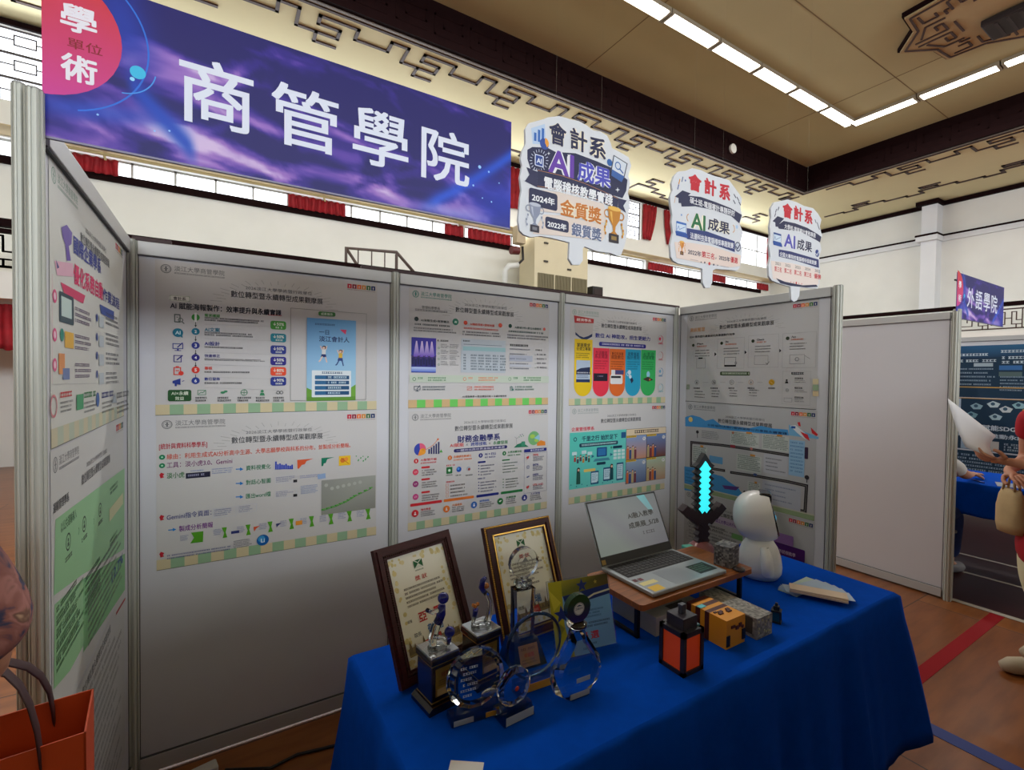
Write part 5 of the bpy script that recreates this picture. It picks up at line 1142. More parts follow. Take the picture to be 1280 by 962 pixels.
def cup(a, x, y, s, c, c2, base=(44, 34, 44), plate=(150, 120, 60)):
    u, v = a.c((x, y)); a.raw = True
    a.mpoly([(u - s * .5, v - s), (u + s * .5, v - s), (u + s * .42, v - s * .4), (u + s * .12, v), (u + s * .08, v + s * .3), (u + s * .28, v + s * .45), (u - s * .28, v + s * .45), (u - s * .08, v + s * .3), (u - s * .12, v), (u - s * .42, v - s * .4)], c)
    a.mcirc(u, v - s, s * .5, c2, 20, 0, 360, s * .13); a.mpoly([(u - s * .34, v - s * .8), (u - s * .18, v - s * .8), (u - s * .12, v - s * .15), (u - s * .2, v - s * .3)], c2)
    a.ring(u - s * .55, v - s * .65, s * .24, s * .07, c, 60, 300); a.ring(u + s * .55, v - s * .65, s * .24, s * .07, c, -120, 120)
    a.mrect(u - s * .38, v + s * .45, u + s * .38, v + s * .95, base, 1); a.mrect(u - s * .2, v + s * .58, u + s * .2, v + s * .8, plate)
    for k in (-1, 1):
        for i in range(5): a.mcirc(u + k * s * (.66 + .07 * math.sin(i * 1.2)), v + s * (.5 - .17 * i), s * .07, c2 if i % 2 else c, 8, 0, 360, s * .1)
    a.raw = False
def laptop_icon(a, x0, y0, x1, y1, c):
    a.rect(x0, y0, x1, y1, c, 2); u0, v0 = a.c((x0, y0)); u1, v1 = a.c((x1, y1)); a.raw = True
    a.mrect(u0 + 3, v0 + 3, u1 - 3, v1 - 3, (206, 222, 240)); a.line([(u0 + 7, v1 - 8), (u0 + 14, v0 + 12), (u0 + 20, v1 - 10), (u1 - 8, v0 + 10)], 2, c); a.mpoly([(u0 - 4, v1), (u1 + 4, v1), (u1 + 10, v1 + 16), (u0 + 2, v1 + 16)], (40, 80, 160)); a.raw = False
# -- sign one
o1 = [(95, 760), (85, 700), (95, 600), (98, 560), (105, 520), (96, 440), (110, 370), (100, 330), (110, 280), (130, 240), (128, 150), (150, 115), (240, 90), (262, 80), (330, 72), (370, 82), (400, 92), (450, 102), (500, 130), (530, 155), (580, 165), (620, 190), (640, 230), (650, 265), (700, 290), (750, 320), (765, 370), (748, 430), (760, 480), (745, 530), (757, 590), (748, 660), (742, 780), (725, 850), (705, 905), (680, 912), (640, 895), (560, 885), (485, 856), (474, 868), (474, 940), (455, 966), (412, 966), (390, 930), (395, 832), (330, 815), (280, 803), (220, 793), (160, 800), (120, 785)]
e, a = sign('S1', 1.0, 2.4, [(627.4, 114.5), (806.1, 180.7), (802.2, 388.0), (624.3, 367.8)], (630, 130, 4.81), o1, 'largest award sign at left, with orange and slate award words and two cups')
a.part('dark_cloud'); a.poly([(140, 275), (170, 258), (260, 262), (310, 288), (430, 296), (560, 345), (650, 385), (742, 455), (735, 520), (712, 566), (560, 520), (420, 460), (250, 405), (160, 392), (140, 330)], NVY)
a.part('chart_icon'); a.poly([(163, 145), (245, 120), (252, 240), (172, 240)], (186, 208, 236))
for i, (x, y) in enumerate(((180, 172), (203, 155), (226, 146))): a.rect(x, y, x + 15, 222 + i * 6, (60, 110, 190))
a.circ(242, 240, 17, (50, 80, 160)); a.circ(246, 232, 15, (232, 160, 60), 10, -90, 60)
a.part('chip_icon')
for i in range(20):
    t = 2 * PI * i / 20; a.line([(210 + 42 * math.cos(t), 340 + 50 * math.sin(t)), (210 + 56 * math.cos(t), 340 + 68 * math.sin(t))], 2.2, (196, 202, 226))
a.rect(184, 306, 238, 376, (206, 214, 240), 3); a.rect(190, 312, 232, 370, (40, 70, 150), 3); a.text('AI', 196, 340, 226, 344, (230, 236, 250), .02)
a.part('star_marks')
for x, y, r in ((268, 298, 5), (682, 516, 7), (632, 296, 4)): a.poly([(x - r * 2, y), (x - r * .4, y - r * .5), (x, y - r * 2.4), (x + r * .4, y - r * .5), (x + r * 2, y), (x + r * .4, y + r * .5), (x, y + r * 2.4), (x - r * .4, y + r * .5)], (226, 230, 240))
a.part('screen_icon'); a.poly([(658, 306), (742, 358), (722, 448), (640, 398)], (60, 66, 90)); a.poly([(662, 314), (736, 360), (718, 438), (648, 394)], (214, 222, 234)); a.circ(684, 372, 14, (60, 110, 180)); a.circ(684, 372, 10, (214, 222, 234)); a.line([(694, 390), (716, 418)], 5, (50, 90, 160)); a.circ(634, 352, 12, (50, 100, 170)); a.poly([(648, 392), (722, 436), (706, 470), (644, 430)], (60, 100, 170))
a.part('heading')
for ch, q in (('會', (270, 178, 374, 186)), ('計', (396, 214, 500, 224)), ('系', (512, 258, 612, 272))): outlined(a, ch, *q, NVY, (238, 228, 206), h=70)
outlined(a, 'AI', 266, 346, 420, 372, (104, 62, 170), h=76); outlined(a, '成果', 440, 400, 642, 448, (76, 78, 190), h=70)
a.part('award_panels'); a.poly([(146, 510), (330, 530), (600, 600), (612, 700), (600, 716), (330, 656), (150, 640)], CRM); a.poly([(236, 664), (330, 670), (600, 726), (604, 800), (590, 822), (330, 792), (170, 780)], CRM)
a.part('ribbon'); a.poly([(134, 380), (200, 408), (200, 502), (124, 464), (152, 424)], (46, 48, 84)); a.poly([(686, 566), (736, 580), (716, 612), (732, 654), (684, 620)], (46, 48, 84)); a.poly([(200, 392), (340, 424), (480, 470), (600, 522), (686, 566), (680, 634), (560, 582), (420, 540), (320, 518), (200, 500)], NVY)
a.line([(200, 398), (340, 430), (480, 476), (600, 528), (684, 570)], 1.2, (206, 140, 80)); a.line([(200, 494), (320, 512), (420, 534), (560, 576), (680, 628)], 1.2, (206, 140, 80))
a.text('電腦稽核教學實踐', 240, 468, 652, 582, (236, 238, 244), .02, h=40)
a.part('year_tags')
a.rect(148, 522, 320, 626, NVY, 9); a.text('2024年', 166, 560, 304, 590, (236, 238, 244), .02, h=24); outlined(a, '金質獎', 336, 622, 584, 672, (198, 116, 40), (238, 226, 200), h=56)
a.rect(246, 690, 388, 762, NVY, 9); a.text('2022年', 260, 720, 374, 742, (236, 238, 244), .02, h=21); outlined(a, '銀質獎', 404, 752, 584, 788, (92, 104, 140), (226, 228, 236), h=44)
a.part('silver_cup'); cup(a, 184, 690, 44, (140, 148, 172), (190, 196, 212), (50, 46, 60), (120, 120, 130)); a.part('gold_cup'); cup(a, 660, 735, 60, (196, 130, 40), (232, 186, 90))
a.build(e)
# -- sign two
o2 = [(100, 700), (95, 620), (114, 540), (105, 470), (110, 420), (98, 350), (94, 300), (110, 255), (105, 210), (120, 160), (150, 130), (200, 125), (240, 107), (300, 120), (340, 140), (390, 160), (440, 172), (490, 188), (520, 230), (550, 270), (575, 310), (565, 370), (577, 430), (560, 480), (580, 540), (566, 600), (575, 640), (572, 720), (560, 770), (540, 792), (480, 786), (400, 780), (380, 790), (376, 870), (360, 907), (330, 907), (312, 872), (310, 778), (230, 760), (150, 745), (115, 725)]
def small_art(a, dx, green, rib, low):
    a.part('burst')
    for x, y, c in ((160, 180, GLD), (180, 165, (90, 100, 140)), (152, 216, (70, 90, 150)), (520, 280, NVY), (540, 300, NVY), (552, 330, NVY), (516, 320, NVY)): a.line([(x, y), (x + (14 if x > 300 else -8), y + (26 if x > 300 else 34))], 5, c)
    a.circ(196, 190, 4, (90, 110, 170)); a.circ(170, 420, 4, (120, 160, 210)); a.circ(540, 500, 8, (170, 200, 232))
e, a = sign('S2', 1.65, 2.5, [(818.8, 150.8), (939.5, 200.7), (935.4, 374.3), (814.9, 355.5)], (820, 190, 5.345), o2, 'middle award sign with red heading and green letters above the booth')
small_art(a, 0, 1, 1, 1)
a.part('heading')
for ch, q in (('會', (216, 202, 304, 210)), ('計', (322, 230, 404, 240)), ('系', (422, 262, 496, 272))): a.text(ch, *q, (196, 32, 52), .03, h=66)
a.part('graduation_cap'); a.poly([(124, 298), (176, 256), (232, 276), (180, 318)], NVY); a.poly([(150, 306), (180, 318), (212, 300), (212, 344), (150, 340)], NVY); a.line([(130, 296), (122, 340)], 2, GLD)
a.part('ribbons'); a.poly([(165, 330), (212, 290), (300, 300), (400, 335), (500, 375), (574, 420), (556, 476), (500, 426), (380, 386), (262, 362), (170, 364)], NVY); a.text('碩士班-電腦審計專題研討', 226, 326, 526, 404, (232, 234, 240), .014, h=26)
a.poly([(205, 508), (340, 530), (526, 596), (526, 668), (360, 608), (206, 580)], (46, 60, 120)); a.text('法遵科技與電腦稽核專題競賽', 228, 550, 518, 632, (232, 234, 240), .014, h=25)
a.part('main_words'); outlined(a, 'AI', 234, 452, 330, 478, (34, 110, 66), (240, 234, 214), h=62); outlined(a, '成果', 346, 480, 492, 510, NVY, (240, 234, 214), h=52)
a.ring(222, 440, 16, 3, GLD, 110, 250); a.ring(508, 510, 18, 3, GLD, -70, 70)
a.part('laptop_icon'); laptop_icon(a, 134, 468, 202, 545, (60, 110, 190)); a.part('check_badge'); a.circ(546, 632, 20, (40, 50, 90)); a.circ(546, 632, 16, (200, 206, 220)); a.line([(534, 632), (543, 646), (560, 618)], 5, (40, 50, 90))
a.part('award_panel'); a.poly([(122, 600), (215, 604), (360, 626), (520, 676), (566, 690), (560, 762), (500, 770), (300, 740), (136, 708)], (232, 214, 206)); cup(a, 172, 644, 26, (206, 130, 50), (232, 180, 90), (90, 40, 40))
a.text('2022年', 212, 664, 300, 682, NVY, .014, h=21); a.text('第三名', 304, 682, 388, 698, (196, 32, 52), .016, h=25); a.text('，2025年', 396, 700, 492, 718, NVY, .014, h=21); a.text('優選', 496, 716, 544, 728, (196, 32, 52), .016, h=25)
for x, y, r, c in ((300, 736, 3, NVY), (324, 738, 4, NVY), (355, 745, 7, (206, 60, 60)), (384, 752, 4, NVY), (410, 756, 3, NVY)): a.circ(x, y, r, c, 10)
a.line([(226, 716), (280, 726)], 1.4, (160, 150, 160)); a.line([(430, 760), (486, 770)], 1.4, (160, 150, 160))
a.build(e)
# -- sign three
o3 = [(756, 830), (752, 760), (765, 700), (755, 620), (765, 560), (760, 500), (770, 440), (766, 380), (790, 335), (840, 325), (880, 316), (940, 335), (990, 360), (1050, 375), (1082, 410), (1105, 450), (1095, 500), (1110, 560), (1096, 600), (1106, 650), (1090, 700), (1096, 760), (1092, 880), (1080, 912), (1000, 906), (962, 905), (957, 962), (940, 992), (920, 1000), (905, 985), (900, 900), (830, 880), (775, 858)]
e, a = sign('S3', 2.3, 2.5, [(947.9, 204.2), (1034.8, 240.1), (1030.7, 389.2), (943.8, 375.7)], (820, 190, 5.345), o3, 'rightmost award sign with red heading, blue letters and five small year columns')
a.part('burst')
for x, y, c in ((806, 380, NVY), (822, 366, NVY), (800, 408, NVY), (1062, 450, NVY), (1076, 470, NVY), (1084, 494, NVY)): a.line([(x, y), (x + (8 if x > 900 else -8), y + 24)], 5, c)
a.part('heading')
for ch, q in (('會', (845, 390, 912, 396)), ('計', (920, 408, 982, 416)), ('系', (992, 430, 1046, 436))): a.text(ch, *q, (196, 32, 52), .03, h=68)
a.part('graduation_cap'); a.poly([(778, 462), (812, 428), (856, 444), (822, 482)], NVY); a.poly([(796, 468), (822, 482), (848, 464), (846, 502), (798, 498)], NVY)
a.part('ribbons'); a.poly([(810, 490), (852, 460), (930, 476), (1010, 506), (1080, 548), (1104, 566), (1096, 604), (1064, 584), (960, 530), (820, 512)], NVY); a.text('大學部-電腦審計實務專題', 858, 490, 1066, 562, (232, 234, 240), .012, h=24)
a.poly([(820, 650), (900, 664), (1086, 718), (1088, 774), (930, 724), (820, 698)], (46, 54, 110)); a.text('全國大專院校電腦稽核個案競賽', 826, 676, 1072, 746, (232, 234, 240), .012, h=22)
a.part('main_words'); outlined(a, 'AI', 856, 586, 930, 604, (86, 84, 180), h=62); outlined(a, '成果', 942, 612, 1042, 638, NVY, h=52)
a.part('laptop_icon'); laptop_icon(a, 784, 542, 836, 610, (50, 80, 150)); a.part('check_badge'); a.circ(1076, 676, 18, (40, 60, 130)); a.line([(1066, 676), (1074, 690), (1088, 662)], 5, (210, 216, 230))
a.part('award_panel'); a.poly([(766, 726), (900, 742), (1086, 784), (1086, 880), (1060, 898), (960, 896), (780, 846)], (234, 220, 214))
for i, (yr, aw) in enumerate((('2021', '第三名'), ('2022', '第二名'), ('2023', '第二名'), ('2024', '第三名'), ('2025', '優勝'))):
    x = 790 + i * 66; y = 744 + i * 12; a.text(yr, x + 6, y, x + 42, y + 4, GY, .01, h=13); a.text(aw, x, y + 36, x + 48, y + 42, (196, 50, 60), .014, h=24)
a.part('dark_foot'); a.poly([(800, 842), (860, 866), (980, 890), (1070, 886), (1080, 900), (1000, 904), (900, 894), (830, 876)], NVY)
for i in range(5): a.circ(900 + i * 18, 868 + i * 3, 3 if i != 2 else 6, (206, 60, 60), 10)
a.build(e)

# ================================================================== TABLE with blue cloth
TZ = 0.75; TX0, TX1, TY0, TY1 = 0.61, 2.475, -1.475, -0.862
e = empty('folding_table', (1.54, -1.17, 0), 0, 'folding table with brown legs hidden under the long blue cloth', 'table')
MB().use(mat('table_top', (150, 120, 90), .5)).cbox(-.90, -.29, .715, .90, .29, .744, .004).build('table_top', None, e)
for sx in (-.84, .84):
    for sy in (-.25, .25): MB().use(mat('leg_brown', (96, 66, 46), .5)).cyl((sx, sy, 0), (sx, sy, .715), .015, n=12).build('leg', None, e)
def cloth(name, x0, x1, y0, y1, z, hem, mat_, label, flare=.05, seed=1, sides=(1, 1, 1, 1), cat='tablecloth'):
    """top and four draped sides as one skin with soft folds; sides: front,right,back,left"""
    R = random.Random(seed); n1, n2 = 60, 22
    per = []
    def edge(p, q, n, s):
        for i in range(n): t = i / n; per.append((p[0] + (q[0] - p[0]) * t, p[1] + (q[1] - p[1]) * t, s))
    edge((x0, y0), (x1, y0), n1, 0); edge((x1, y0), (x1, y1), n2, 1); edge((x1, y1), (x0, y1), n1, 2); edge((x0, y1), (x0, y0), n2, 3)
    cx, cy = (x0 + x1) / 2, (y0 + y1) / 2; N = len(per); rows = []
    ph = [R.random() * 6 for _ in range(4)]
    for j in range(12):
        v = j / 11; r_ = []
        for i, (x, y, s) in enumerate(per):
            nx_, ny = ((0, -1), (1, 0), (0, 1), (-1, 0))[s]
            # corner directions blend
            dc = [math.hypot(x - c[0], y - c[1]) for c in ((x0, y0), (x1, y0), (x1, y1), (x0, y1))]; k = max(0, 1 - min(dc) / .16); ci = dc.index(min(dc))
            cn = ((-1, -1), (1, -1), (1, 1), (-1, 1))[ci]
            ox = nx_ * (1 - k) + cn[0] * .8 * k; oy = ny * (1 - k) + cn[1] * .8 * k
            w = v ** .8; s_ = i / N * 2 * PI
            fold = (.016 * math.sin(s_ * 17 + ph[0]) + .012 * math.sin(s_ * 29 + ph[1]) + .008 * math.sin(s_ * 43 + ph[2])) * w
            d = .004 * min(1, v * 6) + flare * w * (1 + .35 * k) + fold
            zz = z - (z - hem[s]) * v * (1 - .05 * k) - (.0 if v > 0 else 0)
            if j == 1: zz = z - .012
            r_.append((x + ox * d, y + oy * d, zz))
        rows.append(r_)
    b = MB().use(mat_); vs = [p for r_ in rows for p in r_]; fs = []
    for j in range(11):
        for i in range(N): i2 = (i + 1) % N; fs.append((j * N + i2, j * N + i, (j + 1) * N + i, (j + 1) * N + i2))
    fs.append(tuple(range(N)))
    b.add(vs, fs, True)
    o = b.build(name); solidify(o, .0025, -1); tag(o, label, cat)
    # soften only the skirt: keep top face flat
    for p in o.data.polygons:
        if len(p.vertices) > 4: p.use_smooth = False
    return o
def cloth_mat(name, c):
    return mat(name, c, .9, noise=.06, nscale=30, bump=.05, spec=.05)
BLUE = cloth_mat('blue_cloth', (0, 72, 184))
cloth('tablecloth', TX0, TX1, TY0, TY1, TZ, (.20, .19, .15, .12), BLUE, 'long royal blue tablecloth draped over the award table', .075)

# ---------------- framed certificates
def lean_frame(bx, by, bz, yaw, tilt):
    X = Vector((math.cos(yaw), math.sin(yaw), 0)); n_ = Vector((-math.sin(yaw), math.cos(yaw), 0)); Y = Vector((0, 0, 1)) * math.cos(tilt) + n_ * math.sin(tilt); Z = X.cross(Y)
    m = Matrix((X, Y, Z)).transposed().to_4x4(); m.translation = Vector((bx, by, bz)); return m
ROSE = mat('rosewood', (58, 16, 20), .45, noise=.3, nscale=20, coat=.0, spec=.3, stretch=(1, 8, 1)); GOLD = mat('gold_bead', (226, 176, 84), .3, metal=.6); DBEAD = mat('dark_bead', (70, 44, 40), .35, metal=.5)
GLASS = mat('clear_glass', (244, 249, 252), .015, trans=1.0, ior=1.5); BASEG = glass_mix('base_glass', (236, 242, 246), .35)
def cert_frame(M_, w, h, label, gold):
    e = empty('framed_certificate', (0, 0, 0), 0, label, 'framed certificate', 'framed certificates standing on the blue table'); e.matrix_world = M_
    fwid = .030
    g = MB().use(ROSE)
    for (dx, z0, z1) in ((0, -.018, -.002), (.007, -.002, .004), (.016, -.006, -.001)):
        o_, i_ = dx, fwid if dx < .016 else fwid + .004
        if dx == .007: i_ = .020
        for q in (((o_, o_), (w - o_, o_), (w - i_, i_), (i_, i_)), ((w - o_, o_), (w - o_, h - o_), (w - i_, h - i_), (w - i_, i_)), ((w - o_, h - o_), (o_, h - o_), (i_, h - i_), (w - i_, h - i_)), ((o_, h - o_), (o_, o_), (i_, i_), (i_, h - i_))): g.prism(list(q), z0, z1, 'z')
    g.build('moulding', None, e)
    b = MB().use(GOLD if gold else DBEAD); off = .004 if gold else .0255
    def beads(p, q):
        L = math.hypot(q[0] - p[0], q[1] - p[1]); n = int(L / .0062)
        for i in range(n + 1): t = i / n; b.ell((p[0] + (q[0] - p[0]) * t, p[1] + (q[1] - p[1]) * t, .0), .0034, 6, 4)
    beads((off, off), (w - off, off)); beads((w - off, off), (w - off, h - off)); beads((w - off, h - off), (off, h - off)); beads((off, h - off), (off, off))
    if gold:
        i_ = fwid - .003
        for q in (((i_, i_), (w - i_, i_ + .004)), ((i_, h - i_ - .004), (w - i_, h - i_)), ((i_, i_), (i_ + .004, h - i_)), ((w - i_ - .004, i_), (w - i_, h - i_))): b.box(q[0][0], q[0][1], -.002, q[1][0], q[1][1], .002)
    b.build('bead_trim', None, e)
    MB().use(mat('backing_board', (120, 112, 104), .8)).box(.012, .012, -.020, w - .012, h - .012, -.012).build('backing_board', None, e)
    # strut behind
    s_ = MB().use(mat('strut_grey', (112, 116, 124), .7)); s_.prism([(w * .36, h * .70), (w * .64, h * .70), (w * .72, h * .1), (w * .28, h * .1)], -.024, -.021, 'z'); s_.build('easel_strut', None, e)
    pw, ph = (w - 2 * fwid) * 1000, (h - 2 * fwid) * 1000
    c = empty('certificate', (fwid, h - fwid, -.0095)); c.parent = e
    a = Art(pw, ph); a.raw = True; a.part('paper'); a.mrect(0, 0, pw, ph, (242, 241, 230))
    R = random.Random(4); a.part('floral_border')
    for i in range(90):
        t = R.random(); s = R.choice((0, 1, 2, 3)); d = 10 + R.random() * 16; x = (t * pw, pw - d, t * pw, d)[s]; y = (d, t * ph, ph - d, t * ph)[s]; a.mcirc(x, y, 3 + R.random() * 4, R.choice(((228, 214, 156), (232, 220, 170), (218, 204, 146))), 9)
    a.mrect(14, ph - 52, pw - 14, ph - 30, (160, 140, 90), 4)
    for i in range(12): a.mpoly([(14 + i * (pw - 28) / 12, ph - 36), (22 + i * (pw - 28) / 12, ph - 70 + 10 * (i % 3)), (30 + i * (pw - 28) / 12, ph - 36)], (126, 110, 80))
    a.part('emblem'); cx = pw / 2
    a.mrect(cx - 15, 28, cx + 15, 50, (214, 220, 210)); a.mpoly([(cx - 15, 28), (cx, 38), (cx - 15, 50)], (30, 96, 56)); a.mpoly([(cx + 15, 28), (cx, 38), (cx + 15, 50)], (30, 96, 56)); a.mpoly([(cx - 10, 28), (cx + 10, 28), (cx, 35)], (30, 96, 56)); a.mgreek(cx - 14, 54, cx + 14, 58, 1, (90, 110, 90), .8, 0)
    a.part('lettering')
    a.mtext('獎 狀', cx - 20, 76, cx + 20, (190, 60, 60), .012, 1, 13)
    a.mgreek(38, 92, pw - 30, 148, 5, (96, 90, 84), .42, .35, 3)
    if not gold: a.mtext('亞', cx - 36, 176, cx - 10, (196, 40, 50), .02, 1, 24); a.mtext('軍', cx + 16, 176, cx + 42, (196, 40, 50), .02, 1, 24)
    else: a.mgreek(60, 150, pw - 50, 176, 2, (96, 90, 84), .4, .35, 8)
    a.mtext('榮獲', 28, 176, 42, DK, 0, 1, 8); a.mtext('院長', 40, 214, 62, (80, 80, 84), .006, 1, 11); a.mtext('敬瑞', cx - 16, 212, cx + 36, (50, 110, 176), .014, 1, 24)
    a.part('red_seal'); a.mpoly([(cx - 32, 236), (cx + 22, 230), (cx + 26, ph - 30), (cx - 28, ph - 24)], (214, 84, 76)); a.frame(cx - 24, 240, cx + 18, ph - 36, (226, 150, 136), 2); a.mgreek(cx - 18, 246, cx + 14, ph - 42, 2, (228, 170, 156), .7, 0)
    a.build(c)
    return e
cert_frame(lean_frame(.677, -1.10, .760, .265, .424), .261, .35, 'left framed certificate in dark rosewood frame with red award characters', False)
cert_frame(lean_frame(.997, -1.06, .760, .044, .387), .262, .342, 'right framed certificate in gold beaded frame behind the glass column trophy', True)

# ---------------- crystal trophies on black boxes
LACQ = mat('black_lacquer', (26, 12, 14), .22, coat=.6); GPLATE = mat('gold_plate', (186, 146, 62), .32, metal=.8); SILV = mat('silver_plate', (186, 190, 196), .2, metal=.85); CBLUE = mat('cobalt_glass', (26, 34, 150), .08, trans=.55, ior=1.5)
def box_trophy(x, y, yaw, label, fig):
    e = empty('crystal_trophy', (x, y, TZ), yaw, label, 'trophy', 'crystal figure trophies on black boxes')
    MB().use(LACQ).prism([(-.047, 0), (.047, 0), (.047, .010), (.038, .018), (-.038, .018), (-.047, .010)], -.045, .045, 'y').build('plinth', None, e)
    MB().use(LACQ).cbox(-.036, -.036, .018, .036, .036, .118, .002).build('box', None, e)
    g = MB().use(GPLATE); g.box(-.0365, -.0365, .022, .0365, .0365, .025); g.box(-.0365, -.0365, .110, .0365, .0365, .113); g.build('gold_band', None, e)
    MB().use(LACQ).cbox(-.040, -.040, .114, .040, .040, .128, .003).build('lid', None, e); MB().use(SILV).cbox(-.039, -.039, .128, .039, .039, .134, .002).build('mirror_plate', None, e)
    pl = MB().use(GPLATE).box(-.026, -.0378, .036, .026, -.036, .102).build('name_plate', None, e)
    c = empty('engraving', (-.026, -.0379, .102), rot=BACK); c.parent = e; a = Art(52, 66); a.raw = True; a.part('engraved_text'); a.mtext('冠軍', 14, 16, 38, (140, 60, 30), .014, 1, 11); a.mgreek(8, 28, 46, 44, 3, (90, 60, 30), .5, .2); a.mrect(4, 48, 48, 64, (206, 170, 110)); a.build(c)
    if fig == 'climber':
        MB().use(GLASS).tube([(-.012, 0, .134), (-.014, 0, .16), (-.006, 0, .185), (.006, 0, .205)], [.010, .011, .012, .010], 12).ell((0, 0, .137), (.026, .02, .006)).build('glass_body', None, e)
        MB().use(CBLUE).tube([(.002, 0, .19), (.008, -.002, .215), (.012, 0, .235)], [.009, .012, .009], 12).build('blue_torso', None, e)
        MB().use(CBLUE).ell((.014, -.002, .252), .014).build('blue_head', None, e)
        MB().use(GLASS).tube([(.006, 0, .225), (-.018, -.004, .226), (-.034, -.006, .238)], [.006, .005, .005], 10).build('glass_arm', None, e)
        MB().use(CBLUE).ell((.022, -.02, .172), .013).tube([(.022, -.02, .16), (.02, -.018, .142)], .006, 8).build('blue_ball', None, e)
        MB().use(GLASS).tube([(-.012, 0, .165), (.006, -.012, .158), (.018, -.016, .14)], .006, 8).build('glass_leg', None, e)
    else:
        MB().use(GLASS).tube([(.018, 0, .134), (.028, 0, .158), (.03, 0, .19), (.020, 0, .212), (.008, 0, .225)], [.010, .008, .007, .007, .006], 12).build('glass_curl', None, e)
        MB().use(CBLUE).tube([(.008, 0, .225), (.0, 0, .238), (.004, 0, .255), (.014, 0, .262)], [.007, .008, .007, .005], 12).build('blue_crest', None, e)
        MB().use(mat('amber_glass', (206, 130, 60), .1, trans=.5)).ell((.016, 0, .238), .008).build('amber_bead', None, e)
        MB().use(GLASS).tube([(-.01, 0, .134), (-.026, 0, .15), (-.02, 0, .17)], .005, 10).ell((0, 0, .138), (.03, .022, .007)).build('glass_base', None, e)
        MB().use(CBLUE).tube([(-.022, 0, .165), (-.018, 0, .186)], [.006, .008], 10).build('blue_cup', None, e)
        MB().use(mat('amber_glass', (206, 130, 60), .1)).ell((-.02, 0, .193), .006).ell((-.012, 0, .196), .005).ell((-.026, 0, .197), .005).build('amber_petals', None, e)
    return e
box_trophy(.745, -1.158, .14, 'black box trophy with glass and blue climbing figure, nearest left frame', 'climber')
box_trophy(.884, -1.125, .14, 'black box trophy with curling glass stem, between the two frames', 'curl')

# ---------------- crystal awards
def facet_disc(r, t, n=16, el=1.0):
    """faceted crystal disc in the local x-z plane, thickness along y"""
    b = MB().use(GLASS); vs = []; k = 4; rr = ((.80 * r, -t / 2), (r, -t * .18), (r, t * .18), (.80 * r, t / 2))
    for (q, y) in rr:
        for i in range(n): a = 2 * PI * i / n + PI / n; vs.append((q * math.cos(a), y, q * math.sin(a) * el))
    fs = [(j * n + (i + 1) % n, j * n + i, (j + 1) * n + i, (j + 1) * n + (i + 1) % n) for j in range(3) for i in range(n)]
    fs += [tuple(range(n)), tuple(range(3 * n, 4 * n))[::-1]]
    return b.add(vs, fs, False)
LABELG = mat('amber_label', (206, 150, 50), .45)
def round_award(x, y, yaw, r, t, zc, bw, bd, bh, label, gold_x=None, inner=None):
    e = empty('crystal_award', (x, y, TZ), yaw, label, 'crystal award', 'clear crystal awards at the front of the table')
    facet_disc(r, t).build('disc', None, e, (0, 0, zc))
    MB().use(BASEG).prism([(-bd / 2, 0), (bd / 2, 0), (bd / 2 - .006, bh), (-bd / 2 + .012, bh)], -bw / 2, bw / 2, 'x').build('base', None, e)
    MB().use(mat('highlight_face', (196, 202, 204), .35, trans=.3)).box(-bw / 2 + .004, -bd / 2 - .0010, .003, (gold_x[0] - .03 if gold_x else bw / 2 - .004), -bd / 2 - .0002, bh * .85).build('highlight_face', None, e)  # pale plate painting the white reflections on the base front
    if gold_x: MB().use(LABELG).box(gold_x[0], -bd / 2 - .0012, .003, gold_x[1], -bd / 2 - .0002, bh * .8).build('label', None, e)
    if inner: inner(e, zc, r, t)
    return e
def engr1(e, zc, r, t):
    c = empty('engraving', (-.05, t / 2 * 0 - t / 2 - .0004, zc + .045), rot=BACK); c.parent = e; a = Art(60, 90); a.raw = True; a.part('engraved_text')
    for i in range(6): a.mgreek(8 + (i % 2) * 6, 8 + i * 13, 52 - (i % 3) * 4, 16 + i * 13, 1, (196, 204, 214), .7, .3, i)
    a.build(c)
    MB().use(SILV).ell((.028, -t / 2 - .004, zc - .035), (.020, .004, .010), 14, 8).build('silver_relief', None, e)
def engr2(e, zc, r, t): MB().use(mat('red_mark', (190, 60, 40), .4)).ell((.0, -t / 2 - .001, zc), (.006, .0015, .006), 10, 6).build('red_mark', None, e)
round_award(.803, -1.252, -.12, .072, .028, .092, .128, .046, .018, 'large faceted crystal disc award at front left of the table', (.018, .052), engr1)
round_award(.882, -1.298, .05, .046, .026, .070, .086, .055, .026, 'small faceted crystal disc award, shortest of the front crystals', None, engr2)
def ring_award():
    e = empty('crystal_award', (.982, -1.235, TZ), -.06, 'round clear crystal award with pale blue rim in front of plaque', 'crystal award', 'clear crystal awards at the front of the table')
    b = MB().use(GLASS); b.cyl((0, -.008, .110), (0, .008, .110), .079, n=48); b.build('disc', None, e)
    MB().use(glass_mix('blue_tint_glass', (120, 160, 206), .3)).tube([(.080 * math.cos(2 * PI * i / 40), 0, .110 + .080 * math.sin(2 * PI * i / 40)) for i in range(41)], .0042, 8).build('rim', None, e)
    MB().use(BASEG).cbox(-.062, -.022, 0, .062, .022, .030, .003).build('base', None, e)
    MB().use(LABELG).box(-.03, -.0235, .005, .055, -.0222, .024).build('label', None, e)
ring_award()
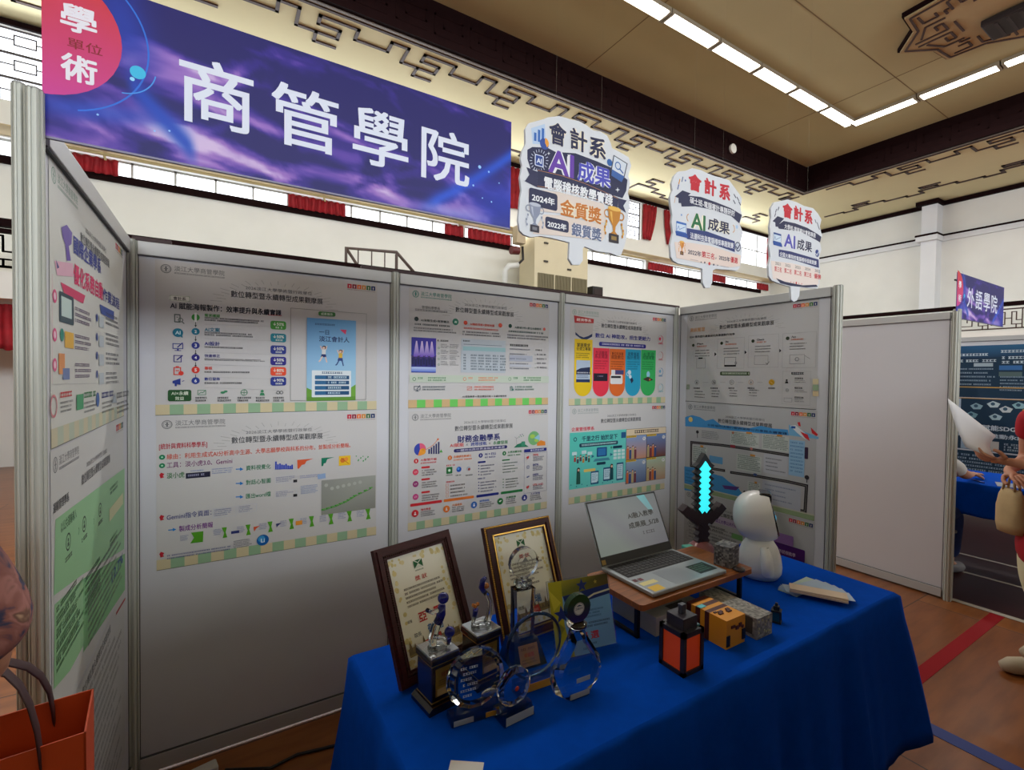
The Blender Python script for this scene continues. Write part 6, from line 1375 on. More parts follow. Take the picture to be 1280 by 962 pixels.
def pear_award():
    e = empty('crystal_award', (1.058, -1.315, TZ), -.05, 'pear shaped crystal award with round dark green and blue badge on top', 'crystal award', 'clear crystal awards at the front of the table')
    pf = [(-.036, 0), (.036, 0), (.066, .022), (.076, .055), (.070, .085), (.048, .118), (.026, .150), (.018, .172), (-.018, .172), (-.026, .150), (-.048, .118), (-.070, .085), (-.076, .055), (-.066, .022)]
    b = MB().use(GLASS); n = len(pf); vs = []
    for s_, y in ((.72, -.019), (1.0, -.006), (1.0, .006), (.72, .019)):
        for px_, pz in pf: vs.append((px_ * s_, y, .085 + (pz - .085) * (s_ if pz > 0.01 else 1)))
    fs = [(j * n + (i + 1) % n, j * n + i, (j + 1) * n + i, (j + 1) * n + (i + 1) % n) for j in range(3) for i in range(n)] + [tuple(range(n)), tuple(range(3 * n, 4 * n))[::-1]]
    b.add(vs, fs, False); b.build('body', None, e)
    MB().use(MATS['highlight_face']).cbox(-.030, -.0196, .002, .030, -.0145, .016, .002).build('highlight_foot', None, e); MB().use(MATS['highlight_face']).cbox(-.012, -.0196, .040, .030, -.0185, .052, .0004).build('highlight_bar', None, e)  # pale foot and bar stand in for bright highlights on the crystal
    MB().use(GLASS).lathe([(.018, .172), (.026, .176), (.026, .184), (.014, .190)], n=20).build('collar', None, e)
    m = bpy.data.materials.new('badge_dark'); m.use_nodes = True; nt = m.node_tree; bs = nt.nodes['Principled BSDF']; tc = nt.nodes.new('ShaderNodeTexCoord'); sp = nt.nodes.new('ShaderNodeSeparateXYZ'); rp = nt.nodes.new('ShaderNodeValToRGB')
    rp.color_ramp.elements[0].position = .2; rp.color_ramp.elements[0].color = (*C3((22, 28, 96)), 1); rp.color_ramp.elements[1].position = .24; rp.color_ramp.elements[1].color = (*C3((26, 62, 36)), 1)
    nt.links.new(tc.outputs['Object'], sp.inputs[0]); nt.links.new(sp.outputs[2], rp.inputs[0]); nt.links.new(rp.outputs[0], bs.inputs['Base Color']); bs.inputs['Roughness'].default_value = .2
    b = MB().use(m); b.cyl((0, -.008, .222), (0, .008, .222), .036, n=32); b.build('badge', None, e)
    c = empty('badge_print', (-.02, -.0084, .240), rot=BACK); c.parent = e; a = Art(40, 36); a.raw = True; a.part('badge_mark'); a.mcirc(20, 18, 16, (206, 210, 214)); a.ring(20, 18, 15, 1.2, (70, 90, 130)); a.mgreek(9, 15, 31, 21, 1, (50, 70, 120), .8, 0); a.mpoly([(10, 12), (20, 7), (30, 12)], (60, 80, 120)); a.build(c)
pear_award()
# glass column trophy with a disc on top
def column_trophy():
    e = empty('glass_column_trophy', (1.022, -1.118, TZ), -.08, 'tall glass column trophy with round disc, standing before gold frame', 'trophy')
    b = MB().use(mat('black_glass', (16, 16, 22), .12, coat=.6)); b.add([(-.052, -.045, 0), (.052, -.045, 0), (.052, .045, 0), (-.052, .045, 0), (-.038, -.018, .062), (.038, -.018, .062), (.038, .03, .062), (-.038, .03, .062)], [(3, 2, 1, 0), (4, 5, 6, 7), (0, 1, 5, 4), (1, 2, 6, 5), (2, 3, 7, 6), (3, 0, 4, 7)]); b.build('base', None, e)
    c = empty('plaque', (-.030, -.0225, .0555), rot=(math.radians(66.5), 0, 0)); c.parent = e; a = Art(60, 54); a.raw = True; a.part('copper_plaque'); a.mrect(0, 0, 60, 54, (176, 132, 84)); a.mgreek(8, 8, 52, 16, 1, (110, 70, 40), .7, .2); a.mtext('卓越獎', 14, 26, 46, (186, 70, 40), .014, 1, 11); a.mgreek(6, 36, 54, 50, 2, (100, 70, 50), .5, .2); a.build(c)
    b = MB().use(GLASS); b.add([(-.022, -.016, .062), (.022, -.016, .062), (.022, .016, .062), (-.022, .016, .062), (-.030, -.02, .205), (.030, -.02, .205), (.030, .02, .205), (-.030, .02, .205)], [(3, 2, 1, 0), (4, 5, 6, 7), (0, 1, 5, 4), (1, 2, 6, 5), (2, 3, 7, 6), (3, 0, 4, 7)]); b.build('glass_column', None, e)
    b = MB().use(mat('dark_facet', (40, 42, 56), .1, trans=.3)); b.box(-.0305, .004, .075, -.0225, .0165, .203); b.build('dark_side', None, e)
    b = MB().use(GLASS)
    for i in range(7): t = 2 * PI * i / 7; b.ell((.018 * math.cos(t), .014 * math.sin(t), .216 + .004 * (i % 2)), (.012, .008, .009), 8, 6)
    b.build('glass_flowers', None, e); MB().use(GLASS).lathe([(.012, .205), (.020, .212), (.010, .226), (.016, .236)], n=16).build('neck', None, e)
    d = MB().use(GLASS); d.cyl((0, -.010, .277), (0, .010, .277), .043, n=40); d.build('disc', None, e)
    c = empty('disc_engraving', (-.026, -.0104, .304), rot=BACK); c.parent = e; a = Art(52, 52); a.raw = True; a.part('engraved_mark'); a.mpoly([(26, 8), (36, 22), (16, 22)], (150, 154, 156)); a.ring(26, 26, 24, 1.5, (140, 144, 146)); a.mgreek(10, 26, 42, 32, 1, (120, 124, 128), .7, 0); a.mgreek(14, 36, 38, 46, 2, (130, 134, 138), .6, .2); a.build(c)
column_trophy()
# upright blue certificate with star art in a clear stand
def star(a, x, y, r, c):
    a.mpoly([(x + (r if i % 2 == 0 else r * .42) * math.sin(PI * i / 5), y - (r if i % 2 == 0 else r * .42) * math.cos(PI * i / 5)) for i in range(10)], c)
e = empty('award_certificate', (0, 0, 0), 0, 'pale blue award sheet with dark stars in clear stand, beside laptop shelf', 'certificate'); e.matrix_world = lean_frame(1.105, -1.168, TZ + .004, -.17, .30)
w, h = 205, 198
MB().use(GLASS).box(-.004, -.002, -.006, .209, .202, -.003).build('acrylic_back', None, e)
MB().use(GLASS).prism([(.02, -.003), (.185, -.003), (.185, -.0005), (.02, -.0005)], -.05, -.003, 'z').build('acrylic_foot', None, e)
c = empty('sheet', (0, .198, -.0025)); c.parent = e; a = Art(w, h); a.raw = True
a.part('paper'); a.mrect(0, 0, w, h, (116, 168, 216)); a.part('star_art'); a.mpoly([(0, 0), (w, 0), (w, 44), (0, 44)], [(176, 172, 50), (72, 62, 34), (90, 70, 30), (120, 130, 50)]); a.mpoly([(0, 0), (44, 0), (40, 120), (52, h), (0, h)], (176, 170, 40)); a.mpoly([(0, 20), (36, 60), (10, 80)], (206, 196, 60)); a.mpoly([(6, 100), (40, 130), (12, 160)], (130, 130, 40)); a.mpoly([(44, 44), (w, 30), (w, 58), (130, 66), (60, 110)], (24, 44, 110)); a.line([(66, 100), (104, 68), (150, 52), (w, 46)], 5, (206, 206, 190)); star(a, 112, 22, 20, (34, 50, 120)); star(a, 34, 92, 26, (28, 48, 120)); star(a, 160, 18, 7, (170, 150, 60))
a.part('lettering'); a.mgreek(96, 74, 150, 84, 1, (40, 100, 150), .8, .2); a.mgreek(92, 92, 180, 118, 3, (60, 100, 150), .5, .4, 2); a.mgreek(66, 126, 192, 144, 2, (30, 44, 90), .5, .1, 5); a.mtext('優 選', 84, 162, 150, (196, 60, 80), .02, 1, 22); a.mgreek(80, 182, 150, 188, 1, (60, 100, 150), .8, .3)
a.build(c)

# ---------------- laptop on its wooden shelf
WOOD = mat('shelf_wood', (140, 82, 36), .45, noise=.3, nscale=10, stretch=(1, 12, 1)); BSTEEL = mat('black_steel', (20, 18, 20), .4, metal=.3)
e = empty('monitor_stand', (1.65, -1.115, TZ), 0, 'low wooden desk shelf with black steel loop legs carrying the laptop', 'desk shelf')
sx, sy = .285, .130; P = []
for cx, cy, t0 in ((sx - .015, -sy + .015, -90), (sx - .015, sy - .015, 0), (-sx + .015, sy - .015, 90), (-sx + .015, -sy + .015, 180)):
    for i in range(5): t = math.radians(t0 + 22.5 * i); P.append((cx + .015 * math.cos(t), cy + .015 * math.sin(t)))
MB().use(WOOD).prism(P, .102, .120, 'z').build('board', None, e)
for s_ in (-1, 1):
    g = MB().use(BSTEEL); x = s_ * .262
    g.cbox(x - .007, -.098, 0, x + .007, -.084, .102, .002); g.cbox(x - .007, .096, 0, x + .007, .110, .102, .002); g.cbox(x - .007, -.098, 0, x + .007, .110, .010, .002); g.cbox(x - .007, -.098, .094, x + .007, .110, .102, .002); g.build('leg', None, e)
LZ = TZ + .120
SILVER = mat('laptop_silver', (158, 166, 172), .38, metal=.55); KEYB = mat('key_black', (30, 30, 36), .5)
e = empty('laptop', (1.616, -1.11, LZ), 0, 'open silver laptop showing a pale slide with black Chinese title', 'laptop')
b = MB().use(SILVER); b.cbox(-.184, -.120, .002, .184, .118, .016, .004); b.build('base', None, e)
g = MB().use(mat('rubber', (24, 24, 24), .7)); [g.cyl((x, y, 0), (x, y, .003), .008, n=10) for x in (-.16, .16) for y in (-.1, .1)]; g.build('rubber_feet', None, e)
kb = MB().use(mat('key_well', (44, 44, 50), .6)).box(-.168, .004, .0155, .168, .106, .0166).build('keyboard', None, e)
g = MB().use(KEYB)
for r_ in range(6):
    n = 16; y = .008 + r_ * .0162
    for i in range(n):
        if r_ == 0 and 4 <= i <= 8: continue
        x = -.165 + i * .0207; g.cbox(x + .0012, y, .0166, x + .0192, y + .0138, .0184, .001)
g.cbox(-.082, .008, .0166, .022, .0218, .0184, .001); g.build('keys', None, kb)
MB().use(mat('touchpad', (150, 158, 166), .3, metal=.5)).box(-.066, -.110, .016, .050, -.008, .0164).build('touchpad', None, e)
for (x0, y0, x1, y1, c, nm) in ((-.170, -.066, -.100, -.044, (222, 214, 150), 'pale_sticker'), (-.168, -.112, -.118, -.078, (230, 190, 50), 'yellow_sticker'), (-.172, -.032, -.154, -.014, (90, 30, 40), 'red_sticker'), (-.150, -.034, -.132, -.016, (110, 40, 50), 'maroon_sticker')):
    MB().use(mat(nm, c, .5)).box(x0, y0, .016, x1, y1, .0163).build(nm, None, e)
c = empty('dark_sticker', (.075, -.030, .0162), rz=0); c.parent = e; a = Art(92, 66); a.raw = True; a.part('dark_label'); a.mrect(0, 0, 92, 66, (28, 36, 34)); a.mgreek(8, 8, 84, 58, 4, (90, 130, 110), .5, .3); a.build(c)
lid = empty('lid', (0, .116, .014), rot=(math.radians(90 - 25), 0, 0)); lid.parent = e
MB().use(SILVER).cbox(-.184, 0, -.007, .184, .230, -.001, .003).build('lid_shell', None, lid); MB().use(KEYB).box(-.182, .002, -.001, .182, .228, .0002).build('bezel', None, lid)
m = bpy.data.materials.new('screen_glow'); m.use_nodes = True; nt = m.node_tree; bs = nt.nodes['Principled BSDF']; va = nt.nodes.new('ShaderNodeVertexColor'); va.layer_name = 'Col'
bs.inputs['Base Color'].default_value = (.02, .02, .02, 1); bs.inputs['Roughness'].default_value = .25; nt.links.new(va.outputs[0], bs.inputs['Emission Color']); bs.inputs['Emission Strength'].default_value = .55
c = empty('slide', (-.176, .222, .0003)); c.parent = lid; a = Art(352, 190); a.raw = True; a.part('screen')
a.mpoly([(0, 0), (120, 0), (240, 0), (352, 0), (352, 190), (240, 190), (120, 190), (0, 190)], [(120, 124, 132), (130, 138, 138), (124, 132, 134), (120, 126, 130), (122, 120, 126), (132, 132, 136), (140, 148, 140), (136, 146, 138)])
a.mpoly([(252, 0), (296, 0), (322, 62), (300, 66)], [(120, 196, 200), (110, 190, 196), (126, 180, 184), (130, 170, 176)])
a.mtext('AI融入教學', 178, 70, 316, (14, 14, 18), .02, 1, 22); a.mtext('成果展_5/28', 170, 106, 332, (14, 14, 18), .02, 1, 23); a.mgreek(232, 134, 296, 148, 1, (80, 78, 84), .8, 0)
for o in a.build(c): o.data.materials[0] = m
MB().use(mat('hinge_badge', (150, 120, 50), .4)).box(-.178, .006, .0003, -.160, .022, .0008).build('gold_sticker', None, lid)

# ---------------- block lamp sword on its dish, stone block, robot
e = empty('sword_lamp', (2.015, -.965, TZ), -.30, 'dark block sword lamp with glowing cyan blade standing behind the laptop', 'lamp')
DKP = mat('dark_plum', (40, 22, 30), .5); DKG = mat('dark_slate', (24, 30, 36), .5); CY = mat('cyan_glow', (90, 236, 240), .4, emit=(40, 220, 232), estr=1.0)
def zig(x, z0, z1, n, d):
    L = [(x, z0)]; R_ = []
    for i in range(n): za = z0 + (z1 - z0) * (i + .5) / n; zb = z0 + (z1 - z0) * (i + 1) / n; L += [(x + d, za), (x, zb)]
    return L
def blade(x, z0, z1, n, d, tip):
    r_ = zig(x, z0, z1, n, d); return r_ + [(x * .9, z1 + .004), (0, z1 + tip)] + [(-p[0], p[1]) for p in r_[::-1]]
B0 = MB().use(DKG); B0.prism(blade(.028, .235, .452, 8, .018, .04), -.014, .014, 'y'); B0.build('blade_edge', None, e)
MB().use(CY).prism([(0, .222)] + blade(.015, .248, .440, 8, .012, .02), -.0165, .0165, 'y').build('glowing_blade', None, e)
g = MB().use(DKP)
def dia(x, z, r, y=.018): g.prism([(x, z - r), (x + r, z), (x, z + r), (x - r, z)], -y, y, 'y')
for x, z, r in ((0, .215, .036), (-.034, .222, .030), (.034, .222, .030), (-.060, .240, .027), (.060, .240, .027), (-.082, .256, .023), (.082, .256, .023)): dia(x, z, r, .018 + r * .05)
g.build('guard', None, e)
g = MB().use(DKP); g.prism(blade(.020, .085, .19, 4, .010, .02), -.015, .015, 'y'); dia(0, .085, .048, .018); g.build('grip', None, e)
MB().use(mat('pink_glass', (176, 110, 116), .15, trans=.45)).lathe([(.058, .068), (.060, .082), (.052, .100), (.036, .114), (.018, .122)], n=28).build('dome', None, e)
MB().use(mat('dark_red_base', (84, 28, 32), .4)).lathe([(.066, 0), (.068, .012), (.062, .060), (.060, .068), (.030, .070)], n=28).build('base', None, e)
MB().use(mat('mint_plastic', (70, 170, 150), .4)).cbox(-.010, -.078, .070, .030, -.052, .084, .004).build('mint_tab', None, e)
MB().use(MATS['mint_plastic']).cbox(-.090, -.03, .092, -.046, .01, .108, .004).build('mint_tab', None, e)
def pixel_mat(name, cols, scale, seed=0.0, strength=.6):
    m = bpy.data.materials.new(name); m.use_nodes = True; nt = m.node_tree; b = nt.nodes['Principled BSDF']; tc = nt.nodes.new('ShaderNodeTexCoord'); mp = nt.nodes.new('ShaderNodeMapping'); mp.inputs['Location'].default_value = (seed, seed * .7, seed * .3); mp.inputs['Scale'].default_value = scale
    fl = nt.nodes.new('ShaderNodeVectorMath'); fl.operation = 'FLOOR'; wn = nt.nodes.new('ShaderNodeTexWhiteNoise'); rp = nt.nodes.new('ShaderNodeValToRGB'); rp.color_ramp.interpolation = 'CONSTANT'
    nt.links.new(tc.outputs['Object'], mp.inputs[0]); nt.links.new(mp.outputs[0], fl.inputs[0]); nt.links.new(fl.outputs[0], wn.inputs[0]); nt.links.new(wn.outputs[0], rp.inputs[0]); nt.links.new(rp.outputs[0], b.inputs['Base Color'])
    for i, c in enumerate(cols):
        e_ = rp.color_ramp.elements[i] if i < 2 else rp.color_ramp.elements.new(i / len(cols)); e_.position = i / len(cols); e_.color = (*C3(c), 1)
    b.inputs['Roughness'].default_value = .6; return m
STONE = pixel_mat('grey_stone_pixels', [(92, 92, 98), (120, 120, 124), (60, 60, 66), (140, 140, 142), (84, 84, 92)], (70, 150, 150), .3)
e = empty('stone_block', (1.882, -1.175, LZ), .18, 'small grey stone patterned cube on right end of the wooden shelf', 'block toy')
MB().use(STONE).cbox(-.036, -.028, 0, .036, .034, .076, .002).build('cube', None, e)
e = empty('dark_mouse', (1.868, -1.232, LZ), .3, 'small dark puck lying before the stone cube on the shelf', 'mouse'); MB().use(mat('mouse_dark', (52, 46, 48), .4)).lathe([(.018, 0), (.021, .004), (.019, .010), (.008, .013)], n=24).build('shell', None, e); MB().use(mat('mouse_wood', (110, 76, 60), .5)).cyl((0, 0, .013), (0, 0, .0145), .008, n=16).build('button', None, e)

WHT = mat('robot_white', (226, 228, 232), .28, coat=.3); BLKG = mat('robot_face', (16, 16, 20), .15, coat=.5)
e = empty('toy_robot', (2.17, -1.125, TZ), -.95, 'white egg shaped toy robot with black face plate turned to the right', 'robot')
MB().use(WHT).lathe([(.048, .0), (.070, .004), (.082, .024), (.084, .05), (.078, .09), (.066, .125), (.050, .150), (.034, .163), (.024, .168)], n=32).build('body', None, e)
MB().use(mat('seam_grey', (150, 152, 158), .4)).lathe([(.026, .160), (.030, .166), (.030, .174), (.024, .178)], n=24).build('neck', None, e)
hd = MB().use(WHT)
# head: rounded shell cut flat towards +x for the face
vs = []; nn, mm = 36, 22; c0 = (-.004, 0, .246)
for j in range(mm + 1):
    ph = -PI / 2 + PI * j / mm
    for i in range(nn):
        t = 2 * PI * i / nn; f = lambda v, k: math.copysign(abs(v) ** k, v)
        x = .098 * f(math.cos(ph), .8) * f(math.cos(t), .9); y = .088 * f(math.cos(ph), .8) * f(math.sin(t), .9); z = .100 * f(math.sin(ph), .9)
        x = min(x, .050 - z * .22); vs.append((c0[0] + x, c0[1] + y, c0[2] + z))
hd.add(vs, [(j * nn + i, j * nn + (i + 1) % nn, (j + 1) * nn + (i + 1) % nn, (j + 1) * nn + i) for j in range(mm) for i in range(nn)], True)
ho = hd.build('head', None, e)
fp = MB().use(BLKG); P = [(.066 * math.copysign(abs(math.cos(2 * PI * i / 32)) ** .7, math.cos(2 * PI * i / 32)), .074 * math.copysign(abs(math.sin(2 * PI * i / 32)) ** .7, math.sin(2 * PI * i / 32))) for i in range(32)]
fp.add([(c0[0] + .047 - z * .22, y, c0[2] + z) for y, z in P] + [(c0[0] + .056 - z * .22, y * .93, c0[2] + z * .93) for y, z in P], [(i, (i + 1) % 32, 32 + (i + 1) % 32, 32 + i) for i in range(32)] + [tuple(range(32, 64))], True); fp.build('face_plate', None, ho)
cp = MB().use(BLKG); cp.cbox(-.004, -.042, .066, .040, .042, .105, .006, Matrix.Translation(Vector((c0[0] - .0, 0, c0[2] - .004)))); cp.build('top_sensor', None, ho)
g = MB().use(mat('eye_glow', (120, 200, 230), .3, emit=(90, 190, 230), estr=.6)); g.ell((c0[0] + .056, -.028, c0[2] + .002), (.003, .010, .014), 12, 8); g.build('eye', None, ho)
g = MB().use(MATS['eye_glow']); g.ell((c0[0] + .056, .028, c0[2] + .002), (.003, .010, .014), 12, 8); g.build('eye', None, ho)
for s_ in (-1, 1): MB().use(WHT).tube([(.012, s_ * .062, .135), (.018, s_ * .082, .105), (.022, s_ * .090, .070), (.024, s_ * .088, .040), (.024, s_ * .086, .028)], [.016, .022, .023, .022, .012], 16).build('arm', None, e)
MB().use(MATS['seam_grey']).tube([(.026, -.074, .142), (.010, -.078, .136), (.004, -.080, .118), (.006, -.083, .10)], .0022, 6).build('cable_loop', None, e)

# ---------------- block toys on the front half of the table
e = empty('block_lantern', (1.388, -1.372, TZ), .0, 'dark square block lantern with two orange panels, nearest toy on table', 'lantern')
DL = mat('lantern_dark', (38, 32, 40), .5); ORG = mat('orange_panel', (206, 72, 20), .45, emit=(226, 70, 10), estr=.10)
g = MB().use(DL)
for sx in (-1, 1):
    for sy in (-1, 1): g.box(min(sx * .042, sx * .030), min(sy * .042, sy * .030), 0, max(sx * .042, sx * .030), max(sy * .042, sy * .030), .118)
g.box(-.042, -.042, 0, .042, .042, .012); g.box(-.042, -.042, .104, .042, .042, .118); g.build('frame', None, e)
MB().use(ORG).box(-.038, -.038, .012, .038, .038, .104).build('glow_panels', None, e)
MB().use(mat('lantern_cap', (48, 44, 56), .5)).cbox(-.029, -.029, .118, .029, .029, .150, .001).build('cap', None, e)
MB().use(mat('lantern_ring', (70, 72, 84), .4)).cbox(-.009, -.007, .150, .009, .007, .176, .001).build('handle_block', None, e)
MB().use(mat('teal_chip', (60, 110, 116), .4)).box(.026, -.030, .118, .040, -.014, .122).build('teal_chip', None, e)

YEL = mat('toy_yellow', (226, 152, 28), .5); BRN = mat('toy_brown', (78, 30, 28), .5); LBL = mat('pale_blue_chip', (90, 200, 216), .4)
e = empty('striped_block_toy', (1.614, -1.318, TZ), .0, 'yellow and dark brown striped block toy beside the orange lantern', 'block toy')
hx, hy, H_ = .046, .070, .086
for (y0, y1, m_) in ((-.071, -.012, YEL), (-.012, .004, BRN), (.004, .020, YEL), (.020, .038, BRN), (.038, .054, YEL), (.054, .071, BRN)):
    MB().use(m_).box(-hx, y0, 0.0, hx, y1, H_).build('stripe' if m_ is BRN else 'yellow_section', None, e)
g = MB().use(BRN)
for (x0, y0, x1, y1) in ((-.030, -.038, -.012, -.030), (-.022, -.030, -.004, -.022), (.008, -.040, .026, -.030), (.016, -.030, .030, -.022), (-.036, -.024, -.024, -.018)): g.box(x0, y0, H_, x1, y1, H_ + .003)
g.build('top_pixels', None, e)
g = MB().use(BRN)
for (x0, z0, x1, z1) in ((-.024, .058, -.006, .066), (-.002, .050, .012, .060), (.014, .054, .026, .066), (.028, .048, .036, .056)): g.box(x0, -hy - .004, z0, x1, -hy - .001, z1)
g.build('front_pixels', None, e)
g = MB().use(mat('toy_black', (20, 16, 18), .4)); g.box(-.046, -hy - .0035, .008, -.030, -hy - .001, .040); g.build('dark_patch', None, e)
g = MB().use(MATS['toy_black']); g.box(.030, -hy - .0035, .012, .046, -hy - .001, .044); g.build('dark_patch', None, e)
g = MB().use(LBL); g.box(-.046, .018, H_, -.020, .034, H_ + .002); g.build('blue_chip', None, e)

GST = pixel_mat('pale_stone_pixels', [(126, 126, 124), (146, 146, 142), (110, 110, 110), (162, 162, 156), (134, 134, 132)], (130, 130, 130), .7)
e = empty('stone_slab_toy', (1.739, -1.30, TZ), .0, 'grey speckled stone patterned long block right of the striped toy', 'block toy')
MB().use(GST).cbox(-.041, -.105, 0, .041, .105, .066, .001).build('slab', None, e)
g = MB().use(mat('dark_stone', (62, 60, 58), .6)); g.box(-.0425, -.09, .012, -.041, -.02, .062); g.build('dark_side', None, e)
g = MB().use(mat('stone_fleck', (190, 186, 150), .4)); R = random.Random(5)  # scattered pale pixels of the stone pattern
for i in range(14): x = -.036 + R.random() * .066; z = .006 + R.random() * .052; g.box(x, -.1068, z, x + .006, -.105, z + .006)
g.build('pale_pixels', None, e)
e = empty('grey_box', (1.545, -1.135, TZ), .0, 'flat pale grey box with dark marks lying under the wooden shelf', 'box')
MB().use(mat('pale_card', (150, 152, 156), .6, noise=.05)).cbox(-.105, -.100, 0, .115, .095, .060, .002).build('body', None, e)
g = MB().use(mat('print_dark', (60, 56, 60), .6)); g.box(-.02, -.085, .06, .06, -.06, .0604); g.box(.02, -.05, .06, .09, -.03, .0604); g.build('printed_marks', None, e)

e = empty('mini_lantern', (1.862, -1.372, TZ), .4, 'tiny dark lantern ornament standing alone right of the stone block', 'lantern')
g = MB().use(mat('mini_dark', (20, 26, 34), .4)); g.cbox(-.015, -.015, 0, .015, .015, .006, .001)
for sx in (-1, 1):
    for sy in (-1, 1): g.box(min(sx * .014, sx * .010), min(sy * .014, sy * .010), .006, max(sx * .014, sx * .010), max(sy * .014, sy * .010), .036)
g.cbox(-.015, -.015, .036, .015, .015, .042, .001); g.build('frame', None, e)
MB().use(mat('teal_glass', (30, 84, 100), .2)).box(-.011, -.011, .006, .011, .011, .036).build('glass', None, e)
MB().use(MATS['mini_dark']).cbox(-.009, -.009, .042, .009, .009, .054, .001).box(-.004, -.004, .054, .004, .004, .064).build('cap', None, e)

# fan of paper cards
CB, CC = mat('card_blue', (168, 190, 216), .6), mat('card_cream', (206, 184, 160), .6); CGn = mat('card_green', (176, 200, 190), .6)
piv = Vector((2.125, -1.275, TZ))
specs = [(62, CGn, 'pale green paper card at the far end of the fan'), (52, CB, 'pale blue paper card next to the green end of the fan'), (42, CB, 'pale blue paper card, third in the fan'), (32, CB, 'pale blue paper card in the middle of the fan'), (22, CB, 'pale blue paper card beneath the topmost blue one'), (10, CB, 'topmost pale blue card in the fan'), ]
for i, (ang, m_, lb) in enumerate(specs):
    o = MB().use(m_).box(-.02, -.035, 0, .20, .035, .0012).box(.03, -.012, .0012, .15, -.008, .0014).build('paper_card', None, None, (piv.x, piv.y, TZ + .0005 + i * .0026), (0, 0, math.radians(ang - 60))); tag(o, lb, 'card', 'paper cards fanned out on the blue cloth')
for i, lb in enumerate(('cream paper card under the stack at fan front', 'upper cream paper card at front of the fan')):
    o = MB().use(CC).box(-.01, -.028, 0, .17, .028, .006).build('paper_card', None, None, (piv.x - .005, piv.y - .012, TZ + .017 + i * .0065), (0, 0, math.radians(-62 + i * 3))); tag(o, lb, 'card', 'paper cards fanned out on the blue cloth')
# card lying at the front edge
o = MB().use(mat('white_card', (206, 204, 200), .6)).box(-.035, -.055, 0, .035, .045, .0012).box(-.014, .012, .0012, .004, .020, .0014).build('name_card', None, None, (.700, -1.405, TZ + .0006), (0, 0, -.62)); tag(o, 'white paper card cut by the bottom frame edge in front of crystals', 'card')

# ---------------- neighbouring booth's table
e = empty('folding_table', (5.72, -.86, 0), -.0, 'folding table with grey leg in the neighbouring booth', 'table')
MB().use(MATS['table_top']).cbox(-.36, -.62, .715, .36, .62, .744, .004).build('table_top', None, e)
for sx in (-.33, .33):
    for sy in (-.56, .56): MB().use(mat('leg_grey', (110, 108, 106), .5)).cyl((sx, sy, 0), (sx, sy, .715), .022, n=12).build('leg', None, e)
cloth('tablecloth', 5.35, 6.09, -1.48, -.24, TZ, (.46, .50, .46, .50), BLUE, 'short royal blue tablecloth on the neighbouring booth table', .03, 3)
o = MB().use(mat('leaflet', (150, 156, 170), .6)).box(-.1, -.07, 0, .1, .07, .002).box(-.08, -.05, .002, .02, .03, .0024).build('leaflet', None, None, (5.50, -1.12, TZ + .001), (0, 0, .3)); tag(o, 'grey leaflet lying on the neighbouring blue table', 'leaflet')
o = MB().use(mat('pen_blue', (40, 70, 160), .4)).cyl((0, 0, .005), (.14, 0, .005), .005, n=10).cyl((.14, 0, .005), (.15, 0, .005), .005, .001, n=10).build('pen', None, None, (5.42, -1.0, TZ + .0005), (0, 0, .8)); tag(o, 'blue pen lying on the neighbouring blue table', 'pen')

# ================================================================== PEOPLE
def skin_mesh(name, joints, edges, radii, root, m, parent, lv=2, only=None, grow=0.0, keep=None):
    """one continuous surface grown round a stick figure; only: subset of joints (for clothing)"""
    nm = [k for k in joints if (only is None or k in only)]
    ix = {k: i for i, k in enumerate(nm)}
    me = bpy.data.meshes.new(name); me.from_pydata([joints[k] for k in nm], [(ix[a], ix[b]) for a, b in edges if a in ix and b in ix], []); me.update()
    o = bpy.data.objects.new(name, me); COL.objects.link(o)
    md = o.modifiers.new('skin', 'SKIN'); md.use_smooth_shade = True; md.branch_smoothing = .6
    o.modifiers.new('sub', 'SUBSURF').levels = lv; o.modifiers['sub'].render_levels = lv
    sv = me.skin_vertices[0].data
    for k in nm:
        r = radii[k]; r = r if isinstance(r, tuple) else (r, r); sv[ix[k]].radius = (r[0] + grow, r[1] + grow); sv[ix[k]].use_root = (k == root)
    dg = bpy.context.evaluated_depsgraph_get(); dg.update(); ev = o.evaluated_get(dg); mesh = bpy.data.meshes.new_from_object(ev)
    bpy.data.objects.remove(o); bpy.data.meshes.remove(me)
    mesh.name = name; mesh.materials.clear(); mesh.materials.append(m)
    for p in mesh.polygons: p.use_smooth = True
    ob = bpy.data.objects.new(name, mesh); COL.objects.link(ob); ob.parent = parent
    return ob
SKIN = mat('skin', (196, 140, 112), .55, noise=.05, nscale=20); HAIR = mat('hair_dark', (28, 22, 22), .5, noise=.2, nscale=60)
